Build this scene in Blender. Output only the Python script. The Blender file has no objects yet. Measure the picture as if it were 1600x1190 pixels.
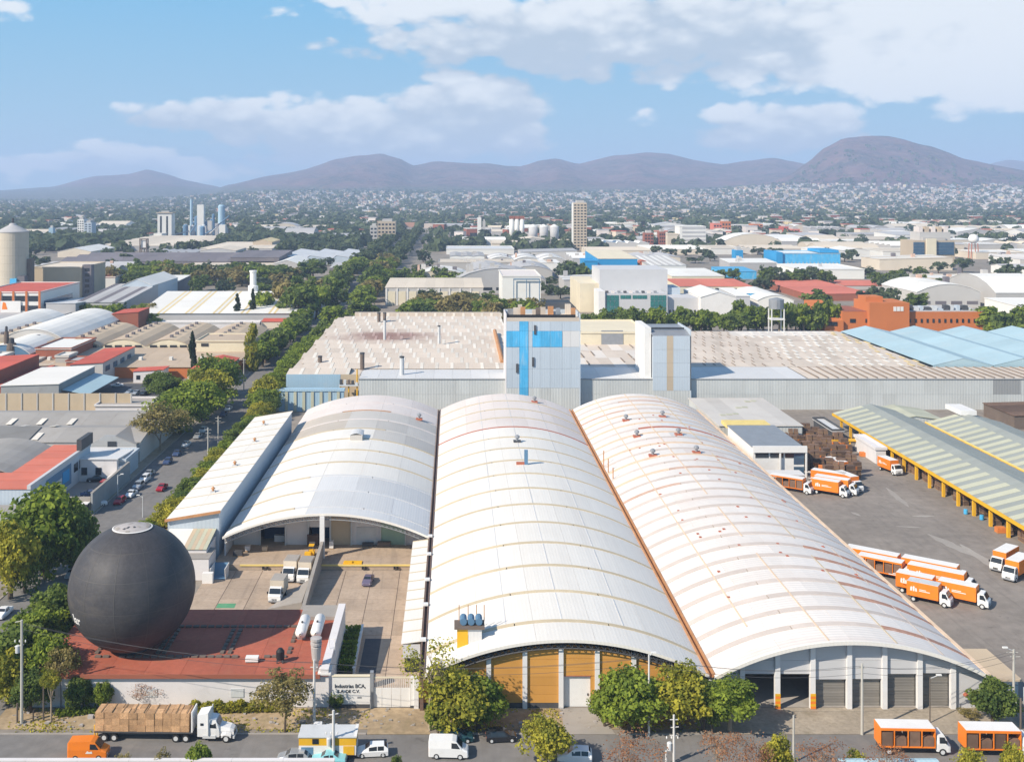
import bpy, math, random
import numpy as np
from mathutils import Vector, Matrix, noise

# ------------------------------------------------------------------ camera, light, exposure
SC = bpy.context.scene
COL = SC.collection
F, CX, HY, HC = 1700.0, 709.0, 295.0, 72.0      # focal length in photo pixels, vanishing point, eye height in metres

cam_d = bpy.data.cameras.new('camera')
cam_d.sensor_width = 36.0
cam_d.lens = 36.0 * F / 1600.0
cam_d.shift_x = (800.0 - CX) / 1600.0
cam_d.shift_y = -(595.0 - HY) / 1600.0
cam_d.clip_start = 1.0
cam_d.clip_end = 60000.0
cam = bpy.data.objects.new('camera', cam_d)
COL.objects.link(cam)
cam.location = (0, 0, HC)
cam.rotation_euler = (math.radians(90), 0, 0)
SC.camera = cam

SUN_AZ = math.atan2(-0.82, -0.57)                # direction towards the sun, from +Y clockwise
SUN_EL = math.radians(37)
sun_d = bpy.data.lights.new('sun', 'SUN')
sun_d.energy = 4.6
sun_d.angle = math.radians(0.5)
sun_d.color = (1.0, 0.90, 0.75)
sun = bpy.data.objects.new('sun', sun_d)
COL.objects.link(sun)
to_sun = Vector((math.sin(SUN_AZ) * math.cos(SUN_EL), math.cos(SUN_AZ) * math.cos(SUN_EL), math.sin(SUN_EL)))
sun.rotation_euler = (-to_sun).to_track_quat('-Z', 'Y').to_euler()
sun.location = (-120, -80, 200)

SC.view_settings.view_transform = 'Standard'
SC.view_settings.look = 'None'
SC.view_settings.gamma = 1.0
SC.view_settings.use_curve_mapping = False
SC.view_settings.exposure = 0.5
SC.cycles.use_denoising = True
SC.cycles.max_bounces = 6
SC.cycles.diffuse_bounces = 3
SC.cycles.volume_bounces = 1
SC.cycles.transparent_max_bounces = 8

# ------------------------------------------------------------------ sky with clouds (by direction)
world = bpy.data.worlds.new('World')
SC.world = world
world.use_nodes = True
NT = world.node_tree
NT.nodes.clear()
class NB:
    """small helper that chains nodes of one tree"""
    def __init__(s, t): s.t = t
    def node(s, kind, **kw):
        n = s.t.nodes.new(kind)
        for k, v in kw.items(): setattr(n, k, v)
        return n
    def put(s, sock, v):
        if hasattr(v, 'is_output') or isinstance(v, bpy.types.NodeSocket): s.t.links.new(v, sock)
        else: sock.default_value = v
    def m(s, op, a, b=None, c=None, clamp=False):
        n = s.node('ShaderNodeMath', operation=op); n.use_clamp = clamp
        s.put(n.inputs[0], a)
        if b is not None: s.put(n.inputs[1], b)
        if c is not None: s.put(n.inputs[2], c)
        return n.outputs[0]
    def vec(s, x, y, z):
        n = s.node('ShaderNodeCombineXYZ')
        for i, q in enumerate((x, y, z)): s.put(n.inputs[i], q)
        return n.outputs[0]
    def sep(s, v):
        n = s.node('ShaderNodeSeparateXYZ'); s.t.links.new(v, n.inputs[0]); return n.outputs
    def noise(s, v, scale, detail=4, rough=.55, dist=0.0):
        n = s.node('ShaderNodeTexNoise')
        if v is not None: s.t.links.new(v, n.inputs['Vector'])
        n.inputs['Scale'].default_value = scale
        n.inputs['Detail'].default_value = detail
        n.inputs['Roughness'].default_value = rough
        n.inputs['Distortion'].default_value = dist
        return n.outputs[0]
    def ramp(s, v, a, b, c=0.0, d=1.0, smooth=True):
        n = s.node('ShaderNodeMapRange'); n.interpolation_type = 'SMOOTHSTEP' if smooth else 'LINEAR'
        s.put(n.inputs[0], v)
        for i, q in enumerate((a, b, c, d)): s.put(n.inputs[i + 1], q)
        return n.outputs[0]
    def mix(s, f, a, b, mode='MIX'):
        n = s.node('ShaderNodeMix', data_type='RGBA'); n.blend_type = mode
        s.put(n.inputs[0], f)
        for i, q in ((6, a), (7, b)): s.put(n.inputs[i], q if not isinstance(q, tuple) else (q + (1,))[:4])
        return n.outputs[2]
W = NB(NT)
tc = W.node('ShaderNodeTexCoord')
dx, dy, dz = W.sep(tc.outputs['Generated'])
az = W.m('ARCTAN2', dx, dy)
el = W.m('ARCSINE', dz)
flat = W.vec(W.m('MULTIPLY', dx, 1.0), W.m('MULTIPLY', dy, 1.0), W.m('MULTIPLY', dz, 1.9))
n_big = W.noise(flat, 9.0, 5, .62, .3)
n_fine = W.noise(flat, 34.0, 4, .6, .3)
CL = [  # clouds in view: azimuth, elevation, half width, half height (photo pixels at their direction), weight
 (730,178,122,66,1.0),(640,215,125,52,1.0),(500,205,165,52,.95),(330,180,130,32,.85),(560,240,210,30,.8),(800,205,64,52,.9),
 (1000,52,420,62,.95),(1330,60,330,78,1.0),(690,14,260,34,.8),(1520,110,170,58,1.0),(1180,100,260,38,.75),(1560,20,140,60,1.0),
 (1215,200,118,40,1.0),(1160,188,72,26,.9),(1285,192,62,34,.9),
 (180,250,95,30,.9),(290,266,100,24,.8),(60,256,90,20,.7),
 (1015,184,42,18,.5),(795,95,42,18,.55),(8,12,50,28,.6),(430,72,18,8,.4),
 (560,270,900,22,.42)]
def cloud_field(el, CL):
  fld = None
  for (u, v, rx, ry, wt) in CL:
    a = math.atan((u - CX) / F)
    e = math.atan((HY - v) / F * math.cos(a))
    p = W.m('MULTIPLY', W.m('SUBTRACT', az, a), F / rx)
    q = W.m('MULTIPLY', W.m('SUBTRACT', el, e), F / ry)
    d2 = W.m('ADD', W.m('MULTIPLY', p, p), W.m('MULTIPLY', q, q))
    g = W.m('MULTIPLY', W.m('MULTIPLY_ADD', d2, -.50, 1.0), wt)
    fld = g if fld is None else W.m('MAXIMUM', fld, g)
  return W.m('MAXIMUM', fld, 0.0)
fld = cloud_field(el, CL)
above = cloud_field(W.m('ADD', el, .011), CL[:7] + CL[12:16])
lit = W.m('SUBTRACT', fld, above)
# beyond the view the same kind of broken cloud goes on
away = W.ramp(W.m('ABSOLUTE', az), .5, .9)
n_far = W.noise(W.vec(W.m('MULTIPLY', dx, 1.0), dy, W.m('MULTIPLY', dz, 1.6)), 2.6, 5, .6, .2)
gen = W.m('MULTIPLY', W.ramp(n_far, .5, .72), W.m('MULTIPLY', W.ramp(el, .0, .1), .8))
fld = W.m('MAXIMUM', fld, W.m('MULTIPLY', gen, W.m('MAXIMUM', away, W.ramp(el, .3, .5))))
def puff(sc):
    n = W.node('ShaderNodeTexVoronoi', feature='SMOOTH_F1'); n.inputs['Scale'].default_value = sc; n.inputs['Smoothness'].default_value = .35
    wv = W.node('ShaderNodeVectorMath', operation='ADD'); NT.links.new(flat, wv.inputs[0])
    nn = W.node('ShaderNodeTexNoise'); NT.links.new(flat, nn.inputs['Vector']); nn.inputs['Scale'].default_value = sc * 1.7; nn.inputs['Detail'].default_value = 4
    ws = W.node('ShaderNodeVectorMath', operation='SCALE'); NT.links.new(nn.outputs[1], ws.inputs[0]); ws.inputs['Scale'].default_value = .55 / sc
    NT.links.new(ws.outputs[0], wv.inputs[1]); NT.links.new(wv.outputs[0], n.inputs['Vector'])
    return W.m('SUBTRACT', .45, n.outputs[0])
p1, p2 = puff(26.0), puff(60.0)
bil = W.m('ADD', W.m('MULTIPLY', p1, .9), W.m('MULTIPLY', p2, .45))
tex = W.m('ADD', W.m('ADD', W.m('MULTIPLY', W.m('SUBTRACT', n_big, .5), .75), W.m('MULTIPLY', W.m('SUBTRACT', n_fine, .5), .4)), W.m('MULTIPLY', bil, .55))
dens = W.ramp(W.m('ADD', fld, tex), .33, .60)
shade = W.ramp(W.m('ADD', W.m('ADD', W.noise(W.vec(dx, dy, W.m('MULTIPLY', dz, 2.4)), 16.0, 5, .6, .4), W.m('MULTIPLY', bil, .55)), W.m('MULTIPLY', lit, 1.1)), .30, .95)
sky = W.node('ShaderNodeTexSky', sky_type='NISHITA')
sky.sun_disc = False
sky.sun_elevation = SUN_EL
sky.sun_rotation = SUN_AZ
sky.altitude = 2200
sky.air_density = 1.0
sky.dust_density = 1.2
sky.ozone_density = 1.4
ccol = W.mix(shade, (2.75, 3.15, 3.65), (4.75, 4.85, 4.95))
low = W.mix(W.ramp(el, 0.0, .19, 0, 1, False), (2.1, 3.15, 3.85), (1.0, 2.62, 4.15))
clear = W.mix(W.ramp(el, .18, .9), low, sky.outputs[0])
skyc = W.mix(W.m('MULTIPLY', dens, .9), clear, ccol)
bg = W.node('ShaderNodeBackground')
NT.links.new(skyc, bg.inputs[0])
bg.inputs[1].default_value = 0.14
wo = W.node('ShaderNodeOutputWorld')
NT.links.new(bg.outputs[0], wo.inputs[0])

# ------------------------------------------------------------------ helpers
RN = random.Random(11)
def P(u, v, z=0.0):
    """point of height z that the photo shows at pixel (u, v)"""
    D = F * (HC - z) / (v - HY)
    return ((u - CX) / F * D, D)
def XU(u, D): return (u - CX) / F * D
def ZV(v, D): return HC - (v - HY) / F * D
def DV(v, z=0.0): return F * (HC - z) / (v - HY)

MATS = {}
def mat(key, col, rough=.8, var=.10, scale=.35, dirt=0.0, dcol=(.20, .16, .12), orand=0.0, rib=None, ribs=.25, metal=0.0, attr=None, spec=.3, streak=None, fine=0.0, bump=0.0, oil=0.0, stain=None):
    """procedural surface: large soft variation, stains, per-object tint, ribbed sheet relief"""
    if key in MATS: return MATS[key]
    m = bpy.data.materials.new(key); m.use_nodes = True
    t = m.node_tree; b = NB(t)
    bs = t.nodes['Principled BSDF']
    geo = b.node('ShaderNodeNewGeometry')
    pos = geo.outputs['Position']
    n1 = b.noise(pos, scale, 5, .6)
    k = b.ramp(n1, .25, .75, 1 - var, 1 + var, False)
    if fine: k = b.m('MULTIPLY', k, b.ramp(b.noise(pos, scale * 9, 3, .6), .3, .7, 1 - fine, 1 + fine, False))
    if orand:
        oi = b.node('ShaderNodeObjectInfo')
        k = b.m('MULTIPLY', k, b.ramp(oi.outputs['Random'], 0, 1, 1 - orand, 1 + orand, False))
    if attr:
        at = b.node('ShaderNodeAttribute'); at.attribute_name = attr
        base = at.outputs['Color']
    else:
        base = tuple(col) + (1,)
    vm = b.node('ShaderNodeVectorMath', operation='SCALE')
    if attr: t.links.new(base, vm.inputs[0])
    else: vm.inputs[0].default_value = col
    t.links.new(k, vm.inputs['Scale'])
    out = vm.outputs[0]
    if dirt:
        sv = pos
        if streak:
            mp = b.node('ShaderNodeVectorMath', operation='MULTIPLY'); t.links.new(pos, mp.inputs[0]); mp.inputs[1].default_value = streak
            sv = mp.outputs[0]
        d = b.ramp(b.noise(sv, scale * 2.3, 6, .68, .4), .48, .78, 0, dirt)
        out = b.mix(d, out, tuple(dcol))
    if stain:
        sx, sy, srx, sry, sc_ = stain
        px_, py_, _ = b.sep(pos)
        dd = b.m('SQRT', b.m('ADD', b.m('POWER', b.m('ABSOLUTE', b.m('DIVIDE', b.m('SUBTRACT', px_, sx), srx)), 2.0), b.m('POWER', b.m('ABSOLUTE', b.m('DIVIDE', b.m('SUBTRACT', py_, sy), sry)), 2.0)))
        dd = b.m('ADD', dd, b.m('MULTIPLY', b.m('SUBTRACT', b.noise(pos, .12, 5, .65), .5), .9))
        out = b.mix(b.ramp(dd, .1, 1.1, .9, 0), out, sc_)
    if oil:
        out = b.mix(b.ramp(b.noise(pos, .55, 5, .7, .6), .60, .74, 0, oil), out, (.05, .045, .042))
        mp = b.node('ShaderNodeVectorMath', operation='MULTIPLY'); t.links.new(pos, mp.inputs[0]); mp.inputs[1].default_value = (.5, .035, 1)
        out = b.mix(b.ramp(b.noise(mp.outputs[0], 1.6, 4, .6, .5), .5, .7, 0, oil * .55), out, (.12, .105, .095))
    t.links.new(out, bs.inputs['Base Color'])
    bs.inputs['Roughness'].default_value = rough
    bs.inputs['Metallic'].default_value = metal
    bs.inputs['Specular IOR Level'].default_value = spec
    if rib:
        w = b.node('ShaderNodeTexWave', wave_type='BANDS', bands_direction=rib[0], wave_profile='SIN')
        t.links.new(pos, w.inputs['Vector'])
        w.inputs['Scale'].default_value = math.pi / (10.0 * rib[1]) 
        bp = b.node('ShaderNodeBump'); bp.inputs['Strength'].default_value = ribs; bp.inputs['Distance'].default_value = .06
        t.links.new(w.outputs[1], bp.inputs['Height']); t.links.new(bp.outputs[0], bs.inputs['Normal'])
    elif bump:
        bp = b.node('ShaderNodeBump'); bp.inputs['Strength'].default_value = .5; bp.inputs['Distance'].default_value = bump
        t.links.new(b.noise(pos, scale * 6, 5, .65), bp.inputs['Height']); t.links.new(bp.outputs[0], bs.inputs['Normal'])
    MATS[key] = m
    return m

OFF = {}
ONES = 'first second third fourth fifth sixth seventh eighth ninth tenth eleventh twelfth thirteenth fourteenth fifteenth sixteenth seventeenth eighteenth nineteenth'.split()
TENS = ' twent thirt fort fift sixt sevent eight ninet'.split(' ')
def ordw(k):
    k += 1
    if k > 99: return f'{k}th'
    if k < 20: return ONES[k - 1]
    return TENS[k // 10 - 1] + ('ieth' if k % 10 == 0 else 'y-' + ONES[k % 10 - 1])
def off(o): return OFF.get(o.name, Vector((0, 0, 0)))
class MB:
    """collects shapes, links them as ONE mesh object"""
    def __init__(s): s.v = []; s.f = []; s.mi = []
    def add(s, vs, fs, m=0):
        n = len(s.v); s.v.extend(vs)
        for f in fs: s.f.append([i + n for i in f]); s.mi.append(m)
        return s
    def box(s, x0, x1, y0, y1, z0, z1, m=0, M=None):
        vs = [(x0,y0,z0),(x1,y0,z0),(x1,y1,z0),(x0,y1,z0),(x0,y0,z1),(x1,y0,z1),(x1,y1,z1),(x0,y1,z1)]
        if M is not None: vs = [tuple(M @ Vector(p)) for p in vs]
        return s.add(vs, [(3,2,1,0),(4,5,6,7),(0,1,5,4),(1,2,6,5),(2,3,7,6),(3,0,4,7)], m)
    def tube(s, p0, p1, r0, r1=None, n=8, m=0, cap=True):
        r1 = r0 if r1 is None else r1
        p0 = Vector(p0); p1 = Vector(p1); d = (p1 - p0)
        if d.length < 1e-6: return s
        q = d.to_track_quat('Z', 'Y')
        vs = []
        for p, r in ((p0, r0), (p1, r1)):
            for i in range(n):
                a = 2 * math.pi * i / n
                vs.append(tuple(p + q @ Vector((math.cos(a) * r, math.sin(a) * r, 0))))
        fs = [(i, (i + 1) % n, n + (i + 1) % n, n + i) for i in range(n)]
        if cap: fs += [tuple(range(n - 1, -1, -1)), tuple(range(n, 2 * n))]
        return s.add(vs, fs, m)
    def lathe(s, c, prof, n=16, m=0):
        vs = []; k = len(prof)
        for i in range(n):
            a = 2 * math.pi * i / n
            for r, z in prof: vs.append((c[0] + math.cos(a) * r, c[1] + math.sin(a) * r, c[2] + z))
        fs = []
        for i in range(n):
            j = (i + 1) % n
            for q in range(k - 1): fs.append((i * k + q, j * k + q, j * k + q + 1, i * k + q + 1))
        if prof[-1][0] > 1e-4: fs.append(tuple(i * k + k - 1 for i in range(n)))
        if prof[0][0] > 1e-4: fs.append(tuple(i * k for i in range(n - 1, -1, -1)))
        return s.add(vs, fs, m)
    def prism(s, pts, l0, l1, axis='y', m=0):
        """polygon pts swept along axis: (x,z) along y, (y,z) along x, (x,y) along z"""
        n = len(pts)
        def q(p, l):
            return (p[0], l, p[1]) if axis == 'y' else ((l, p[0], p[1]) if axis == 'x' else (p[0], p[1], l))
        vs = [q(p, l0) for p in pts] + [q(p, l1) for p in pts]
        fs = [tuple(range(n - 1, -1, -1)), tuple(range(n, 2 * n))] + [(i, (i + 1) % n, n + (i + 1) % n, n + i) for i in range(n)]
        return s.add(vs, fs, m)
    def sheet(s, pts, l0, l1, th=.12, axis='y', m=0):
        """roof sheet: open profile pts swept along axis, th thick"""
        return s.prism(list(pts) + [(a, b - th) for a, b in reversed(pts)], l0, l1, axis, m)
    def build(s, name, mats, parent=None, world=True, smooth=False, kind=None, loc=None):
        me = bpy.data.meshes.new(name)
        o_ = off(parent) if (parent is not None and world) else Vector((0, 0, 0))
        vs = s.v if o_.length == 0 else [(x - o_.x, y - o_.y, z - o_.z) for x, y, z in s.v]
        me.from_pydata(vs, [], s.f)
        mats = mats if isinstance(mats, (list, tuple)) else [mats]
        for mm in mats: me.materials.append(mm)
        if len(mats) > 1: me.polygons.foreach_set('material_index', s.mi)
        if smooth: me.polygons.foreach_set('use_smooth', [True] * len(s.f))
        o = bpy.data.objects.new(name, me); COL.objects.link(o)
        if parent is not None:
            o.parent = parent; OFF[o.name] = o_
        if kind: o['kind'] = kind
        if loc is not None: o.location = loc
        return o

def tag(o, label, cat, group=None):
    o['label'] = label; o['category'] = cat
    if group: o['group'] = group
    return o
def thing(name, label, cat, loc=(0, 0, 0), rz=0.0, group=None):
    o = bpy.data.objects.new(name, None); COL.objects.link(o)
    o.empty_display_size = .5
    o.location = loc; o.rotation_euler = (0, 0, rz)
    OFF[o.name] = Vector(loc)
    return tag(o, label, cat, group)
def struct(name, mb, m, **k): return mb.build(name, m, kind='structure', **k)
KIDS = {}
def copy_tree(o, loc=None, rz=None, label=None, group=None, scale=None, parent=None, swap=None):
    c = o.copy(); COL.objects.link(c)
    if parent is not None: c.parent = parent
    if loc is not None: c.location = loc
    if rz is not None: c.rotation_euler = (0, 0, rz)
    if scale is not None: c.scale = scale if isinstance(scale, (tuple, list)) else (scale,) * 3
    if label: c['label'] = label
    if group: c['group'] = group
    if swap and c.type == 'MESH':
        for sl in c.material_slots:
            if sl.material and sl.material.name in swap:
                sl.link = 'OBJECT'; sl.material = swap[sl.material.name]
    if o.name not in KIDS: KIDS[o.name] = list(o.children)
    for ch in KIDS[o.name]: copy_tree(ch, parent=c, swap=swap)
    return c
def gable(c0, c1, h, rise, n=1):
    w = (c1 - c0) / n; pts = [(c0, h)]
    for i in range(n): pts += [(c0 + w * (i + .5), h + rise), (c0 + w * (i + 1), h)]
    return pts
def arc(c0, c1, h, rise, n=14, t0=0.0, t1=1.0):
    hw = (c1 - c0) / 2; r = (hw * hw + rise * rise) / (2 * rise); A = math.asin(min(1, hw / r)); cm = (c0 + c1) / 2
    return [(cm + r * math.sin(-A + 2 * A * (t0 + (t1 - t0) * i / n)), h + rise - r + r * math.cos(-A + 2 * A * (t0 + (t1 - t0) * i / n))) for i in range(n + 1)]
def saw(c0, c1, h, rise, n, flip=False):
    w = (c1 - c0) / n; pts = [(c0, h)]
    for i in range(n):
        a = c0 + w * i
        pts += ([(a + w * .15, h + rise), (a + w, h)] if not flip else [(a + w * .85, h + rise), (a + w, h)])
    return pts
def bld(name, label, cat, x0, x1, y0, y1, h, wall, roof, rt='flat', rise=3.0, axis='y', n=1, strips=1, roof2=None, every=2, group=None, oh=.3, th=.22, win=None, z0=0.0, seg=10):
    """building: walls under a swept roof profile; roof of separate panels when strips > 1"""
    root = thing(name, label, cat, ((x0 + x1) / 2, y0, z0), group=group)
    c0, c1, l0, l1 = (x0, x1, y0, y1) if axis == 'y' else (y0, y1, x0, x1)
    pf = {'flat': lambda a, b: [(a, h), (b, h)], 'gable': lambda a, b: gable(a, b, h, rise, n), 'arc': lambda a, b: sum((arc(a + (b - a) * i / n, a + (b - a) * (i + 1) / n, h, rise, seg)[(0 if i == 0 else 1):] for i in range(n)), []),
          'saw': lambda a, b: saw(a, b, h, rise, n), 'mono': lambda a, b: [(a, h), (b, h + rise)], 'monor': lambda a, b: [(a, h + rise), (b, h)]}[rt]
    pts = pf(c0, c1)
    w = MB(); w.prism([(c0, z0)] + [(a, b - th - .01) for a, b in pts] + [(c1, z0)], l0, l1, axis)
    w.build('wall', wall, root)
    rp = pf(c0 - oh, c1 + oh)
    L0, L1 = l0 - oh, l1 + oh
    if rt == 'flat' and strips == 1:
        b = MB(); b.sheet(rp, L0, L1, th, axis); b.build('roof', roof, root)
        q = MB(); t_ = .35; X0, X1, Y0, Y1 = x0 - oh, x1 + oh, y0 - oh, y1 + oh
        q.box(X0, X1, Y0, Y0 + t_, h + .002, h + .5).box(X0, X1, Y1 - t_, Y1, h + .002, h + .5).box(X0, X0 + t_, Y0 + t_, Y1 - t_, h + .002, h + .5).box(X1 - t_, X1, Y0 + t_, Y1 - t_, h + .002, h + .5)
        q.build('parapet', wall, root)
    else:
        dl = (L1 - L0) / strips
        for i in range(strips):
            m_ = roof if (roof2 is None or i % every) else roof2
            b = MB(); b.sheet(rp, L0 + dl * i + (.03 if i else 0), L0 + dl * (i + 1), th, axis)
            b.build('roof' if strips == 1 else ('skylight_strip' if m_ is roof2 else 'roof_panel'), m_, root)
    if win:
        for (side, za, zb, k, wd, wm) in win:
            a0, a1 = (x0, x1) if side in 'fb' else (y0, y1)
            for i in range(k):
                c = a0 + (a1 - a0) * (i + .5) / k; hw = (a1 - a0) / k * wd / 2
                b = MB()
                if side == 'f': b.box(c - hw, c + hw, y0 - .08, y0 + .05, za, zb)
                elif side == 'l': b.box(x0 - .08, x0 + .05, c - hw, c + hw, za, zb)
                else: b.box(x1 - .05, x1 + .08, c - hw, c + hw, za, zb)
                b.build('window', wm, root)
    return root
# ------------------------------------------------------------------ materials
M = {}
def dm(key, *a, **k): M[key] = mat(key, *a, **k)
dm('ground', (.24,.21,.18), .95, .22, .03, .5, (.14,.13,.08), fine=.15)
dm('asphalt', (.235,.205,.18), .92, .16, .05, .55, (.30,.265,.23), fine=.14, oil=.5)
dm('road', (.185,.175,.168), .92, .14, .06, .5, (.25,.22,.19), fine=.12, oil=.4)
dm('dark_ground', (.075,.08,.09), .9, .12, .1, .3, (.12,.11,.1), fine=.1)
dm('concrete', (.40,.31,.235), .9, .10, .15, .45, (.22,.16,.115), orand=.12, fine=.08, oil=.35)
dm('concrete_grey', (.33,.30,.27), .9, .12, .15, .5, (.22,.18,.14), orand=.08)
dm('sidewalk', (.33,.28,.22), .95, .18, .2, .55, (.18,.15,.09), fine=.15)
dm('dirt', (.36,.27,.17), 1, .25, .12, .65, (.20,.17,.08), fine=.2)
dm('grass', (.10,.13,.035), 1, .35, .4, .6, (.28,.22,.09), fine=.3)
dm('paint_white', (.72,.70,.68), .7, .05, .3, .2, (.5,.46,.42))
dm('white_wall', (.66,.63,.63), .85, .06, .25, .28, (.42,.38,.36))
dm('white_roof', (.735,.695,.64), .55, .05, .06, .30, (.57,.52,.47), orand=.035, rib=('X',.55), ribs=.10, streak=(1,.12,1))
dm('white_roof_b', (.71,.66,.62), .55, .05, .06, .40, (.58,.45,.39), orand=.045, rib=('Y',.85), ribs=.55, streak=(.1,1,1))
dm('tan_strip', (.56,.46,.31), .6, .08, .3, .3, (.5,.38,.22), orand=.06)
dm('grey_strip', (.56,.485,.435), .6, .08, .3, .3, (.5,.4,.34), orand=.06)
dm('pink_roof', (.68,.61,.57), .6, .05, .06, .25, (.6,.42,.36), orand=.05, rib=('X',.55), ribs=.12)
dm('grey_roof', (.54,.505,.465), .6, .07, .08, .25, (.34,.29,.25), orand=.10, rib=('X',.5), ribs=.15)
dm('tan_grey_roof', (.49,.43,.365), .6, .08, .08, .3, (.32,.26,.2), orand=.08, rib=('X',.5), ribs=.15)
dm('light_grey_roof', (.62,.61,.605), .5, .04, .1, .2, (.5,.47,.45), orand=.06, rib=('X',.5), ribs=.15)
dm('rust_red', (.42,.13,.075), .8, .2, .5, .4, (.25,.09,.05))
dm('rust_soft', (.52,.35,.27), .8, .2, .4, .5, (.62,.52,.46))
dm('rust_soft_dark', (.44,.24,.17), .8, .25, .6, .6, (.60,.48,.42))
dm('rust_orange', (.48,.24,.11), .8, .2, .4, .5, (.30,.15,.08))
dm('gutter_dark', (.17,.11,.085), .8, .2, .5, .4, (.1,.07,.06))
dm('cream_trim', (.66,.50,.36), .7, .12, .4, .4, (.5,.3,.2))
dm('orange_wall', (.54,.27,.062), .85, .07, .2, .35, (.50,.22,.05), orand=.05, streak=(.3,1,2.5))
dm('facade', (.53,.525,.535), .8, .04, .2, .2, (.42,.42,.45), orand=.03)
dm('column_white', (.68,.67,.67), .75, .05, .3, .25, (.5,.45,.42))
dm('shutter', (.215,.20,.18), .6, .06, .4, .2, (.15,.14,.12), orand=.12, rib=('Z',.22), ribs=.5)
dm('steel_dark', (.07,.07,.075), .6, .2, .5, 0)
dm('steel_grey', (.30,.31,.33), .5, .12, .4, .2, metal=.3)
dm('steel_pale', (.55,.56,.57), .5, .1, .4, .2)
dm('black', (.018,.018,.02), .6, .1, .5)
dm('tyre', (.02,.02,.021), .9, .1, .8)
dm('glass_dark', (.022,.028,.036), .08, .1, .5, spec=.6)
dm('glass_blue', (.05,.10,.16), .12, .15, .3, spec=.6)
dm('glass_green', (.04,.17,.16), .12, .2, .2, spec=.6)
dm('red_roof', (.375,.105,.062), .8, .12, .16, .45, (.33,.15,.09), orand=.11, fine=.09)
dm('red_roof_b', (.50,.10,.065), .8, .14, .1, .4, (.36,.14,.1), orand=.12)
dm('salmon_roof', (.57,.165,.11), .8, .1, .2, .3, (.45,.2,.14), orand=.1)
dm('sphere', (.055,.053,.058), .58, .16, .3, .6, (.115,.10,.088), fine=.14, bump=.04, orand=.06, streak=(.3,.3,1.0))
dm('sphere_seam', (.085,.08,.078), .6, .15, .4, .4, (.12,.11,.1))
dm('cap_pale', (.40,.37,.36), .8, .1, .8, .5, (.35,.30,.29))
dm('orange_paint', (.78,.21,.02), .45, .07, .6, .4, (.50,.17,.06), orand=.08)
dm('white_paint', (.74,.735,.73), .35, .04, .7, .3, (.52,.49,.45))
dm('yellow_paint', (.72,.40,.02), .6, .1, .4, .25, (.45,.25,.04))
dm('yellow_pale', (.72,.56,.20), .7, .08, .4, .2)
dm('wall_grey', (.50,.515,.51), .8, .05, .12, .3, (.31,.31,.30), orand=.05, rib=('X',.9), ribs=.5, streak=(1,1,.15))
dm('wall_grey_dark', (.29,.295,.30), .8, .06, .12, .3, (.22,.22,.22), rib=('X',.9), ribs=.5)
dm('tower_wall', (.45,.51,.575), .7, .04, .08, .25, (.40,.42,.43), orand=.03, rib=('X',.8), ribs=.25)
dm('sky_blue', (.07,.38,.66), .65, .15, .25, .8, (.33,.50,.62), orand=.14, streak=(1,1,.2), rib=('X',.8), ribs=.3)
dm('pale_blue_wall', (.33,.47,.58), .7, .1, .1, .35, (.42,.42,.42), orand=.06, rib=('X',.8), ribs=.3)
dm('brown_roof', (.60,.515,.435), .75, .1, .05, .45, (.38,.29,.24), orand=.07, rib=('X',.6), ribs=.2)
dm('brown_roof_b', (.54,.46,.385), .75, .1, .05, .4, (.33,.26,.2), orand=.09, rib=('X',.6), ribs=.2)
dm('brown_light', (.67,.61,.55), .7, .06, .08, .3, (.52,.45,.40), orand=.08)
dm('rooflight', (.68,.63,.56), .6, .08, .2, .3, (.55,.45,.3), orand=.12)
dm('yellow_sheet', (.66,.52,.27), .6, .1, .2, .3, (.5,.38,.2), orand=.1)
dm('brown_roof_d', (.25,.195,.155), .8, .15, .3, .3)
dm('brown_dark', (.15,.115,.095), .85, .15, .3, .3)
dm('wing_roof', (.60,.515,.435), .75, .1, .05, .45, (.42,.33,.27), orand=.08, rib=('X',.6), ribs=.2, stain=(-28,450,27,22,(.22,.11,.09)))
dm('wing_light', (.68,.63,.56), .6, .08, .2, .3, (.55,.45,.3), orand=.12, stain=(-28,450,27,22,(.34,.19,.16)))
dm('stain_red', (.36,.20,.165), .8, .2, .1, .5, (.42,.32,.27), orand=.12)
dm('stain_pink', (.48,.34,.30), .8, .15, .1, .4, (.42,.3,.26), orand=.1)
dm('pale_blue_roof', (.36,.49,.545), .6, .08, .06, .45, (.47,.53,.54), orand=.05, rib=('X',.6), ribs=.2)
dm('canopy_grey', (.30,.315,.29), .6, .06, .1, .25, (.28,.28,.25), orand=.05)
dm('canopy_cream', (.46,.455,.345), .6, .06, .2, .25, (.5,.46,.3), orand=.07)
dm('beige_wall', (.50,.40,.28), .9, .1, .1, .35, (.36,.29,.2), streak=(1,1,.2))
dm('cream_wall', (.68,.60,.45), .85, .08, .1, .25, (.5,.43,.33))
dm('sand_roof', (.52,.41,.29), .85, .09, .06, .4, (.40,.30,.21), orand=.06)
dm('sand_roof_b', (.46,.36,.265), .85, .09, .06, .4, (.36,.28,.2), orand=.06)
dm('old_grey_roof', (.335,.315,.295), .85, .12, .06, .5, (.24,.21,.18), orand=.06)
dm('old_dark_roof', (.21,.205,.20), .85, .12, .08, .4, (.15,.14,.13), orand=.06)
dm('orange_brick', (.52,.165,.05), .85, .08, .1, .3, (.40,.14,.06))
dm('brick_red', (.30,.10,.06), .85, .1, .2, .3)
dm('silo', (.53,.47,.38), .85, .08, .08, .4, (.40,.36,.30), streak=(1,1,.15))
dm('blue_building', (.025,.27,.55), .6, .06, .06, .15, (.03,.3,.5))
dm('navy', (.02,.05,.12), .6, .1, .2)
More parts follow.
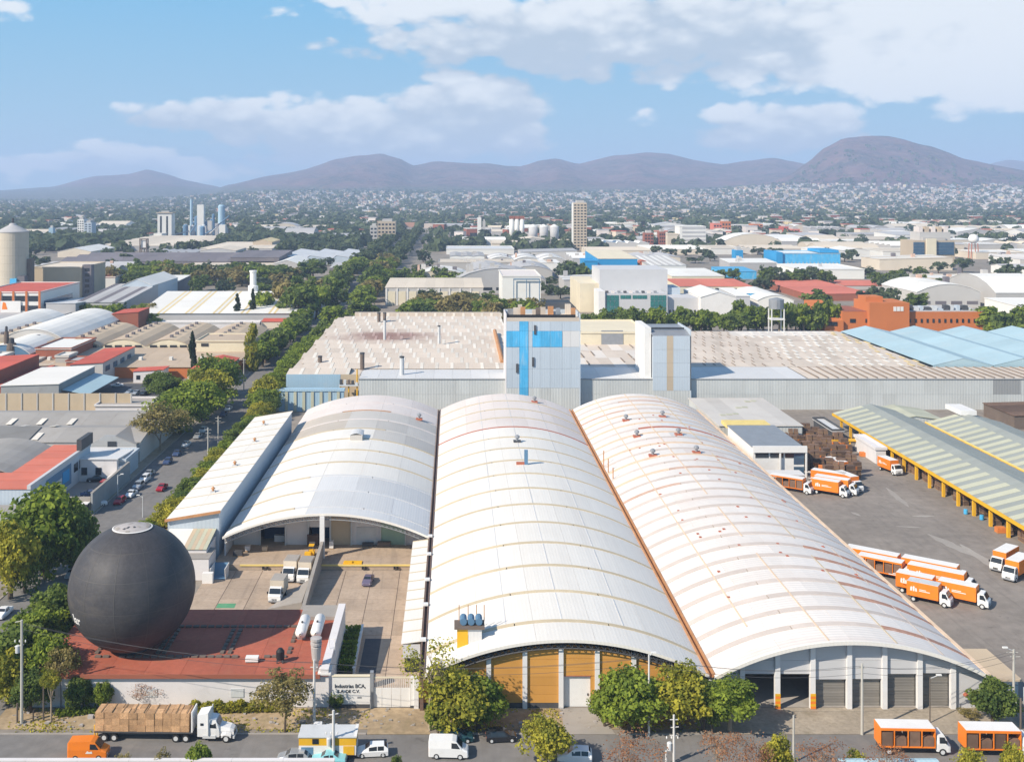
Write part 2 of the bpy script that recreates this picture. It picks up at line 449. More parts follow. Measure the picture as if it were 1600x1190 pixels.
dm('blue_mid', (.10,.20,.32), .7, .12, .15, .3, (.18,.22,.27))
dm('yard_grey', (.33,.335,.34), .85, .08, .15, .4, (.25,.23,.21), orand=.05)
dm('far_white', (.72,.70,.66), .75, .06, .03, .3, (.55,.49,.43), orand=.08)
dm('far_cream', (.60,.52,.42), .8, .08, .03, .35, (.46,.38,.3), orand=.1)
dm('far_grey', (.42,.41,.41), .8, .1, .03, .35, (.32,.3,.28), orand=.14)
dm('far_dark', (.16,.145,.16), .85, .12, .03, .35, (.24,.21,.2), orand=.1)
dm('far_wall', (.46,.44,.42), .85, .08, .03, .3, (.34,.3,.27), orand=.12)
dm('far_beige', (.48,.39,.29), .85, .08, .03, .3, (.36,.28,.2), orand=.08)
dm('bale', (.48,.29,.155), .95, .25, .9, .75, (.24,.14,.08), orand=.26, fine=.25)
dm('crate_brown', (.16,.10,.07), .9, .25, .6, .5, (.12,.07,.05), orand=.35)
dm('crate_orange', (.55,.17,.04), .8, .2, .6, .4, (.3,.1,.04), orand=.3)
dm('pole_concrete', (.44,.42,.38), .9, .1, .5, .3, (.3,.27,.22))
dm('pole_wood', (.13,.105,.085), .9, .15, .6)
dm('pole_pale', (.58,.56,.54), .8, .1, .5)
dm('bark', (.10,.075,.055), .95, .25, 1.2)
dm('bark_pale', (.30,.24,.18), .95, .25, 1.2)
dm('lamp_white', (.75,.73,.70), .4, .03, .5)
dm('green_paint', (.10,.30,.16), .8, .15, .4, .4, (.3,.28,.2))
dm('text_black', (.03,.03,.035), .8, .05, 1)
dm('ply', (.30,.19,.10), .9, .2, .5)
dm('green_wall', (.33,.47,.37), .8, .1, .2, .2)
def leafmat(key, dark, light, rough=.75):
    m = bpy.data.materials.new(key); m.use_nodes = True
    t = m.node_tree; b = NB(t); bs = t.nodes['Principled BSDF']
    at = b.node('ShaderNodeAttribute'); at.attribute_name = 'tone'
    oi = b.node('ShaderNodeObjectInfo')
    k = b.m('ADD', at.outputs['Fac'], b.m('MULTIPLY', b.m('SUBTRACT', oi.outputs['Random'], .5), .3), clamp=True)
    c = b.mix(k, dark, light)
    t.links.new(c, bs.inputs['Base Color'])
    bs.inputs['Roughness'].default_value = rough
    bs.inputs['Specular IOR Level'].default_value = .25
    tr = b.node('ShaderNodeBsdfTranslucent'); t.links.new(c, tr.inputs[0])
    mx = b.node('ShaderNodeMixShader'); mx.inputs[0].default_value = .45
    t.links.new(bs.outputs[0], mx.inputs[1]); t.links.new(tr.outputs[0], mx.inputs[2])
    t.links.new(mx.outputs[0], t.nodes['Material Output'].inputs[0])
    MATS[key] = m; M[key] = m
leafmat('leaf_green', (.10,.155,.024), (.34,.41,.05))
leafmat('leaf_dark', (.07,.115,.03), (.23,.29,.055))
leafmat('leaf_yellow', (.18,.20,.028), (.56,.50,.06))
leafmat('leaf_olive', (.15,.135,.045), (.42,.34,.13))
leafmat('leaf_pink', (.26,.11,.06), (.50,.27,.14))
leafmat('leaf_far', (.055,.085,.048), (.15,.185,.08))
leafmat('leaf_conifer', (.018,.038,.02), (.05,.075,.03))

# ------------------------------------------------------------------ setting: ground, roads, yards, hills
def sheet_z(name, pts, z, m, kind='structure'):
    b = MB(); b.add([(x, y, z) for x, y in pts], [tuple(range(len(pts)))]); return b.build(name, m, kind=kind)
g = MB(); g.add([(-14000, 60, 0), (14000, 60, 0), (14000, 15000, 0), (-14000, 15000, 0)], [(0, 1, 2, 3)])
struct('ground', g, M['ground'])
# avenue running away on the left, front street across the picture
sheet_z('avenue', [(-79.5, 60), (-62.0, 60), (-62.0, 1600), (-79.5, 1600)], .02, M['road'])
sheet_z('front_street', [(-260, 131), (300, 131), (300, 143.6), (-260, 143.6)], .03, M['road'])
sheet_z('dirt_verge', [(-62, 145.0), (60, 145.0), (60, 150.9), (-62, 150.9)], .035, M['dirt'])
sheet_z('loading_apron', [(33, 143.7), (76, 143.7), (76, 151.0), (33, 151.0)], .05, M['sidewalk'])
sheet_z('factory_driveway', [(14.6, 143.65), (21.4, 143.65), (19.6, 151.0), (14.9, 151.0)], .055, M['concrete_grey'])
sheet_z('gate_driveway', [(-11.5, 143.65), (-3.0, 143.65), (-5.5, 151.0), (-11.2, 151.0)], .055, M['dirt'])
for nm, y0, y1, xa, xb in (('kerb', 143.6, 143.9, -61.5, -11.6), ('kerb', 143.6, 143.9, -2.8, 14.4), ('kerb', 143.6, 143.9, 21.6, 33)):
    b = MB(); b.box(xa, xb, y0, y1, 0, .14); struct(nm, b, M['concrete_grey'])
for xa, xb, ya, yb in ((-62.0, -61.7, 152, 540), (-79.8, -79.5, 152, 540)):
    b = MB(); b.box(xa, xb, ya, yb, 0, .14); struct('kerb', b, M['concrete_grey'])
b = MB(); b.box(-61.7, -55.7, 205, 540, 0, .10); struct('avenue_verge', b, M['dirt'])
b = MB(); b.box(-84.0, -79.8, 205, 540, 0, .10); struct('sidewalk', b, M['sidewalk'])
sheet_z('grass', [(-81.5, 236), (-79.9, 236), (-79.9, 262), (-80.6, 262)], .115, M['leaf_yellow'], kind='stuff')
# concrete yard between gatehouse and dock, cast in slabs
b = MB(); b.add([(-46, 151.2, .01), (-4.8, 151.2, .01), (-4.8, 205.4, .01), (-46, 205.4, .01)], [(0, 1, 2, 3)])
yard = struct('loading_yard', b, M['brown_dark'])
OFF[yard.name] = Vector((0, 0, 0))
xs = [-46, -41, -36, -31, -25.3, -20.3, -15.2, -10.1, -7.75]; ys = [175.5, 181, 186, 191, 196, 201, 205.3]
for i in range(len(xs) - 1):
    for j in range(len(ys) - 1):
        q = MB(); q.box(xs[i] + .05, xs[i + 1] - .05, ys[j] + .05, ys[j + 1] - .05, .012, .06 + RN.random() * .015); q.build('slab', M['concrete'], yard)
for j, (ya, yb) in enumerate(((151.3, 158), (158, 164), (164, 170), (170, 175.5))):
    for xa, xb in ((-15.2, -10.1), (-10.1, -5.0)):
        q = MB(); q.box(xa + .05, xb - .05, ya + .05, yb - .05, .012, .06 + RN.random() * .015); q.build('slab', M['concrete'], yard)
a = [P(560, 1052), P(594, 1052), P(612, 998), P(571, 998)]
sheet_z('driveway_patch', a, .09, M['dark_ground'])  # dark blue-grey sheet across part of the driveway
a = [P(337, 950), P(366, 950), P(369, 943), P(341, 943)]
sheet_z('painted_bay', a, .09, M['green_paint'])
sheet_z('truck_yard', [(74.6, 151.2), (205, 151.2), (205, 354.5), (74.6, 354.5)], .02, M['asphalt'])
# pale worn marks on the truck yard
for wk, (u0, v0, u1, v1, w) in enumerate(((1385,762,1420,792,1.6),(1425,806,1460,806,1.2),(1400,822,1440,824,.9),(1450,834,1530,872,2.4),(1500,850,1575,900,2.2),(1330,800,1345,806,1.0))):
    p0 = Vector(P(u0, v0)).to_3d(); p1 = Vector(P(u1, v1)).to_3d(); d = (p1 - p0).normalized(); nn = Vector((-d.y, d.x, 0)) * w
    pts = []
    k = 9
    for i in range(k): pts.append(p0.lerp(p1, i / (k - 1)) + nn * (.1 + .5 * math.sin(math.pi * i / (k - 1))) * RN.uniform(.6, 1.1))
    for i in range(k - 1, -1, -1): pts.append(p0.lerp(p1, i / (k - 1)) - nn * (.1 + .5 * math.sin(math.pi * i / (k - 1))) * RN.uniform(.6, 1.1))
    sheet_z('worn_patch', [(p.x, p.y) for p in pts], .028 + .005 * wk, M['concrete_grey'])

# hills: ridges with their own distance, and the settled foothills before them
RIDGES = [
 (10500, 4200, [(-700,285),(-300,296),(-60,300),(0,297),(80,292),(150,275),(172,274),(200,272),(230,266),(255,272),(290,282),(330,289),(370,300),(420,330)]),
 (8800, 3300, [(280,330),(330,297),(360,288),(430,273),(480,262),(530,248),(560,243),(600,242),(622,248),(645,259),(680,253),(760,256),(815,261),(845,249),(868,246),(905,253),(960,242),(1005,236),(1040,238),(1085,249),(1130,257),(1175,251),(1212,246),(1250,253),(1300,266),(1400,300),(1500,330)]),
 (6600, 1900, [(1150,330),(1195,290),(1230,275),(1262,254),(1290,231),(1318,217),(1350,211),(1385,210),(1410,215),(1445,227),(1480,238),(1510,248),(1550,257),(1600,266),(1680,280),(1800,300),(1900,330)]),
 (12000, 3600, [(1350,330),(1480,270),(1545,256),(1575,250),(1610,253),(1700,262),(1900,258),(2300,275),(2700,330)]),
 (7200, 1500, [(400,330),(440,296),(480,282),(520,272),(548,270),(575,280),(610,291),(650,330)]),
]
def interp(pts, u):
    if u <= pts[0][0]: return pts[0][1]
    for (a, va), (b_, vb) in zip(pts, pts[1:]):
        if u <= b_:
            t = (u - a) / (b_ - a); t = t * t * (3 - 2 * t) * .35 + t * .65
            return va + (vb - va) * t
    return pts[-1][1]
FOOT = [(-900,318),(0,318),(200,314),(330,306),(420,300),(600,300),(850,302),(1000,302),(1120,298),(1200,291),(1400,289),(1600,290),(2500,292)]
def hill_z(x, y):
    if y < 3500: return 0.0
    u = x / y * F + CX
    t = min(1, max(0, (y - 3600) / 2600)); t = t * t * (3 - 2 * t)
    z = max(0, 72 + (295 - interp(FOOT, u)) * 6200 / F) * t
    z *= 1 + .18 * noise.noise(Vector((x * .0012, y * .0012, 3)))
    for D, wdt, pts in RIDGES:
        if y < D - wdt: continue
        top = 72 + (295 - interp(pts, u)) * D / F
        s = 1 - (D - y) / wdt if y <= D else 1 - (y - D) / (wdt * .8)
        if s <= 0 or top <= 0: continue
        s = min(1, s)
        e = noise.fractal(Vector((x * .0016 + D, y * .0009, 1.7)), 1.0, 2.1, 5)
        rd = (1 - abs(noise.noise(Vector((x * .0034 + D, y * .0007, 5.5)))) * 2.2) + .5 * (1 - abs(noise.noise(Vector((x * .0085 + D, y * .0018, 2.5)))) * 2)
        z = max(z, top * (s ** 1.25) * (1 + .55 * (1 - s) * s * (e + rd * 1.15)) + top * .05 * e * s + top * .035 * s * noise.noise(Vector((x * .006, y * .002, D))))
    return z
ny, nu = 130, 420
vs = []; fs = []
for j in range(ny + 1):
    y = 3500 + 9700 * (j / ny) ** 1.15
    for i in range(nu + 1):
        u = -1100 + 3900 * i / nu
        x = (u - CX) / F * y
        z = hill_z(x, y)
        vs.append((x, y, z - (.6 if z < 1 else 0)))
for j in range(ny):
    for i in range(nu):
        a = j * (nu + 1) + i; fs.append((a, a + 1, a + nu + 2, a + nu + 1))
hm = bpy.data.materials.new('hillside'); hm.use_nodes = True
hb = NB(hm.node_tree); hbs = hm.node_tree.nodes['Principled BSDF']
hp = hb.node('ShaderNodeNewGeometry').outputs['Position']
hz = hb.sep(hp)[2]
c1 = hb.mix(hb.ramp(hb.noise(hp, .004, 6, .65), .35, .65), (.18,.10,.105), (.06,.056,.055))
c1 = hb.mix(hb.ramp(hb.noise(hp, .02, 4, .7), .45, .7), c1, (.21,.14,.125))
c2 = hb.mix(hb.ramp(hb.noise(hp, .03, 4, .7), .4, .62), (.045,.06,.035), (.16,.14,.115))
ft = hb.ramp(hb.m('ADD', hz, hb.m('MULTIPLY', hb.noise(hp, .003, 4, .6), 60.0)), 95, 135)
hm.node_tree.links.new(hb.mix(ft, c2, c1), hbs.inputs['Base Color'])
hbp = hb.node('ShaderNodeBump'); hbp.inputs['Strength'].default_value = 1.0; hbp.inputs['Distance'].default_value = 40.0; hm.node_tree.links.new(hb.noise(hp, .007, 6, .7, .4), hbp.inputs['Height']); hm.node_tree.links.new(hbp.outputs[0], hbs.inputs['Normal'])
hbs.inputs['Roughness'].default_value = 1; hbs.inputs['Specular IOR Level'].default_value = 0
b = MB(); b.v = vs; b.f = fs; b.mi = [0] * len(fs)
struct('hills', b, hm, smooth=True)
# ------------------------------------------------------------------ the three arched halls
def arch_hall(root, x0, x1, y0, y1, ze, rise, bays, nseg, pick, strip_m, sw=.95, th=.14, pn='roof_panel', sn='skylight_strip'):
    """bays: y positions of the strips; panels between them, nseg across the arc"""
    ed = [y0] + [v for yb in bays for v in (yb - sw / 2, yb + sw / 2)] + [y1]
    for k in range(0, len(ed), 2):
        for j in range(nseg):
            m_ = pick(k // 2, j)
            pts = arc(x0, x1, ze, rise, 5, (j + .0015) / nseg, (j + .9985) / nseg)
            dz = RN.uniform(-.02, .02)
            b = MB(); b.sheet([(a, c + dz) for a, c in pts], ed[k] + .02, ed[k + 1] - .02, th); b.build(pn, m_, root)
    for yb in bays:
        for j in range(3):
            b = MB(); b.sheet([(a, c + .07) for a, c in arc(x0, x1, ze, rise, 7, j / 3 + .002, (j + 1) / 3 - .002)], yb - sw / 2, yb + sw / 2, .2)
            b.build(sn, strip_m(yb, j) if callable(strip_m) else strip_m, root)
def arc_z(x, x0, x1, ze, rise):
    hw = (x1 - x0) / 2; r = (hw * hw + rise * rise) / (2 * rise); cm = (x0 + x1) / 2
    return ze + rise - r + math.sqrt(max(0, r * r - (x - cm) ** 2))
def truss(root, x0, x1, ze, rise, y, dep=1.05, n=44, m='steel_dark', name='roof_truss'):
    b = MB(); top = arc(x0 + .3, x1 - .3, ze - .25, rise, n); low = [(a, c - dep) for a, c in top]
    for ln in (top, low):
        for (a, c), (d, e) in zip(ln, ln[1:]): b.tube((a, y, c), (d, y, e), .10, n=4, cap=False)
    for i in range(n):
        b.tube((top[i][0], y, top[i][1]), (low[i + 1][0], y, low[i + 1][1]), .07, n=4, cap=False)
        b.tube((low[i][0], y, low[i][1]), (top[i][0], y, top[i][1]), .06, n=4, cap=False)
    return b.build(name, M[m], root)

YF, YB = 151.0, 330.0
HZ, HR = 5.0, 4.9
# --- middle hall
hall = thing('arched_hall', 'middle arched hall with white roof, tan roof strips and orange street wall', 'warehouse', (15.5, YF, 0), group=None)
X0, X1 = -4.1, 35.1
bays = [156.6 + 11.6 * i for i in range(15)]
def pick2(i, j):
    return M['pink_roof'] if i >= 12 else M['white_roof']
arch_hall(hall, X0, X1, YF - .9, YB, HZ, HR, bays, 5, pick2, lambda y, j: M['rust_red'] if abs(y - bays[11]) < 1 else M['tan_strip'])
b = MB(); b.sheet([(a, c + .10) for a, c in arc(X0 - .1, X1 + .1, HZ, HR, 30)], YF - 1.25, YF - .93, .42); b.build('fascia', M['white_roof'], hall)
truss(hall, X0, X1, HZ, HR, YF - .75); truss(hall, X0, X1, HZ, HR, YF - .35)
b = MB(); b.box(X0 + .02, X0 + .3, YF + .4, YB - .3, 0, HZ - .2); b.box(X1 - .3, X1 - .02, YF + .4, YB - .3, 0, HZ - .2); b.build('side_wall', M['white_wall'], hall)
b = MB(); b.prism([(X0 + .3, 0)] + [(a, c - .25) for a, c in arc(X0 + .3, X1 - .3, HZ, HR, 20)] + [(X1 - .3, 0)], YB - .5, YB - .2); b.build('back_wall', M['white_wall'], hall)
cols = [XU(u, YF) for u in (650.5, 707, 763.5, 820, 876.5, 933, 990, 1046, 1098)]
for i, (a, c) in enumerate(zip(cols, cols[1:])):
    door = i == 4
    zlo = 4.5 if door else .75
    z = zlo; row = 0
    while z < HZ + HR - .6:
        zt = z + 1.2
        L, R_ = a + .33, c - .33
        top = []
        for k in range(7):
            x = L + (R_ - L) * k / 6
            top.append((x, min(zt - .03, arc_z(x, X0, X1, HZ, HR) - 1.15)))
        if max(t[1] for t in top) > z + .15:
            top = [(x, max(z + .01, q)) for x, q in top]
            q = MB(); q.prism([(L, z)] + [(R_, z)] + list(reversed(top)), YF + .0 + RN.uniform(0, .02), YF + .25); q.build('wall_panel', M['orange_wall'], hall)
        z = zt
    if door:
        q = MB(); q.box(a + .38, c - .9, YF + .36, YF + .45, .05, 4.40)
        d = q.build('door', M['white_paint'], hall)
        q = MB(); q.box(c - 1.35, c - 1.15, YF + .28, YF + .36, 1.6, 1.9); q.build('door_handle', M['steel_dark'], d)
        q = MB(); q.box(a + .33, c - .85, YF - .02, YF + .3, 4.42, 4.52); q.build('lintel', M['rust_red'], hall)
        q = MB(); q.box(c - .88, c - .33, YF + .02, YF + .3, .75, 4.42); q.build('wall_panel', M['orange_wall'], hall)
    else:
        q = MB(); q.box(a + .33, c - .33, YF + .05, YF + .4, 0, .74); q.build('plinth', M['steel_dark'], hall)
for a in cols:
    zt = arc_z(min(max(a, X0 + .5), X1 - .5), X0, X1, HZ, HR) - 1.2
    q = MB(); q.box(a - .32, a + .32, YF - .28, YF + .3, 0, max(2, zt)); q.build('column', M['column_white'], hall)
q = MB(); q.box(X0 + .3, X1 - .3, YF + .5, YF + .75, 0, HZ); q.build('inner_wall', M['orange_wall'], hall)

# --- right hall
hall3 = thing('arched_hall', 'right arched hall with cream ribbed roof and grey roller doors on the street', 'warehouse', (54.3, YF, 0))
X0, X1 = 35.9, 73.6
bays3 = [YF + 4.6 + 5.85 * i for i in range(30)]
def strip3(y, j):
    k = int(round((y - YF - 4.6) / 5.85))
    if j == 2 and k in (0, 2, 3, 4, 5, 6): return M['rust_soft_dark']
    if j == 1 and k == 22: return M['rust_red']
    if j == 2 and k == 22: return M['rust_red']
    return M['rust_soft'] if (k * 5 + j * 3) % 13 == 0 and k > 12 else (M['cream_trim'] if k > 14 and k % 2 else M['grey_strip'])
def pick3(i, j): return M['light_grey_roof'] if (i in (23, 24, 21) and j == 2) else M['pink_roof'] if (i * 7 + j * 3) % 11 == 0 and i > 12 else M['white_roof_b']
arch_hall(hall3, X0, X1, YF - 1.5, YB, HZ, HR, bays3, 4, pick3, strip3, sw=1.35, th=.12)
b = MB(); b.sheet([(a, c + .12) for a, c in arc(X0 - .1, X1 + .1, HZ, HR, 30)], YF - 1.9, YF - 1.52, .5); b.build('fascia', M['white_roof'], hall3)
b = MB(); b.sheet([(a, c - .42) for a, c in arc(X0, X1, HZ, HR, 30)], YF - .55, YF - .25, .25); b.build('eave_beam', M['steel_grey'], hall3)
b = MB(); b.box(X0 + .02, X0 + .3, YF + .4, YB - .3, 0, HZ - .2); b.box(X1 - .3, X1 - .02, YF + .4, YB - .3, 0, HZ - .2); b.build('side_wall', M['white_wall'], hall3)
b = MB(); b.prism([(X0 + .3, 0)] + [(a, c - .25) for a, c in arc(X0 + .3, X1 - .3, HZ, HR, 20)] + [(X1 - .3, 0)], YB - .5, YB - .2); b.build('back_wall', M['white_wall'], hall3)
b = MB(); b.box(X0 + .4, X1 - .4, YF + .3, YB - 1, .02, .06); b.build('floor', M['concrete_grey'], hall3)
b = MB(); b.box(X0 + .4, X1 - .4, YF + 18, YF + 18.3, .06, 5.2); b.build('partition', M['glass_blue'], hall3)
cols = [XU(u, YF) for u in (1116, 1159, 1214, 1269, 1326, 1381, 1436, 1488, 1533)]
tops = [None, 4.75, 4.75, 4.0, 4.05, 4.75, 4.85, None]
for i, (a, c) in enumerate(zip(cols, cols[1:])):
    zlo = tops[i] if tops[i] else 0.0
    L, R_ = a + (.35 if i else 0), c - (.35 if i < 7 else -.9)
    L = max(L, X0 + .3); R_ = min(R_, X1 - .3)
    segs = [(zlo, 6.6), (6.63, 20)] if tops[i] else [(0, 2.4), (2.43, 4.8), (4.83, 20)]
    for za, zb in segs:
        top = []
        for k in range(9):
            x = L + (R_ - L) * k / 8
            top.append((x, max(za + .01, min(zb, arc_z(x, X0, X1, HZ, HR) - .45))))
        if max(t[1] for t in top) - za < .1: continue
        q = MB(); q.prism([(L, za), (R_, za)] + list(reversed(top)), YF, YF + .25); q.build('wall_panel', M['facade'], hall3)
    if tops[i] and i >= 3:
        nsl = 9; hs = (zlo - .08) / nsl
        for s_ in range(nsl):
            q = MB(); q.box(L + .02, R_ - .02, YF + .52 + (s_ % 2) * .03, YF + .62, .06 + hs * s_ + .015, .06 + hs * (s_ + 1)); q.build('door_slat', M['shutter'], hall3)
for i, a in enumerate(cols[:-1]):
    zt = arc_z(min(max(a, X0 + .4), X1 - .4), X0, X1, HZ, HR) - .5
    q = MB(); q.box(a - .34, a + .34, YF - .42, YF + .3, 0, max(3, zt)); c_ = q.build('column', M['column_white'], hall3)
    if i in (1, 2, 3):
        for s_ in range(6):
            q = MB(); q.box(a - .37, a + .37, YF - .47, YF - .425, .1 + s_ * .35, .1 + s_ * .35 + .34); q.build('hazard_band', M['orange_paint' if s_ % 2 == 0 else 'yellow_paint'], c_)
q = MB(); q.lathe((71.0, YF - .05, 1.9), [(.0, -.35), (.35, -.1), (.35, .1), (0, .35)], 8); q.build('alarm_bell', M['rust_red'], hall3)

# --- left hall, open to the loading dock
hall1 = thing('arched_hall', 'left arched hall with patched grey and white roof above the loading dock', 'warehouse', (-24.4, 209.5, 0))
X0, X1, Y1F = -44.4, -4.7, 209.5
bays1 = [214.6 + 11.6 * i for i in range(10)]
def pick1(i, j):
    if i in (7, 8): return M['tan_grey_roof'] if j < 2 else M['grey_roof']
    if i == 6 and j >= 3: return M['grey_roof']
    if i <= 2 and j >= 2: return M['light_grey_roof']
    if i >= 9: return M['pink_roof']
    return M['white_roof']
def strip1(y, j):
    k = int(round((y - 214.6) / 11.6))
    if k <= 2 and j >= 1: return M['light_grey_roof']
    if k >= 7: return M['rust_orange'] if (k == 8 and j == 1) else M['pink_roof']
    if k == 6 and j == 2: return M['grey_roof']
    return M['tan_strip']
arch_hall(hall1, X0, X1, Y1F, YB, HZ, HR - .4, bays1, 5, pick1, strip1)
b = MB(); b.sheet([(a, c + .10) for a, c in arc(X0 - .1, X1 + .1, HZ, HR - .4, 30)], Y1F - .35, Y1F - .02, .42); b.build('fascia', M['white_roof'], hall1)
truss(hall1, X0, X1, HZ, HR - .4, Y1F + .3, 1.0, m='steel_grey')
b = MB(); b.box(X0 + .02, X0 + .3, Y1F + 1, YB - .3, 0, HZ - .2); b.box(X1 - .3, X1 - .02, Y1F + 1, YB - .3, 0, HZ - .2); b.build('side_wall', M['white_wall'], hall1)
b = MB(); b.prism([(X0 + .3, 0)] + [(a, c - .25) for a, c in arc(X0 + .3, X1 - .3, HZ, HR - .4, 20)] + [(X1 - .3, 0)], YB - .5, YB - .2); b.build('back_wall', M['white_wall'], hall1)
# dock wall behind the opening, in bays
dz_ = 1.1
xs_ = [X0 + .3, -38.6, -33.5, -29.0, -24.6, -20.4, -14.6, -9.6, X1 - .3]
fill = ['white_wall', 'steel_dark', 'white_wall', 'steel_dark', 'beige_wall', 'white_wall', 'green_wall', 'white_wall']
for i, (a, c) in enumerate(zip(xs_, xs_[1:])):
    top = [(a + .15 + (c - a - .3) * k / 6, arc_z(a + .15 + (c - a - .3) * k / 6, X0, X1, HZ, HR - .4) - .3) for k in range(7)]
    if fill[i] == 'steel_dark':
        q = MB(); q.prism([(a + .15, 4.6), (c - .15, 4.6)] + list(reversed(top)), 217.0, 217.2); q.build('wall_panel', M['white_wall'], hall1)
        q = MB(); q.box(a + .15, c - .15, 221, 221.2, dz_, 4.7); q.build('recess', M['navy'], hall1)
    else:
        q = MB(); q.prism([(a + .15, dz_), (c - .15, dz_)] + list(reversed(top)), 217.0, 217.2); q.build('wall_panel', M[fill[i]], hall1)
    q = MB(); q.box(c - .15, c + .15, 216.6, 217.2, dz_, arc_z(min(c, X1 - 1), X0, X1, HZ, HR - .4) - .3); q.build('pilaster', M['steel_pale'], hall1)
q = MB(); q.box(-19.4, -15.4, 216.9, 216.99, dz_ + .02, 4.6); q.build('door', M['steel_pale'], hall1)
# dock
b = MB(); b.box(X0 - 1, -7.9, 205.6, 222, 0, 1.1); b.build('dock_platform', M['concrete'], hall1)
b = MB(); b.box(X0 + 4, -7.9, 205.42, 205.6, .82, 1.12); b.build('dock_edge', M['yellow_pale'], hall1)
for x in (-17.2, -16.6, -11.2, -10.6, -36.0, -35.2, -29.6):
    q = MB(); q.box(x - .16, x + .16, 205.2, 205.42, .25, .8); q.build('dock_bumper', M['black'], hall1)
q = MB(); q.box(-20.9, -17.4, 205.45, 207.2, 1.1, 1.28); q.box(-20.7, -19.2, 205.6, 206.6, 1.28, 1.5); q.build('dock_leveller', M['yellow_paint'], hall1)
# dividing wall between the two loading bays, stepping down to the yard
b = MB(); b.prism([(209.4, 0), (209.4, 9.0), (208.9, 9.0), (208.9, 4.4), (196, 3.3), (181, 1.6), (176.5, 1.2), (176.5, 0)], -25.6, -25.0, 'x'); b.build('dividing_wall', M['concrete_grey'], hall1)
b = MB(); b.box(-25.75, -24.85, 208.85, 209.7, 0, 9.1); b.build('column', M['column_white'], hall1)
b = MB(); p0, p1 = P(417, 953), P(492, 917)
b.add([(p0[0], p0[1], 0), (-26, p0[1], 0), (-26, p0[1], 1.4), (p0[0], p0[1], .2), (-26, p1[1], 1.6), (p0[0] + 4.5, p1[1], 0), (-26, p1[1], 0)], [(0, 1, 2, 3), (3, 2, 4), (3, 4, 5), (0, 3, 5), (1, 6, 4, 2), (0, 5, 6, 1), (5, 4, 6)]); b.build('ramp', M['concrete_grey'], hall1)

# gutters between the halls
t = thing('roof_gutter', 'rusty orange gutter running between the middle and right arched roofs', 'gutter', (35.5, YF, 4.9))
b = MB(); b.box(35.05, 35.95, YF - 1, YB, 4.62, 4.72); b.box(35.0, 35.25, YF - 1, YB, 4.72, 5.25); b.box(35.75, 36.0, YF - 1, YB, 4.72, 5.25); b.build('trough', M['rust_orange'], t)
b = MB(); b.box(35.3, 35.7, YF - .8, YF - .4, 0, 4.62); b.build('downpipe', M['column_white'], t)
for i in range(3):
    x, y = 35.9 + .25 * i, 262 - i * 6
    q = MB(); q.tube((x + .2, y, 5.2), (x + .2, y, 9.0 - i * .5), .13, n=6); q.build('standpipe', M['rust_orange'], t)
t = thing('roof_gutter', 'dark brown gutter with white outlets between the left and middle arched roofs', 'gutter', (-4.4, YF, 4.9))
b = MB(); b.box(-4.75, -4.05, YF - 1, YB, 4.62, 4.72); b.box(-4.8, -4.6, YF - 1, YB, 4.72, 5.2); b.box(-4.2, -4.0, YF - 1, YB, 4.72, 5.2); b.build('trough', M['gutter_dark'], t)
b = MB(); b.box(-4.7, -4.2, YF - .8, YF - .3, 0, 4.62); b.build('downpipe', M['gutter_dark'], t)
for v in (838, 866, 906, 945, 1000):
    y = DV(v, 5.2); q = MB(); q.box(-5.0, -4.1, y - .35, y + .35, 5.2, 5.55); q.build('outlet', M['white_paint'], t)
t = thing('roof_gutter', 'cream edge beam along the right eave of the right arched roof', 'gutter', (74, YF, 4.9))
b = MB(); b.box(73.55, 74.1, YF - 1, YB, 4.5, 5.15); b.build('beam', M['cream_trim'], t)
tag(MB().box(74.15, 74.5, 163, 176, 4.0, 4.6).build('orange_rail', M['rust_orange']), 'orange rail fixed beside the right roof edge above the yard', 'rail')

# roof fittings
def on_arc(u, v, x0, x1, rise=HR):
    z = 8.0
    for _ in range(6):
        x, y = P(u, v, z); z = arc_z(x, x0, x1, HZ, rise)
    return x, y, z
def ventilator(u, v, x0, x1, label, m='rust_red'):
    x, y, z = on_arc(u, v, x0, x1)
    t = thing('roof_ventilator', label, 'roof vent', (x, y, z), group='small rusty ventilators on the arched roofs')
    MB().box(x - .9, x + .9, y - .8, y + .8, z - .15, z + .35).build('base', M[m], t)
    MB().lathe((x, y, z + .35), [(.32, 0), (.32, .5), (.62, .65), (.62, 1.1), (.2, 1.4)], 10).build('cowl', M['steel_grey'], t)
for k, (u, v) in enumerate(((978,657),(1035,651),(995,682),(1060,679),(1020,712),(1088,707))):
    ventilator(u, v, 35.9, 73.6, ['left ventilator nearest the far end of the right arched roof', 'right ventilator nearest the far end of the right arched roof', 'left ventilator just below the red arc on the right arched roof', 'right ventilator just below the red arc on the right arched roof', 'left ventilator of the lowest pair on the right arched roof', 'right ventilator of the lowest pair on the right arched roof'][k])
ventilator(655, 655, -44.4, -4.7, 'single red ventilator near the back of the left arched roof')
ventilator(808, 690, -4.1, 35.1, 'single dark ventilator on the crown of the middle arched roof', 'steel_dark')
ventilator(835, 628, -4.1, 35.1, 'small red ventilator at the far end of the middle arched roof')
for k, (u, v) in enumerate(((412,663),(398,690),(367,727),(333,768))):
    x, y = P(u, v, 8.8)
    t = thing('roof_ventilator', ['farthest small vent on the left lean-to roof', 'second farthest small vent on the left lean-to roof', 'second nearest small vent on the left lean-to roof', 'nearest small vent on the left lean-to roof'][k], 'roof vent', (x, y, 8.3), group='small vents on the left annex roof')
    MB().box(x - .5, x + .5, y - .5, y + .5, 8.2, 9.0).build('base', M['steel_pale'], t); MB().lathe((x, y, 9.0), [(.25, 0), (.25, .4), (.5, .5), (.1, .9)], 8).build('cowl', M['rust_orange'], t)
x, y, z = on_arc(558, 684, -44.4, -4.7, HR - .4)
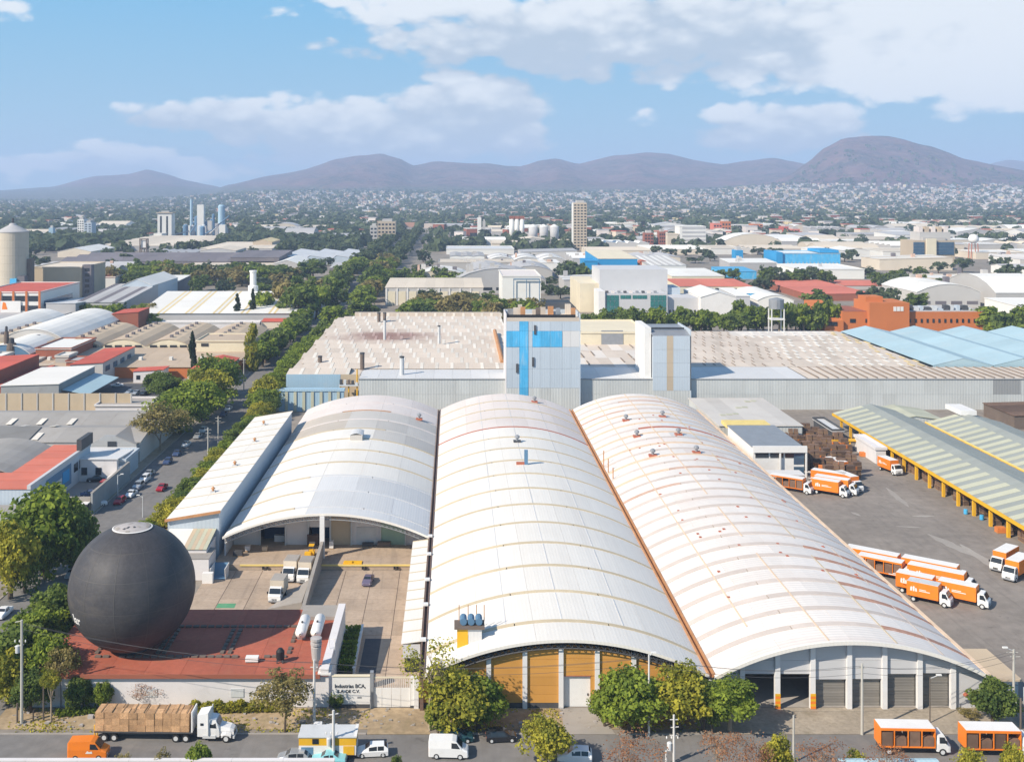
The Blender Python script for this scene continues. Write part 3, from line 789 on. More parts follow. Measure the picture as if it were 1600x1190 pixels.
t = thing('roof_vent_box', 'large grey box vent with a curved top on the left arched roof', 'roof vent', (x, y, z))
MB().box(x - 1.5, x + 1.5, y - 2.6, y + 2.6, z - .3, z + 1.3).build('housing', M['grey_roof'], t)
MB().sheet(arc(x - 1.6, x + 1.6, z + 1.3, .5, 8), y - 2.7, y + 2.7, .1).build('cover', M['light_grey_roof'], t)
x, y, z = on_arc(822, 725, -4.1, 35.1)
t = thing('roof_duct', 'bent blue duct standing on the crown of the middle arched roof', 'duct', (x, y, z))
MB().box(x - .4, x + .4, y - .4, y + .4, z - .2, z + 3.2).build('riser', M['blue_mid'], t)
MB().box(x - 2.2, x - .4, y - .4, y + .4, z - .1, z + .5).build('elbow', M['rust_red'], t)
x, y, z = on_arc(735, 1000, -4.1, 35.1)
t = thing('rooftop_unit', 'white rooftop unit with a yellow platform and pipes near the front of the middle roof', 'rooftop unit', (x, y, z))
MB().box(x - .3, x + 1.6, y - 1.0, y + 1.2, z - .4, z + 2.0).build('housing', M['light_grey_roof'], t)
MB().box(x - 1.9, x - .35, y - 1.0, y + .8, z - .9, z + 2.1).build('platform', M['yellow_paint'], t)
MB().box(x - 2.3, x + 2.0, y - 1.3, y + 1.5, z + 2.05, z + 2.35).build('deck', M['brown_dark'], t)
for i in range(3): MB().tube((x - 1.0 + i * 1.1, y - .7, z + 2.9), (x - 1.0 + i * 1.1, y + 1.2, z + 2.9), .5, n=10).build('drum', M['blue_mid'], t)
for dx_ in (-1.6, -.3, .9, 2.0): MB().tube((x + dx_, y + 1.2, z + 2.3), (x + dx_, y + 1.2, z + 4.6), .07, n=5).build('pipe', M['rust_orange'], t)
for tq, m_ in ((.19, 'cream_trim'), (.42, 'cream_trim'), (.66, 'tan_strip'), (.83, 'grey_strip')):
    for yy in range(20):
        ya = YF - 1 + yy * 9
        if RN.random() < .15: continue
        MB().sheet([(p_[0], p_[1] + .10) for p_ in arc(35.9, 73.6, HZ, HR, 1, tq, tq + .005)], ya + .03, ya + 8.9, .06).build('lap_strip', M[m_], hall3)
for tq in (.3, .5, .72):
    for yy in range(15):
        MB().sheet([(p_[0], p_[1] + .05) for p_ in arc(-4.1, 35.1, HZ, HR, 1, tq, tq + .004)], YF + 6.2 + yy * 11.6, YF + 16.4 + yy * 11.6, .04).build('lap_strip', M['light_grey_roof'], hall)
# small rust marks with shapes of their own: fixing plates on the right roof
for k in range(46):
    yy = RN.uniform(165, 300); xx = RN.choice((44.5, 50, 56, 61.5, 67)) + RN.uniform(-1.5, 1.5)
    z = arc_z(xx, 35.9, 73.6, HZ, HR)
    MB().box(xx - .22, xx + .22, yy - .3, yy + .3, z - .03, z + .10).build('fixing_plate', M['rust_red'], hall3)

# --- annex left of the left hall
ann = thing('annex_building', 'long lean-to hall with cream roof left of the arched halls', 'warehouse', (-49.7, 212, 0))
ax0, ax1, ay0, ay1 = -55.6, -45.6, 211.5, 306
MB().prism([(ax0, 0), (ax0, 7.6), (ax1, 9.3), (ax1, 0)], ay0, ay1).build('wall', M['tower_wall'], ann)
npn = 13
for i in range(npn):
    L = (ay1 - ay0 + .8) / npn; y = ay0 - .4 + i * L
    MB().sheet([(ax0 - .4, 7.75), ((ax0 + ax1) / 2, 8.65)], y + .02, y + L - .42, .12).build('roof_panel', M['white_roof'], ann)
    MB().sheet([((ax0 + ax1) / 2 + .03, 8.65), (ax1 + .3, 9.5)], y + .02, y + L - .42, .12).build('roof_panel', M['white_roof'], ann)
    MB().sheet([(ax0 - .4, 7.8), (ax1 + .3, 9.55)], y + L - .4, y + L, .14).build('skylight_strip', M['tan_strip'], ann)
MB().sheet([(ax0 - .45, 7.95), (ax1 + .35, 9.7)], ay0 - .65, ay0 - .42, .5).build('fascia', M['rust_orange'], ann)
lo = thing('annex_building', 'low white office with flat cream roof at the front of the lean-to hall', 'building', (-50, 203, 0))
MB().box(-55.0, -46.2, 203.2, 211.3, 0, 4.6).build('wall', M['white_wall'], lo)
MB().sheet([(203.0, 4.8), (211.45, 6.0)], -55.2, -50.6, .15, 'x').build('roof', M['white_roof'], lo)
for i in range(6): MB().sheet([(203.0, 4.85), (211.45, 6.05)], -50.55 + i * .74, -49.83 + i * .74, .15, 'x').build('roof_panel', M['canopy_cream' if i % 2 else 'sand_roof'], lo)
for i in range(4): MB().box(-54.4 + i * 2.1, -52.9 + i * 2.1, 203.1, 203.25, 1.9, 3.3).build('window', M['glass_blue'], lo)
MB().box(-55.4, -46.0, 202.3, 203.15, 3.45, 3.6).build('awning', M['steel_pale'], lo)
blk = thing('store_block', 'plain white block standing right of the black sphere', 'building', (-48, 195, 0))
x0_, y0_ = P(304, 906); x1_, _ = P(326, 906)
MB().box(x0_ - 4, x1_, y0_, y0_ + 6, 0, 3.9).build('wall', M['white_wall'], blk); MB().box(x0_ - 4.1, x1_ + .1, y0_ - .1, y0_ + 6.1, 3.9, 4.05).build('roof', M['concrete_grey'], blk)
# side strip roof between yard and middle hall
ls = thing('lean_to', 'narrow lean-to with white roof between the loading yard and the middle hall', 'building', (-6.2, 162, 0))
MB().box(-7.6, -5.0, 162.3, 209.0, 0, 4.15).build('wall', M['beige_wall'], ls)
ny_ = 11
for i in range(ny_):
    y = 162 + i * 47 / ny_
    MB().sheet([(-7.85, 4.35), (-4.9, 4.75)], y + .02, y + 47 / ny_ - .3, .12).build('roof_panel', M['white_roof'], ls)
    MB().sheet([(-7.85, 4.40), (-4.9, 4.80)], y + 47 / ny_ - .28, y + 47 / ny_, .12).build('skylight_strip', M['tan_strip'], ls)
MB().box(-7.6, -5.0, 162.0, 162.25, 2.2, 4.15).build('front_panel', M['facade'], ls); MB().box(-7.3, -5.2, 162.1, 162.2, 0.1, 2.1).build('door', M['black'], ls)  # black panel painted as the shade of an open entry
# ------------------------------------------------------------------ gatehouse with red roof, sphere
gh = thing('gatehouse', 'low white gatehouse with flat red roof under the black sphere', 'building', (-38, 151.3, 0))
gx0, gx1, gy0, gy1, gz = -58.7, -17.4, 151.3, 174.6, 4.4
MB().box(gx0, gx1, gy0, gy1, 0, gz).build('wall', M['white_wall'], gh)
nx, nyy = 8, 4
for i in range(nx):
    for j in range(nyy):
        xa = gx0 + (gx1 - gx0) * i / nx; xb = gx0 + (gx1 - gx0) * (i + 1) / nx; ya = gy0 - .3 + (gy1 - gy0 + .3) * j / nyy; yb = gy0 - .3 + (gy1 - gy0 + .3) * (j + 1) / nyy
        MB().box(xa + .015, xb - .015, ya + .015, yb - .015, gz + .01, gz + .16 + RN.random() * .008).build('roof_panel', M['red_roof'], gh)
RT = gz + .17
def caps(xa, ya, xb, yb, st=1.15):
    L = math.hypot(xb - xa, yb - ya); n = int(L / st)
    for i in range(n):
        t = (i + .5) / n; x = xa + (xb - xa) * t; y = ya + (yb - ya) * t
        if math.hypot(x + 47.3, y - 160) < 2.5: continue
        if RN.random() < .08: continue
        if abs(xb - xa) > abs(yb - ya): MB().box(x - st * .38, x + st * .38, y - .28, y + .28, RT + .003, RT + .22).build('ridge_cap', M['brown_dark'], gh)
        else: MB().box(x - .28, x + .28, y - st * .38, y + st * .38, RT + .003, RT + .22).build('ridge_cap', M['brown_dark'], gh)
ya, yb = DV(1026, RT), DV(979, RT)
xl = [XU(u, ya) for u in (147, 243, 253, 344, 356, 449)]
caps(xl[0], ya, xl[5], ya); caps(xl[0], yb, xl[5], yb)
for x in xl: caps(x, ya + .8, x, yb - .8)
# white parapets at the right end
MB().box(gx1 - 1.1, gx1 + .02, gy0 - .3, gy1 + .3, gz + .19, gz + 1.0).build('parapet', M['white_wall'], gh)
MB().box(XU(472, 172), gx1 - 1.15, 170.2, gy1 + .3, gz + .19, gz + .75).build('parapet_slab', M['concrete_grey'], gh)
MB().box(gx0 - .1, gx1 - 1.15, gy0 - .5, gy0 - .32, gz - .25, gz + .3).build('eave_edge', M['brick_red'], gh)
for i in range(3):
    q = MB(); q.box(-55 + i * 12, -53.2 + i * 12, gy0 - .08, gy0 + .1, 1.4, 2.6); q.build('window', M['steel_pale'], gh)
MB().tube((-54.6, 151.1, .0), (-54.6, 151.1, 3.9), .08, n=6).build('drainpipe', M['steel_grey'], gh)
# tanks, stack and small roof plant
def htank(u, v, label):
    x, y = P(u, v, RT + 1.2)
    t = thing('gas_tank', label, 'tank', (x, y, RT), group='white horizontal tanks on the red roof')
    b = MB(); zc = RT + 1.25; L = 2.6; r = .82
    prof = [(-L - .55, .15), (-L - .4, .5), (-L, r), (L, r), (L + .4, .5), (L + .55, .15)]
    n = 14; vs = []; fs = []
    for yy, rr in prof:
        for i in range(n): a = 2 * math.pi * i / n; vs.append((x + math.cos(a) * rr, y + yy, zc + math.sin(a) * rr))
    for k in range(len(prof) - 1):
        for i in range(n): fs.append((k * n + i, k * n + (i + 1) % n, (k + 1) * n + (i + 1) % n, (k + 1) * n + i))
    fs += [tuple(range(n)), tuple(range((len(prof) - 1) * n, len(prof) * n))]
    b.add(vs, fs); b.build('shell', M['paint_white'], t, smooth=True)
    for yy in (-1.7, 1.7): MB().box(x - .6, x + .6, y + yy - .15, y + yy + .15, RT, RT + .75).build('saddle', M['steel_grey'], t)
    MB().tube((x, y - .8, zc + .7), (x, y - .8, zc + 1.05), .16, n=8).build('valve', M['steel_dark'], t)
htank(473.5, 978, 'left white tank lying on the red gatehouse roof'); htank(497, 977, 'right white tank lying on the red gatehouse roof')
MB_ = MB(); x, y = P(486, 990, RT); t = thing('pallet_frame', 'rusty frame between the two white tanks on the red roof', 'frame', (x, y, RT))
MB().box(x - .6, x + .6, y - .8, y + .5, RT, RT + .5).build('base', M['ply'], t); MB().box(x - .5, x + .5, y + .3, y + .5, RT + .5, RT + 1.1).build('back', M['rust_orange'], t)
x, y = P(494, 1047, RT)
t = thing('exhaust_stack', 'tall white ribbed exhaust stack at the front of the red roof', 'stack', (x, y, RT))
MB().lathe((x, y, RT), [(.35, 0), (.35, 1.2), (.6, 1.6), (.75, 3.4), (.55, 3.5), (.8, 3.65), (.8, 4.0), (.5, 4.1), (.8, 4.25), (.8, 4.6), (.3, 4.7)], 14).build('flue', M['cap_pale'], t, smooth=False)
MB().tube((x - .5, y - .2, RT), (x - .5, y - .2, RT + 2.0), .06, n=5).build('ladder_rail', M['rust_orange'], t)
x, y = P(438, 1034, RT)
t = thing('water_tank', 'black water tank on legs near the front of the red roof', 'tank', (x, y, RT))
MB().lathe((x, y, RT + .5), [(.55, 0), (.6, .2), (.6, 1.1), (.35, 1.4), (.3, 1.5)], 14).build('tank', M['black'], t, smooth=False)
for dx_, dy_ in ((-.4, -.4), (.4, -.4), (.4, .4), (-.4, .4)): MB().box(x + dx_ - .08, x + dx_ + .08, y + dy_ - .08, y + dy_ + .08, RT, RT + .5).build('leg', M['steel_dark'], t)
x, y = P(394, 1033, RT)
t = thing('air_conditioner', 'small white air conditioner on the red roof', 'air conditioner', (x, y, RT))
MB().box(x - .9, x + .9, y - .5, y + .5, RT + .15, RT + .75).build('housing', M['paint_white'], t); MB().box(x - .8, x + .8, y - .4, y + .4, RT, RT + .15).build('feet', M['steel_dark'], t)
for k, u in enumerate((503, 513)):
    x, y = P(u, 1049, RT); t = thing('roof_curb', ['left white sloping roof curb beside the stack', 'right white sloping roof curb beside the parapet'][k], 'roof light', (x, y, RT), group='white roof curbs on the red roof')
    MB().prism([(y - 1.1, RT), (y + 1.1, RT), (y + 1.1, RT + .5), (y - 1.1, RT + .3)], x - .45, x + .45, 'x').build('curb', M['paint_white'], t)
    MB().box(x - .35, x + .35, y - .9, y + .9, RT + .52, RT + .58).build('pane', M['pink_roof'], t)
x, y = P(519, 1022, RT); t = thing('aerial_frame', 'thin white frame standing against the right parapet of the red roof', 'frame', (x, y, RT))
for dx_ in (-.4, .4): MB().tube((x + dx_, y, RT), (x + dx_, y, RT + 2.4), .06, n=5).build('post', M['paint_white'], t)
MB().tube((x - .4, y, RT + 2.2), (x + .4, y, RT + 2.2), .05, n=5).build('rail', M['paint_white'], t)

# sphere
SR = 9.05; scx, scy, scz = -47.3, 160.2, RT + SR - .12
sp = thing('inflatable_sphere', 'huge black sphere with pale round cap resting on the red roof', 'balloon', (scx, scy, RT))
ng, nr = 24, 40
for gidx in range(ng):
    vs = []; fs = []; k = 4
    for j in range(nr + 1):
        th = math.pi * j / nr
        for i in range(k + 1):
            ph = 2 * math.pi * (gidx + i / k) / ng
            r = SR * (1 - .0016 * (1 - math.sin(math.pi * i / k)))
            zz = math.cos(th) * r
            if zz > 0: pass
            vs.append((scx + r * math.sin(th) * math.cos(ph), scy + r * math.sin(th) * math.sin(ph), scz + zz))
    for j in range(nr):
        for i in range(k):
            a = j * (k + 1) + i; fs.append((a, a + k + 1, a + k + 2, a + 1))
    b = MB(); b.add(vs, fs); b.build('gore', M['sphere'], sp, smooth=True)
SEAMS = 1
# pale cap on the top, follows the sphere
def sph(th, ph, r): return (scx + r * math.sin(th) * math.cos(ph), scy + r * math.sin(th) * math.sin(ph), scz + r * math.cos(th))
TC = math.asin(2.85 / SR)
def cap_patch(t0, t1, p0, p1, dr, n=6, k=24):
    b = MB(); vs = []; fs = []
    for j in range(n + 1):
        for i in range(k + 1): vs.append(sph(t0 + (t1 - t0) * j / n, p0 + (p1 - p0) * i / k, SR + dr))
    for j in range(n):
        for i in range(k): a = j * (k + 1) + i; fs.append((a, a + k + 1, a + k + 2, a + 1))
    return b.add(vs, fs)
for th_ in (42, 68, 95, 118): cap_patch(math.radians(th_), math.radians(th_ + .55), 0, 2 * math.pi, .015, 1, 72).build('seam_band', M['sphere_seam'], sp, smooth=True)
for a_ in range(0, 360, 30): cap_patch(math.radians(20), math.radians(150), math.radians(a_), math.radians(a_ + .6), .012, 30, 1).build('seam', M['sphere_seam'], sp, smooth=True)
cap = cap_patch(.001, TC, 0, 2 * math.pi, .05).build('cap', M['cap_pale'], sp, smooth=True)
cap_patch(TC * .93, TC * 1.0, 0, 2 * math.pi, .12, 2, 40).build('cap_rim', M['paint_white'], cap)
for (t0, t1, a0, a1) in ((.30, .52, 248, 262), (.52, .66, 238, 250), (.30, .46, 292, 308), (.38, .55, 322, 336), (.66, .84, 196, 222), (.45, .6, 60, 84), (.7, .86, 350, 400), (.2, .3, 100, 150), (.75, .88, 262, 276)):
    cap_patch(TC * t0, TC * t1, math.radians(a0), math.radians(a1), .09, 2, 6).build('emblem_mark', M['steel_dark' if a0 in (248, 238, 292) else 'concrete_grey'], cap)
def text_mesh(body, size, ext=0.0, spacing=1.0):
    cu = bpy.data.curves.new('lettering', 'FONT'); cu.body = body; cu.size = size; cu.extrude = ext; cu.align_x = 'CENTER'; cu.align_y = 'CENTER'; cu.space_character = spacing; cu.resolution_u = 3; cu.offset = size * .012
    o = bpy.data.objects.new('lettering', cu); COL.objects.link(o)
    bpy.context.view_layer.update()
    me = bpy.data.meshes.new_from_object(o.evaluated_get(bpy.context.evaluated_depsgraph_get()))
    bpy.data.objects.remove(o); return me
def put_text(body, size, m, parent, fn, ext=.02, spacing=1.0, name='lettering'):
    me = text_mesh(body, size, ext, spacing); o_ = off(parent)
    for v in me.vertices: v.co = Vector(fn(v.co.x, v.co.y, v.co.z)) - o_
    me.materials.clear(); me.materials.append(m)
    o = bpy.data.objects.new(name, me); COL.objects.link(o); o.parent = parent; OFF[o.name] = o_
    return o
ph0, th0 = math.radians(226), math.radians(106)
put_text('lar', 1.9, M['paint_white'], sp, lambda x, y, z: sph(th0 - y / SR, ph0 + x / SR / math.sin(th0), SR + .04 + z), .03)
MB().lathe((scx, scy, RT), [(2.6, 0), (2.5, .35), (2.2, .5)], 24).build('base_ring', M['steel_dark'], sp)

# ------------------------------------------------------------------ street wall with the company name, gate, hedge
wy = 151.0
w1 = thing('street_wall', 'white street wall lettered with the company name beside the gate', 'wall', (-14.5, wy, 0))
wx0, wx1 = XU(519, wy), XU(578, wy)
MB().box(wx0, wx1, wy, wy + .35, .55, 4.35).build('wall', M['paint_white'], w1); MB().box(wx0, wx1, wy - .02, wy + .35, 0, .55).build('plinth', M['steel_dark'], w1)
MB().box(wx0 - .05, wx1 + .05, wy - .1, wy + .45, 4.352, 4.5).build('coping', M['cream_wall'], w1)
MB().box(wx1 + .01, wx1 + .5, wy - .1, wy + .6, 0, 5.0).build('pillar', M['steel_grey'], w1)
cxm = XU(547, wy)
put_text('Industrias BCA,', .74, M['text_black'], w1, lambda x, y, z: (cxm + x * .92, wy - .03 - z, 3.05 + y))
put_text('S.A. DE C.V.', .60, M['text_black'], w1, lambda x, y, z: (cxm - .2 + x, wy - .03 - z, 2.33 + y))
MB().box(cxm - 2.2, cxm - 1.4, wy - .02, wy - .003, 1.35, 1.55).build('small_plate', M['pink_roof'], w1); MB().box(cxm + 1.0, cxm + 1.6, wy - .02, wy - .003, 1.35, 1.6).build('small_plate', M['steel_grey'], w1)
gt = thing('street_gate', 'white sliding gate with open grille above the solid panels', 'gate', (-8.5, wy, 0))
ga, gb = XU(582, wy) , XU(641, wy)
n = 4
for i in range(n):
    a = ga + (gb - ga) * i / n; c = ga + (gb - ga) * (i + 1) / n
    MB().box(a + .02, c - .02, wy + .12, wy + .2, .1, 2.75).build('panel', M['paint_white'], gt)
    for k in range(5): MB().tube((a + (c - a) * (k + .5) / 5, wy + .16, 2.75), (a + (c - a) * (k + .5) / 5, wy + .16, 4.1), .035, n=4).build('bar', M['paint_white'], gt)
MB().box(ga, gb, wy + .08, wy + .24, 4.1, 4.28).build('top_rail', M['cream_wall'], gt)
MB().box(gb + .02, gb + .9, wy - .1, wy + .4, .4, 4.3).build('gate_post', M['paint_white'], gt); MB().box(gb + .02, gb + .9, wy - .12, wy + .4, 0, .4).build('post_foot', M['steel_dark'], gt)
pl = thing('planter_wall', 'low white wall with square openings edging the hedge', 'wall', (-13, 152, 0))
p0, p1 = P(553, 1054), P(566, 985)
nseg = 6
for i in range(nseg):
    ya_ = p0[1] + (p1[1] - p0[1]) * i / nseg; yb_ = p0[1] + (p1[1] - p0[1]) * (i + 1) / nseg; xm = p0[0] + (p1[0] - p0[0]) * (i + .5) / nseg
    MB().box(xm - .15, xm + .15, ya_, ya_ + 1.0, 0, 1.0).build('pier', M['paint_white'], pl)
    MB().box(xm - .12, xm + .12, ya_ + 1.0, yb_, 0, .3).build('sill', M['paint_white'], pl)
MB().box((p0[0] + p1[0]) / 2 - .2, (p0[0] + p1[0]) / 2 + .2, p0[1], p1[1], 1.0, 1.12).build('coping', M['paint_white'], pl)
# near boundary wall along the bottom of the picture
nw = thing('boundary_wall', 'cream boundary wall running along the near side of the street', 'wall', (-36, 129, 0))
zt = ZV(1184.5, 129.3)
for i in range(7):
    a = XU(-40, 129) + i * 6.1
    MB().box(a + .02, a + 6.08, 129.0, 129.4, 0, zt - .16).build('wall_panel', M['cream_wall'], nw)
    MB().box(a + .01, a + 6.09, 128.9, 129.5, zt - .158, zt).build('coping', M['white_wall'], nw)
MB().box(XU(470, 129), XU(660, 129), 129, 129.3, 0, zt - .5).build('low_wall', M['concrete_grey'], nw)
x0_, x1_ = XU(1308, 129), XU(1462, 129); z_ = ZV(1182, 129)
t = thing('street_canopy', 'pale blue curved street canopy at the bottom right edge', 'canopy', ((x0_ + x1_) / 2, 128.3, 0))
MB().sheet([(127.4, z_ - .5), (127.8, z_ - .12), (128.4, z_), (129.0, z_ - .12), (129.3, z_ - .5)], x0_, x1_, .08, 'x').build('roof', M['pale_blue_roof'], t)
for x in (x0_ + .6, x1_ - .6): MB().tube((x, 128.3, 0), (x, 128.3, z_ - .2), .12, n=8).build('post', M['steel_pale'], t)
x0_, _ = P(1543, 1070); t = thing('guard_booth', 'small white booth with tan roof right of the right arched hall', 'building', (x0_ + 4, 152, 0))
bx0, bx1 = XU(1556, 153), XU(1588, 153)
MB().box(bx0, bx1, 152.5, 160, 0, 3.3).build('wall', M['white_wall'], t); MB().box(bx0 - .6, bx1 + .2, 151.8, 162, 3.32, 3.6).build('roof', M['sand_roof'], t)
for i in range(2): MB().box(bx0 + .4 + i * 1.4, bx0 + 1.4 + i * 1.4, 152.4, 152.6, .9, 2.6).build('window', M['glass_blue'], t)
t = thing('boundary_fence', 'grey wall with dark openings at the far right of the street', 'wall', (bx1 + 4, 151.5, 0))
for i in range(6): MB().box(bx1 + .3 + i * 3, bx1 + 3.2 + i * 3, 151.5, 151.8, 0, 2.6).build('wall_panel', M['facade'], t)

# ------------------------------------------------------------------ long factory behind the halls
fx = thing('factory_building', 'long grey ribbed factory with stained brown roof behind the arched halls', 'factory', (80, 355, 0))
WX0, WX1 = -31.0, 212.0
nb = 54
for i in range(nb):
    a = WX0 + (WX1 - WX0) * i / nb; c = WX0 + (WX1 - WX0) * (i + 1) / nb
    dk = a > 172
    MB().box(a + .01, c - .01, 355, 355.3, 5.0, 9.8).build('wall_panel', M['wall_grey_dark' if dk and i % 5 != 3 else 'wall_grey'], fx)
    MB().box(a + .01, c - .01, 355.03, 355.3, 0, 4.97).build('wall_panel', M['wall_grey'], fx)
MB().box(WX0, WX1, 355.35, 478, 0, 9.2).build('core', M['wall_grey'], fx)
MB().box(WX0 - .2, WX1 + .2, 354.8, 355.5, 9.81, 10.05).build('eave', M['wall_grey_dark'], fx)
# white front strip of roof
for i in range(24):
    a = WX0 + i * 6.1
    if a > 112: break
    MB().sheet([(355.5, 10.1), (377, 10.35)], a + .02, a + 6.08, .15, 'x').build('roof_panel', M['light_grey_roof'], fx)
def roof_field(x0, x1, y0, y1, z0, cols, rows, pick, slope=.0, tooth=0.0):
    for j in range(rows):
        for i in range(cols):
            a = x0 + (x1 - x0) * i / cols; c = x0 + (x1 - x0) * (i + 1) / cols; ya = y0 + (y1 - y0) * j / rows; yb = y0 + (y1 - y0) * (j + 1) / rows
            z = z0 + slope * j
            key = pick(i, j)
            if key is None: continue
            MB().sheet([(ya + .02, z), (yb - .02, z + .18)], a + .02, c - .02, .14, 'x').build('roof_panel', M[key], fx)
            if tooth == 1 or (tooth == 2 and (i * 3 + j) % 4 < 2):
                L = (yb - ya) * (1 if tooth == 1 else RN.uniform(.35, .6)); q = ya + (yb - ya - L) * (.5 if tooth == 1 else RN.random())
                MB().box(c - .2, c + .2, q + .05, q + L - .05, z + .19, z + .42).build('seam', M['brown_roof_d'], fx)
            if tooth == 3 and i < 28:
                wd = .2 if i < 12 else (1.0 if i < 23 else (.9 if i < 25 else .12)); key = 'brown_roof_d' if i < 12 else ('far_white' if i < 23 else ('yellow_sheet' if i < 25 else 'brown_roof_b'))
                for q in range(2):
                    if RN.random() < .25: continue
                    s0 = ya + (yb - ya) * (.5 * q + RN.uniform(.02, .12)); xo = c + (q - .5) * 1.6 - .8; MB().box(xo - wd / 2, xo + wd / 2, s0, s0 + (yb - ya) * RN.uniform(.22, .36), z + .19, z + .36).build('seam' if i < 12 else 'rooflight', M[key], fx)
def pick_mid(i, j): return 'brown_light' if (i + j) % 3 == 0 else 'brown_roof'
roof_field(116, 212, 355.6, 377, 10.1, 30, 1, lambda i, j: 'brown_roof', .0, 1)
roof_field(43, 78, 377.1, 470, 10.4, 8, 5, pick_mid, .0, 2)
def pick_right(i, j):
    xm, ym = 79 + (i + .5) * 151 / 44, 392.2 + (j + .5) * 75.8 / 6
    if xm > 166.5: return None
    if 11 <= i < 23 and j == 5: return 'brown_light'
    return 'brown_roof' if (i * 5 + j * 3) % 4 else 'brown_roof_b'
roof_field(79, 230, 377.2, 468, 10.4, 44, 6, pick_right, .05, 3)
# left part: low monitors in rows with pale rooflights
lw = thing('factory_building', 'factory wing with many pale rooflights and light blue wall left of the blue cross tower', 'factory', (-16, 360, 0))
LX0, LX1, LY0, LY1 = -55.5, 22.5, 360, 522
MB().box(LX0, LX0 + 18, LY0, LY0 + .4, 0, 10.6).build('wall', M['pale_blue_wall'], lw)
MB().box(LX0 + 18.05, WX0, LY0 + .05, LY0 + .4, 0, 10.6).build('wall', M['beige_wall'], lw)
MB().box(LX0, WX0 - .1, LY0 + .45, LY1, 0, 10.3).build('core', M['brown_roof'], lw)
nrow = 12; rd = (LY1 - 377.5) / nrow
def red_stain(x, y): return ((x + 12) / 26.0) ** 2 + ((y - 455) / 15.0) ** 2 < 1 + RN.uniform(-.25, .25)
yst = [LY0 + .5 if False else 360.5 + (LY1 - 360.5) * j / 14 for j in range(15)]
for j in range(14):
    ya, yb = yst[j], yst[j + 1]
    xa0 = LX0 if True else 0
    ncol = 15
    for i in range(ncol):
        a = LX0 + (LX1 - LX0) * i / ncol; c = LX0 + (LX1 - LX0) * (i + 1) / ncol
        if yb < 378 and c > WX0 - 1: continue
        sh_ = (j * 5 % 3) * (c - a) / 3; a += sh_; c = min(c + sh_, LX1)
        if c - a < 1: continue
        st = red_stain((a + c) / 2, (ya + yb) / 2)
        w = (c - a)
        z = 10.6
        MB().sheet([(ya + .02, z), ((ya * .35 + yb * .65), z + .75), (yb - .02, z)], a + .02, c - w * .22, .14, 'x').build('roof_panel', M['wing_roof'], lw)
        MB().sheet([(ya + .02, z + .05), ((ya * .35 + yb * .65), z + .85), (yb - .02, z + .05)], c - w * .22 + .02, c - .02, .14, 'x').build('rooflight', M['wing_light'], lw)
MB().box(LX0 + 8, LX1, LY1 + .1, LY1 + 3, 9.0, 12.6).build('back_monitor', M['brown_roof_b'], lw)
for i in range(16): MB().box(LX0 + 10 + i * 4.5, LX0 + 11.2 + i * 4.5, LY1 + .0, LY1 + .09, 10.8, 12.4).build('rooflight', M['rooflight'], lw)
# chimneys and pipes on the wing
for k, (u, v, h, lab) in enumerate(((500,600,4.8,'dark chimney in front of the light blue factory wall'),(566,578,5.5,'thin dark chimney at the corner of the grey factory'),(628,585,5.6,'grey chimney on the white roof strip'),(601,535,9,'pale chimney in the red stained part of the factory roof'),(686,540,7.5,'thin pipe on the factory roof right of the stain'),(592,505,4.5,'left short dark vent at the back of the factory roof'),(601,505,4.5,'right short dark vent at the back of the factory roof'))):
    z = 10.2 if k else 3.0
    x, y = P(u, v, z); h = h if k else 9.5
    t = thing('chimney', lab, 'chimney', (x, y, z - 1)); r = .55 if k in (3, 4) else .75
    MB().lathe((x, y, z - 1), [(r, 0), (r, h + 1), (r * .6, h + 1)], 10).build('flue', M['brown_dark' if k in (0, 1, 5, 6) else 'steel_pale'], t); MB().lathe((x, y, z + h), [(r * 1.1, 0), (r * 1.1, .5), (r * .5, .55)], 10).build('cowl', M['steel_dark'], t)
x, y = P(785, 568, 11); x2, y2 = P(773, 522, 11)
tag(MB().tube((x, y, 11.6), (x2, y2, 12.4), .8, n=8).build('roof_conveyor', M['rust_orange']), 'long rusty conveyor pipe on the factory roof left of the blue cross tower', 'conveyor')
t = thing('machinery_platform', 'cluttered steel platform with pipes beside the light blue factory wall', 'machinery', (XU(550, 356), 356, 0))
for u in (532, 545, 558): x = XU(u, 356); MB().tube((x, 356, 0), (x, 356, 13 if u == 558 else 9), .22, n=6).build('post', M['yellow_paint'], t)
MB().box(XU(530, 356), XU(560, 356), 355.2, 357.5, 7.6, 8.0).build('deck', M['steel_pale'], t)
for i in range(5): q = RN.uniform(0, 1); MB().box(XU(531 + 6 * i, 356), XU(535 + 6 * i, 356), 355.5, 357, 8.0, 8.6 + q).build('machine', M[('steel_dark', 'steel_pale', 'brown_dark')[i % 3]], t)
# light blue low shed in front
bld('storage_shed', 'low turquoise shed with pale vertical panels left of the left arched hall', 'shed', XU(428, 352), XU(537, 352), 352, 354.2, ZV(610, 352), M['pale_blue_wall'], M['pale_blue_wall'])
for i in range(8):
    a = XU(432 + i * 13.5, 351.9); tag(MB().box(a, a + .9, 351.7, 351.98, .2, ZV(612, 352)).build('shutter_panel', M['canopy_cream']), f'pale vertical panel on the turquoise shed wall, {ordw(i)} from the left', 'panel', 'pale panels on the turquoise shed')
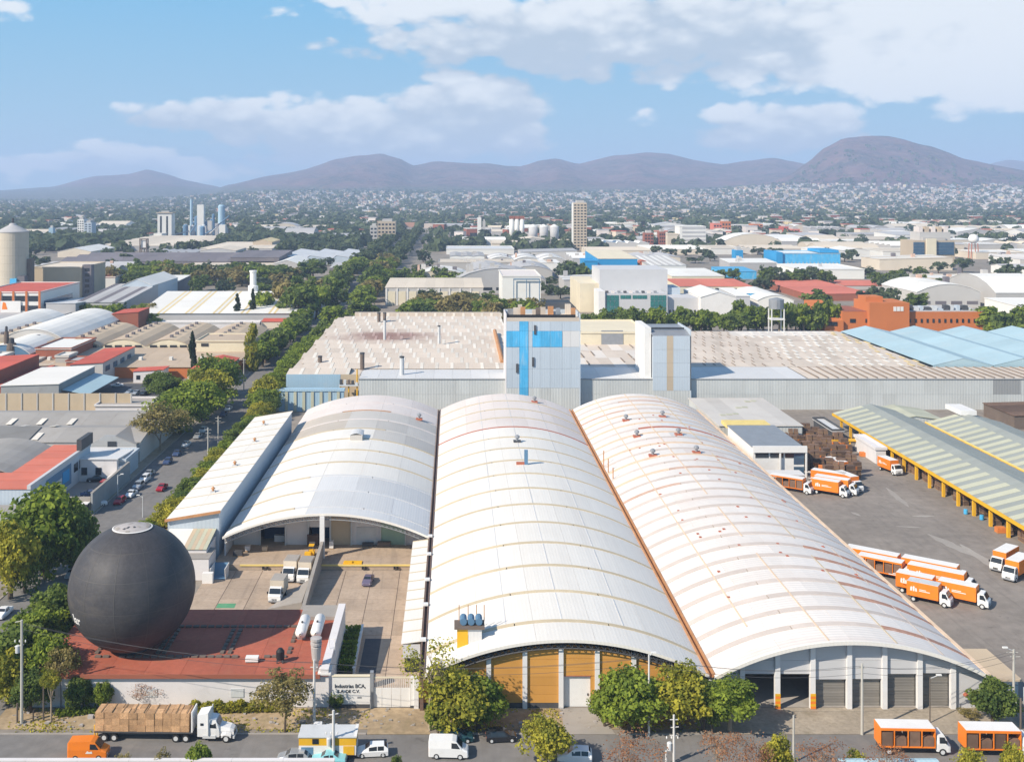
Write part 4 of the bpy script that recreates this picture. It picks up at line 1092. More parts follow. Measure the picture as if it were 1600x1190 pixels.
# towers
def tower(name, label, u0, u1, vt, D, dep, cross):
    x0, x1 = XU(u0, D), XU(u1, D); h = ZV(vt, D)
    t = thing(name, label, 'tower', ((x0 + x1) / 2, D, 0))
    MB().box(x0 + .3, x1 - .3, D + .35, D + dep - .35, 0, h - 2.6).build('core', M['tower_wall'], t)
    return t, x0, x1, h
D = 352.0
t, x0, x1, h = tower('factory_tower', 'tall grey factory tower with a bright blue cross of sheets', 790, 907, 490, D, 14, True)
MB().box(x0, x0 + .3, D, D + 14, 0, h - .1).build('side_wall', M['white_wall'], t); MB().box(x1 - .3, x1, D, D + 14, 0, h - .1).build('side_wall', M['tower_wall'], t); MB().box(x0 + .3, x1 - .3, D + 13.7, D + 14, 0, h - .1).build('back_wall', M['tower_wall'], t)  # left face whiter than the front, its sunlit look put into the colour
us = [791, 800, 811.5, 825.5, 832, 845, 860, 878.5, 892, 906]
vr = [502, 517, 542, 576, 606]
zr = [ZV(v, D) for v in vr] + [0]
for i in range(9):
    for j in range(5):
        key = 'tower_wall'
        if i == 2: key = 'sky_blue'
        if j == 1 and i in (0, 1, 2): key = 'sky_blue'
        if j == 1 and i in (4, 5, 6): key = 'sky_blue'
        if j == 1 and i in (7, 8): key = 'light_grey_roof'
        if j == 4: key = 'wall_grey'
        if i == 2 and j == 4: key = 'sky_blue'
        xa = XU(us[i], D); xb = XU(us[i + 1], D)
        dy_ = -.10 if key == 'sky_blue' else 0
        MB().box(xa + .02, xb - .02, D + dy_ + .02, D + .3, zr[j + 1] + .02, zr[j] - .02).build('cladding_sheet', M[key], t)
MB().box(x0 + .32, x1 - .32, D + .1, D + .4, zr[0], h - 1.3).build('parapet_band', M['brown_roof_b'], t)
MB().box(x0 + .5, x1 - 1.5, D + .6, D + 1.0, h - 1.7, h - .4).build('roof_gap', M['black'], t)
MB().box(x0 + .32, x1 - .32, D + 2, D + 13.6, h - 2.5, h - 1.6).build('roof', M['brown_roof'], t)
for i in range(14): q = RN.uniform; xx, yy = q(x0 + 2, x1 - 2), q(D + 2, D + 12); MB().box(xx - q(.3, 1.2), xx + q(.3, 1.2), yy - .6, yy + .6, h - 1.6, h + q(.3, 2.2)).build('roof_plant', M[RN.choice(('brown_roof_b', 'rust_orange', 'steel_grey', 'brown_dark'))], t)
for u, v in ((836, 515), (833, 565), (808, 575)): x = XU(u, D); MB().box(x - .35, x + .35, D - .35, D - .0, ZV(v + 7, D), ZV(v - 7, D)).build('wall_bracket', M['steel_dark'], t)
D = 353.5
t, x0, x1, h = tower('factory_tower', 'smaller grey factory tower with a beige vertical stripe', 1020, 1080, 515, D, 20, False)
MB().box(XU(1010, D), x0, D + 3, D + 22, 0, h + .3).build('side_wall', M['paint_white'], t); MB().box(x1 - .3, x1, D, D + 20, 0, h).build('side_wall', M['tower_wall'], t)  # white left face: sun on that side is painted in
for i, (a, c, key) in enumerate(((1020, 1042, 'tower_wall'), (1042, 1052, 'far_beige'), (1052, 1080, 'tower_wall'))):
    for j in range(4):
        za, zb = 6.5 + (h - 8.5) / 4 * j, 6.5 + (h - 8.5) / 4 * (j + 1)
        MB().box(XU(a, D) + .02, XU(c, D) - .02, D, D + .3, za + .02, zb - .02).build('cladding_sheet', M[key], t)
MB().box(x0, x1, D + .05, D + .3, 0, 6.5).build('lower_wall', M['wall_grey'], t)
MB().sheet([(D + .1, h - 1.9), (D + 6, h - .9), (D + 20, h - .6)], x0, x1 - .3, .3, 'x').build('roof', M['steel_grey'], t); MB().box(x0 + .6, x1 - 1, D + 6, D + 6.4, h - .6, h - .1).build('roof_gap', M['black'], t)
wb = bld('roof_house', 'cream roof house with dark opening between the two factory towers', 'building', XU(908, 430), XU(1012, 430), 430, 470, ZV(520, 430), M['cream_wall'], M['cream_wall'])
MB().box(XU(940, 429), XU(974, 429), 429.8, 429.95, ZV(540, 430), ZV(516, 430)).build('opening', M['steel_grey'], wb)
# pale blue gabled roofs at the right end
pb = thing('gabled_hall', 'pale blue roof with four gables at the right end of the factory', 'warehouse', (175, 402, 0))
gxs = [166.5, 187.5, 208.5, 229.5, 250.5]
for i in range(4):
    a, c = gxs[i], gxs[i + 1]; m_ = (a + c) / 2
    for s0, s1, za, zb in ((a, m_, 10.75, 13.2), (m_, c, 13.2, 10.75)):
        for k in range(9):
            f0 = 378; ya = f0 + (468 - f0) * k / 9; yb = f0 + (468 - f0) * (k + 1) / 9
            # front edge runs back to the left, as the brown roof covers it
            MB().sheet([(s0 + .02, za), (s1 - .02, zb)], ya + .02, yb - .02, .15).build('roof_panel', M['pale_blue_roof'], pb)
MB().box(212.3, 250, 379, 468, 0, 10.0).build('core', M['wall_grey'], pb)
for i in range(4):
    a, c = gxs[i], gxs[i + 1]; m_ = (a + c) / 2; f0 = 378
    MB().prism([(a + .1, 9.6), (c - .1, 9.6), (c - .1, 10.6), (m_, 13.0), (a + .1, 10.6)], f0 + .1, f0 + .3).build('gable_wall', M['pale_blue_roof'], pb)
    MB().prism([(a + .1, 9.6), (c - .1, 9.6), (c - .1, 10.6), (m_, 13.0), (a + .1, 10.6)], 467.5, 467.8).build('gable_wall', M['pale_blue_roof'], pb)

# ------------------------------------------------------------------ truck yard buildings
of = thing('office_building', 'white two storey office with dark grey roof beside the right arched hall', 'building', (81, 272, 0))
ox0, ox1, oy0, oy1 = 74.8, 87.6, 272, 297
MB().box(ox0, ox1, oy0, oy1, 0, 7.3).build('wall', M['paint_white'], of)
for i in range(3): MB().box(ox0 - .2 + i * 4.35, ox0 + 4.1 + i * 4.35, oy0 - .3, oy1 + .3, 7.32, 7.5).build('roof_panel', M['steel_grey'], of)
MB().box(ox0 - .2, ox1 + .5, oy0 - .9, oy0 - .35, 6.3, 7.9).build('fascia', M['paint_white'], of)
for i in range(3): MB().box(ox0 + .6 + i * 3.7, ox0 + 3.9 + i * 3.7, oy0 - .08, oy0 + .1, 4.8, 6.0).build('window', M['glass_dark'], of)
MB().box(ox1 - 2.6, ox1 - .1, oy0 - .1, oy0 + .1, 3.2, 6.2).build('window', M['glass_blue'], of); MB().box(ox1 - 2.6, ox1 - .1, oy0 - .1, oy0 + .1, .2, 2.6).build('door', M['glass_blue'], of)
MB().box(ox1 + .1, ox1 + .5, oy0 - .8, oy0 - .4, 0, 6.3).build('column', M['paint_white'], of); MB().box(ox1 - 6.4, ox1 - 6.0, oy0 - .8, oy0 - .4, 0, 6.3).build('column', M['paint_white'], of)
MB().box(ox0 - .2, ox1 - 1.0, oy1 + .35, oy1 + 6.5, 6.6, 7.6).build('yellow_band', M['yellow_pale'], of)
MB().box(ox0 - 3.5, ox1 - 3, 262, 266.5, 2.9, 3.2).build('canopy', M['light_grey_roof'], of)
t = bld('storage_shed', 'low grey roof with small pale rooflights behind the white office', 'shed', 74.8, 98, 306, 346, 5.5, M['wall_grey'], M['grey_roof'], strips=5, axis='x')
for i in range(8): x, y = 78 + (i * 5.3) % 18, 312 + (i * 9.7) % 30; MB().box(x - .8, x + .8, y - .8, y + .8, 5.54, 5.66).build('rooflight', M['canopy_cream'], t)
def canopy(name, label, xe0, xr, xe1, y0, y1, ze, zr_, np_, colstep, flat_w=2.6):
    t = thing(name, label, 'canopy', (xr, y0, 0))
    dl = (y1 - y0) / np_
    for i in range(np_):
        a = y0 + dl * i; c = y0 + dl * (i + 1)
        m1 = M['canopy_cream' if i % 2 else 'canopy_grey']
        zf = ze + (zr_ - ze) * (1 - flat_w / (xr - xe0)); 
        dzz = .05 if i % 2 else 0
        MB().sheet([(xe0, ze + dzz), (xr - flat_w, zf + dzz)], a + .02, c - .02, .12).build('roof_panel', m1, t)
        MB().sheet([(xr - flat_w + .02, zf), (xr, zr_), (xr + flat_w - .02, zf)], a + .02, c - .02, .12).build('ridge_panel', M['canopy_grey'], t)
        MB().sheet([(xr + flat_w, zf + dzz), (xe1, ze + dzz)], a + .02, c - .02, .12).build('roof_panel', M['canopy_grey'], t)
    MB().box(xe0 - .35, xe0 - .05, y0, y1, ze - .75, ze - .05).build('eave_beam', M['yellow_paint'], t)
    MB().box(xe0 - .05, xe0 + .25, y0, y1, ze - .16, ze - .13).build('gutter', M['gutter_dark'], t)
    y = y0 + 3; k = 0
    while y < y1:
        MB().box(xe0 + .3, xe0 + .9, y - .3, y + .3, 0, ze - .15).build('column', M['yellow_paint'], t)
        MB().box(xe1 - .9, xe1 - .3, y - .3, y + .3, 0, ze - .15).build('column', M['yellow_paint'], t)
        y += colstep; k += 1
    return t
c1 = canopy('loading_canopy', 'long striped loading canopy on yellow columns beside the truck yard', 114, 125, 135.4, 192, 327, 4.7, 7.5, 60, 7.45)
c2 = canopy('loading_canopy', 'second striped canopy with pale yellow eave farther right', 136.2, 147.2, 158, 205, 314, 4.7, 7.6, 50, 7.45)
MB().box(136.0, 136.3, 205, 314, 4.15, 4.95).build('yellow_eave', M['yellow_pale'], c2)
MB().box(145.0, 149.5, 311, 321, 7.3, 8.6).build('white_ridge_box', M['paint_white'], c2)
bld('storage_shed', 'low pale green roof between the two striped canopies and the grey factory', 'shed', 127, 143, 318, 334, 4.6, M['wall_grey'], M['canopy_cream'], 'gable', 1.2, 'y', strips=4)
bld('storage_shed', 'brown rusty shed against the factory wall at the right edge', 'shed', 168, 205, 326, 345, 4.2, M['brown_dark'], M['crate_brown'], 'mono', 1.0, 'y', strips=4)
t = thing('yellow_platform', 'yellow steel loading platform at the far end of the striped canopy', 'platform', (106, 300, 0))
MB().box(101.5, 113, 299, 301, 2.6, 3.0).build('deck', M['yellow_paint'], t)
for x in (102, 105.5, 109, 112.6): MB().box(x - .2, x + .2, 299.2, 299.7, 0, 2.6).build('post', M['yellow_paint'], t)
bld('trailer_box', 'grey trailer box standing among the crate stacks by the canopy', 'trailer', 106.5, 109.5, 306, 322, 4.0, M['steel_dark'], M['light_grey_roof'])
bld('storage_shed', 'white block wall at the canopy end behind the crates', 'shed', 110.6, 113.2, 285, 300, 3.9, M['white_wall'], M['white_wall'])
# stacks of crates: built once, copied
def crate_stack(nx_, nz, seed, m1, m2):
    r = random.Random(seed); b = MB(); z = 0.0
    for k in range(nz):
        hh = r.uniform(.85, 1.15)
        for i in range(nx_):
            dx_, dy_ = r.uniform(-.12, .12), r.uniform(-.12, .12)
            x = (i - (nx_ - 1) / 2) * 1.25
            b.box(x - .58 + dx_, x + .58 + dx_, -.6 + dy_, .6 + dy_, z + .14, z + hh - .02, 0 if r.random() < .93 else 1)
            b.box(x - .6 + dx_, x + .6 + dx_, -.62 + dy_, .62 + dy_, z, z + .13, 2)
        z += hh
    return b
protos = []
for s_ in range(5):
    root = thing('crate_stack', 'stack of brown crates in the dark crate yard beside the white office', 'crate stack', (0, 0, 0), group='brown crate stacks in the truck yard')
    crate_stack(2, 3 + s_ % 3, s_, 0, 1).build('crates', [M['crate_brown'], M['crate_orange'], M['ply']], root)
    protos.append(root)
spots = []
for i in range(9):
    fn = 0
    for j in range(13):
        x = 89.5 + i * 2.75 + RN.uniform(-.3, .3); y = 268 + j * 3.6 + RN.uniform(-.4, .4)
        if x < 90 + (y - 268) * -.05 or x > 100 + (y - 268) * .25 or RN.random() < .1: continue
        if y > 303 and x > 104.5: continue
        spots.append((x, y, (i, fn))); fn += 1
for k, (x, y, rowk) in enumerate(spots):
    q = protos[k % 5]
    lab = f'brown crate stack in the crate yard, {ordw(rowk[1])} from front in the {ordw(rowk[0])} file'
    if k < 5: q.location = (x, y, .02); q.rotation_euler = (0, 0, RN.uniform(-.2, .2)); q['label'] = lab
    else: copy_tree(q, (x, y, .02), RN.uniform(-.25, .25), lab)
cnt_ = [0, 0]
for y in [196 + 2.9 * i for i in range(38)]:
    for xi, x in enumerate((116.5, 119.5)):
        if RN.random() < .18: continue
        if 214 < y < 222 and RN.random() < .7: continue
        q = protos[RN.randrange(3)]
        copy_tree(q, (x + RN.uniform(-.2, .2), y, .02), RN.uniform(-.1, .1) + (math.pi / 2), f'brown crate stack under the striped canopy, {ordw(cnt_[xi])} from the near end of the {("outer", "inner")[xi]} row', 'crate stacks under the striped canopy', (1, 1, .95)); cnt_[xi] += 1
for (u, v, lab) in ((1492,600+0,''),):
    pass
for k, (u, v, lab, m_) in enumerate(((1563,832,'orange crate on the asphalt before the canopy','crate_orange'),(1349,713,'orange crate by the yellow platform','crate_orange'),(1226,680,'orange crate at the left edge of the crate yard','orange_paint'))):
    x, y = P(u, v); t = thing('crate', lab, 'crate', (x, y, .02)); MB().box(x - .9, x + .9, y - .7, y + .7, .16, 1.2).build('box', M[m_], t); MB().box(x - .95, x + .95, y - .75, y + .75, .02, .15).build('pallet', M['ply'], t)
for k, (u, v) in enumerate(((1509, 803), (1534, 812))):
    x, y = P(u, v); tag(MB().lathe((x, y, .02), [(.35, 0), (.45, .1), (.45, 1.0), (.3, 1.1)], 12).build('drum', M['sky_blue']), ['left blue drum at the foot of the canopy columns', 'right blue drum at the foot of the canopy columns'][k], 'drum')
# ------------------------------------------------------------------ vehicles (length along +x, front at +x)
def loft(b, st, m=0, close=True):
    """st: (x, half width low, half width belt, half width top, z low, z belt, z top)"""
    n = 6; vs = []
    for x, wl, wb_, wt, zl, zb, zt in st:
        vs += [(x, -wl, zl), (x, -wb_, zb), (x, -wt, zt), (x, wt, zt), (x, wb_, zb), (x, wl, zl)]
    fs = []
    for k in range(len(st) - 1):
        for i in range(n): fs.append((k * n + i, k * n + (i + 1) % n, (k + 1) * n + (i + 1) % n, (k + 1) * n + i))
    fs = [tuple(reversed(f)) for f in fs]
    fs += [tuple(range(n)), tuple(reversed(range((len(st) - 1) * n, len(st) * n)))]
    b.add(vs, fs, m)
def wheel(parent, x, y, r, w=.24, name='wheel'):
    b = MB(); b.tube((x, y - w / 2, r), (x, y + w / 2, r), r, n=14)
    o = b.build(name, M['tyre'], parent, world=False)
    s = 1 if y > 0 else -1
    q = MB(); q.tube((x, y + s * w * .45, r), (x, y + s * (w * .5 + .02), r), r * .6, n=10); q.build('rim', M['steel_pale'], o, world=False)
    return o
def quad(b, p, m=0): b.add(p, [(0, 1, 2, 3)], m)
def make_car(name, label, paint, kind='sedan', group=None):
    t = thing(name, label, 'car', (0, 0, 0), group=group)
    L = 2.2; b = MB()
    if kind == 'sedan':
        S = [(-2.2,.76,.80,.70,.30,.62,.80),(-2.1,.82,.86,.74,.22,.66,.92),(-1.45,.84,.89,.76,.2,.72,.98),(-1.3,.84,.89,.74,.2,.74,1.02),(-.65,.84,.89,.60,.2,.76,1.42),(.35,.84,.89,.60,.2,.76,1.43),(1.05,.84,.89,.72,.2,.76,1.0),(1.25,.84,.89,.74,.2,.74,.93),(1.95,.82,.85,.70,.22,.64,.82),(2.2,.74,.78,.62,.3,.54,.66)]
        gl = (-1.25,-.68,.38,1.0)
    elif kind == 'suv':
        S = [(-2.15,.80,.84,.72,.3,.8,1.2),(-2.08,.86,.9,.74,.24,.85,1.3),(-1.75,.88,.92,.66,.22,.92,1.66),(.15,.88,.92,.66,.22,.92,1.70),(.95,.88,.92,.76,.22,.92,1.14),(1.15,.88,.92,.78,.22,.9,1.06),(1.95,.86,.88,.74,.25,.8,.95),(2.2,.78,.82,.66,.3,.62,.76)]
        gl = (-2.02,-1.72,.2,.92)
    else:
        S = [(-2.0,.78,.82,.70,.3,.7,1.0),(-1.95,.82,.86,.72,.24,.76,1.1),(-1.45,.83,.88,.62,.2,.78,1.46),(.25,.83,.88,.62,.2,.78,1.48),(1.0,.83,.88,.72,.2,.78,1.02),(1.2,.83,.88,.74,.2,.76,.95),(1.75,.81,.84,.70,.22,.66,.84),(1.98,.74,.78,.62,.3,.54,.68)]
        gl = (-1.9,-1.48,.28,.96)
    loft(b, S); b.build('body', M[paint], t, world=False, smooth=False)
    def at_(x):
        for a, c in zip(S, S[1:]):
            if a[0] <= x <= c[0]:
                k = (x - a[0]) / (c[0] - a[0]); return [a[i] + (c[i] - a[i]) * k for i in range(7)]
    r0, r1, f1, f0 = gl
    for nm, xa, xb in (('rear_window', r0 + .06, r1 - .04), ('windscreen', f1 + .06, f0 - .05)):
        A, B_ = at_(xa), at_(xb); g = MB(); e = .018
        quad(g, [(A[0], -A[3] * .93, A[6] + e), (B_[0], -B_[3] * .93, B_[6] + e), (B_[0], B_[3] * .93, B_[6] + e), (A[0], A[3] * .93, A[6] + e)]); g.build(nm, M['glass_dark'], t, world=False)
    for s in (-1, 1):
        xm = (r1 + f1) / 2
        for xa, xb in ((r1 + .05, xm - .05), (xm + .05, f1 + .18)):
            A, B_ = at_(xa), at_(xb); g = MB()
            def pt(q, k): return (q[0], s * (q[2] + (q[3] - q[2]) * k + .015), q[5] + (q[6] - q[5]) * k)
            quad(g, [pt(A, .2), pt(B_, .2), pt(B_, .86), pt(A, .86)]); g.build('side_window', M['glass_dark'], t, world=False)
    fx_ = S[-1][0]
    for s in (-1, 1):
        MB().box(fx_ - .16, fx_ - .02, s * .58 - .16, s * .58 + .16, .56, .68).build('headlight', M['lamp_white'], t, world=False)
        MB().box(S[0][0] - .02, S[0][0] + .1, s * .6 - .14, s * .6 + .14, .64, .78).build('tail_light', M['rust_red'], t, world=False)
    for x in (-1.32, 1.34):
        for y in (-.76, .76): wheel(t, x, y, .32, .2)
    return t
M['car_white'] = mat('car_white', (.75, .75, .76), .25, .02, 1, spec=.5); M['car_silver'] = mat('car_silver', (.42, .44, .47), .25, .02, 1, metal=.4, spec=.5)
M['car_black'] = mat('car_black', (.02, .021, .025), .2, .05, 1, spec=.5); M['car_red'] = mat('car_red', (.33, .015, .03), .25, .03, 1, spec=.5)
M['car_green'] = mat('car_green', (.02, .06, .07), .22, .05, 1, spec=.5); M['car_blue'] = mat('car_blue', (.05, .08, .17), .25, .05, 1, spec=.5)
M['car_teal'] = mat('car_teal', (.22, .52, .58), .3, .05, 1, spec=.5); M['car_mauve'] = mat('car_mauve', (.13, .11, .17), .25, .05, 1, spec=.5)
CP = {}
def put_car(u, v, heading, paint, kind, label, group=None, z=.04):
    x, y = P(u, v)
    k = (paint, kind)
    if k not in CP:
        CP[k] = o = make_car('parked_car', label, paint, kind, group); o.location = (x, y, z); o.rotation_euler = (0, 0, math.radians(heading))
    else:
        o = copy_tree(CP[k], (x, y, z), math.radians(heading), label)
        if group: o['group'] = group
        elif 'group' in o: del o['group']
    return o
put_car(714, 1157, 4, 'car_green', 'sedan', 'dark green sedan parked under the leafy tree before the orange wall')
put_car(783, 1156, 4, 'car_black', 'hatch', 'black hatchback on the verge right of the dark green sedan')
put_car(495, 1147, 182, 'car_white', 'sedan', 'white sedan standing behind the yellow and white box truck')
put_car(582, 1179, 185, 'car_white', 'hatch', 'white hatchback half hidden by the cream wall right of the yellow truck')
put_car(514, 1192, 178, 'car_teal', 'sedan', 'turquoise taxi in front of the yellow and white box truck')
put_car(898, 1188, 175, 'car_white', 'suv', 'white car at the bottom edge beside the round green tree')
put_car(458, 1190, 178, 'car_silver', 'hatch', 'pale blue car at the bottom edge left of the turquoise taxi')
put_car(575, 911, -95, 'car_mauve', 'sedan', 'dark mauve sedan alone in the concrete loading yard')
g_ = 'cars parked along the left avenue'
for u, v, h, p, k, lab in ((187,786,265,'car_red','hatch','dark red hatchback, nearest of the cars parked by the grey wall'),(205,775,266,'car_white','sedan','white sedan parked right behind the dark red hatchback'),(216,763,266,'car_silver','suv','silver car, third in the parked row by the grey wall'),(226,752,266,'car_white','suv','white van like car, fourth in the parked row by the grey wall'),(233,743,266,'car_silver','sedan','silver sedan, last of the parked row before the driveway'),
  (262,724,268,'car_blue','hatch','dark blue car below the brown tree on the avenue'),(277,711,268,'car_blue','sedan','dark blue sedan behind the car below the brown tree'),(291,697,268,'car_white','sedan','white sedan parked under the brown tree on the avenue'),(309,684,268,'car_silver','sedan','silver sedan farther up under the avenue trees'),(317,675,268,'car_white','hatch','white hatchback farther up under the avenue trees'),
  (349,650,268,'car_blue','sedan','dark car in the shade of the far avenue trees'),(357,641,268,'car_white','sedan','white car, farthest in the shade of the avenue trees'),
  (256,810,86,'car_blue','sedan','dark blue sedan at the right kerb beside the lean-to hall'),(269,797,86,'car_white','hatch','white hatchback at the right kerb beside the lean-to hall'),
  (121,874,268,'car_white','suv','white car half hidden left of the black sphere, farther one'),(114,900,268,'car_silver','sedan','silver car half hidden left of the black sphere, nearer one'),(5,962,268,'car_white','sedan','white car at the left edge of the picture')):
    put_car(u, v, h, p, k, lab, g_)
put_car(253, 765, 266, 'car_red', 'sedan', 'red sedan driving along the left avenue')
for i, (u, v, h, p, lab) in enumerate(((203,615,255,'car_silver','silver car, left of three in the walled car park'),(214,616,255,'car_silver','grey car, middle of three in the walled car park'),(226,617,255,'car_black','black car, right of three in the walled car park'),(183,604,200,'car_white','white car parked crosswise in the walled car park'),(150,752,190,'car_black','black car inside the walled yard by the blue mural'),(172,757,10,'car_silver','silver car inside the walled yard by the white house'),(140,775,200,'car_blue','blue car inside the walled yard by the big tree'),(152,790,20,'car_white','white car inside the walled yard behind the street wall'))):
    put_car(u, v, h, p, 'sedan', lab, 'cars in the left yards')

# orange box trucks
def make_truck(name, label, L, paint='orange_paint', roofm='paint_white', open_side=False, group=None, logo=True, cabm='white_paint', H=2.45):
    t = thing(name, label, 'truck', (0, 0, 0), group=group)
    z0 = 1.0; hw = 1.22
    MB().box(-L / 2, L / 2 + 1.9, -.45, .45, .55, .95).build('chassis', M['steel_dark'], t, world=False)
    if not open_side:
        b = MB(); b.box(-L / 2, L / 2, -hw, hw, z0, z0 + H); bx = b.build('box', M[paint], t, world=False)
        for s in (-1, 1):
            for k in range(1, int(L / 1.5)):
                x = -L / 2 + L * k / int(L / 1.5); MB().box(x - .03, x + .03, s * hw - .015, s * hw + .015, z0 + .05, z0 + H - .05).build('side_rib', M[paint], bx, world=False)
    else:
        MB().box(-L / 2, L / 2, -hw, hw, z0, z0 + .15).build('bed', M[paint], t, world=False)
        MB().box(-L / 2, -L / 2 + .08, -hw, hw, z0 + .152, z0 + H - .32).build('rear_panel', M[paint], t, world=False)
        MB().box(L / 2 - .08, L / 2, -hw, hw, z0 + .152, z0 + H - .32).build('front_panel', M[paint], t, world=False)
        MB().box(-L / 2, L / 2, -hw, hw, z0 + H - .31, z0 + H).build('top_band', M[paint], t, world=False)
        nb_ = max(3, int(L / 1.6))
        for k in range(1, nb_):
            x = -L / 2 + L * k / nb_
            for s in (-1, 1): MB().box(x - .06, x + .06, s * hw - .06, s * hw + .0 + (.0 if s > 0 else .06), z0 + .152, z0 + H - .32).build('post', M[paint], t, world=False)
        for k in range(nb_):
            for s in (-1, 1):
                x = -L / 2 + L * (k + .5) / nb_
                MB().box(x - L / nb_ * .4, x + L / nb_ * .4, s * .62 - .5, s * .62 + .5, z0 + .16, z0 + H * RN.uniform(.45, .85)).build('load', M['crate_brown'], t, world=False)
    MB().box(-L / 2 + .06, L / 2 - .06, -hw + .06, hw - .06, z0 + H + .003, z0 + H + .05).build('roof', M[roofm], t, world=False)
    c0 = L / 2 + .18; b = MB()
    loft(b, [(c0,1.08,1.12,1.0,.55,1.5,2.45),(c0+.2,1.1,1.15,1.04,.5,1.5,2.62),(c0+.95,1.1,1.15,1.0,.5,1.5,2.6),(c0+1.5,1.1,1.14,1.05,.45,1.4,1.62),(c0+1.72,1.06,1.1,1.0,.45,1.1,1.4)])
    b.build('cab', M[cabm], t, world=False)
    g = MB(); quad(g, [(c0 + 1.02, -.92, 2.52), (c0 + 1.45, -.98, 1.72), (c0 + 1.45, .98, 1.72), (c0 + 1.02, .92, 2.52)]); g.add([], []); 
    for i in range(len(g.v)): g.v[i] = (g.v[i][0] + .06, g.v[i][1], g.v[i][2] + .03)
    g.build('windscreen', M['glass_dark'], t, world=False)
    for s in (-1, 1):
        g = MB(); quad(g, [(c0 + .35, s * 1.165, 1.6), (c0 + 1.25, s * 1.165, 1.6), (c0 + .98, s * 1.08, 2.35), (c0 + .35, s * 1.08, 2.35)]); g.build('side_window', M['glass_dark'], t, world=False)
        MB().box(c0 + 1.66, c0 + 1.76, s * .8 - .2, s * .8 + .2, .72, .92).build('headlight', M['lamp_white'], t, world=False)
        MB().box(c0 + 1.1, c0 + 1.2, s * 1.3 - .12, s * 1.3 + .12, 1.6, 2.0).build('mirror', M['black'], t, world=False)
    MB().box(c0 + 1.62, c0 + 1.8, -1.05, 1.05, .42, .62).build('bumper', M['steel_grey'], t, world=False)
    for x in (-L / 2 + 1.0, -L / 2 + 2.05) if L > 7 else (-L / 2 + 1.1,):
        for y in (-.98, .98): wheel(t, x, y, .46, .4)
    for y in (-1.0, 1.0): wheel(t, c0 + .75, y, .46, .28)
    if logo and not open_side:
        for s in (-1, 1):
            b = MB(); yy = s * (hw + .025)
            x0 = -L * .28
            def poly(pts):
                v_ = [(x0 + px_ * (1 if s < 0 else -1), yy, z0 + H * .5 + pz) for px_, pz in pts]
                b.add(v_ if s < 0 else list(reversed(v_)), [tuple(range(len(v_)))])
            poly([(-.55,-.35),(-.25,-.35),(-.18,.25),(-.32,.45),(-.5,.3)]); poly([(-.1,-.35),(.18,-.35),(.2,.4),(.02,.55),(-.1,.35)]); poly([(.3,-.35),(.6,-.35),(.55,.15),(.38,.3),(.28,.1)])
            poly([(.95,-.2),(L * .52,-.2),(L * .52,-.06),(.95,-.06)]); poly([(.95,.05),(L * .4,.05),(L * .4,.17),(.95,.17)])
            b.build('emblem', M['paint_white'], t, world=False)
    return t
TP = {}
def put_truck(u, v, hd, L, label, roofm='paint_white', open_side=False, group=None, paint='orange_paint', cabm='white_paint', logo=True, z=.03):
    """(u, v): ground under the front end of the box, on the side that the camera sees"""
    x, y = P(u, v); a = math.radians(hd)
    cx_, cy_ = x - math.cos(a) * L / 2, y - math.sin(a) * L / 2
    nx_, ny_ = -math.sin(a), math.cos(a)
    if ny_ < 0: nx_, ny_ = -nx_, -ny_
    loc = (cx_ + nx_ * 1.2, cy_ + ny_ * 1.2, z)
    k = (L, roofm, open_side, paint, cabm, logo)
    if k not in TP:
        TP[k] = o = make_truck('box_truck', label, L, paint, roofm, open_side, group, logo, cabm); o.location = loc; o.rotation_euler = (0, 0, a)
    else: o = copy_tree(TP[k], loc, a, label, group)
    return o
gA = 'orange delivery trucks parked in the yard'
H1 = -37
put_truck(1525, 950, H1, 6.2, 'orange box truck with white cab, frontmost at the right of the front truck group', group=gA)
put_truck(1466, 948, H1, 5.2, 'orange box truck with grey roof, frontmost at the left of the front truck group', roofm='steel_pale', group=gA)
put_truck(1457, 936, H1, 6.2, 'orange box truck right behind the grey roofed one', group=gA)
put_truck(1506, 929, H1, 9.6, 'long orange trailer truck in the middle of the front truck group', group=gA)
put_truck(1495, 917, H1, 9.6, 'long orange trailer truck, rearmost of the front truck group', group=gA)
put_truck(1409, 910, H1, 8.0, 'open sided orange truck partly hidden by the right roof edge', open_side=True, group=gA)
put_truck(1402, 899, H1, 9.6, 'long orange truck farthest left of the front group, half behind the roof', group=gA)
put_truck(1310, 777, -36, 6.2, 'orange box truck frontmost of the far truck group', group=gA)
put_truck(1325, 774, -36, 8.0, 'orange box truck second from the front of the far truck group', group=gA)
put_truck(1319, 764, -36, 8.0, 'orange box truck with long white roof at the back of the far truck group', group=gA)
put_truck(1254, 772, -36, 8.0, 'low open sided truck at the left end of the far truck group', open_side=True, group=gA)
put_truck(1329, 768, -72, 6.2, 'orange box truck facing the street, nearer of the two in line', group=gA)
put_truck(1313, 744, -72, 6.2, 'orange box truck facing the street, farther of the two in line', group=gA)
put_truck(1391, 741, -76, 5.2, 'single orange box truck beside the yellow canopy columns', group=gA)
put_truck(1572, 893, 222, 6.2, 'orange truck with white cab at the right edge, left one of two', group=gA)
put_truck(1592, 908, 222, 6.2, 'orange truck with white cab at the right edge, right one of two', group=gA)
put_truck(1462, 1181, -2, 6.9, 'orange drinks truck with open crate bays on the street, left one', open_side=True, group='orange drinks trucks on the front street')
put_truck(1596, 1185, -2, 6.9, 'orange drinks truck with open crate bays on the street, right one', open_side=True, group='orange drinks trucks on the front street')
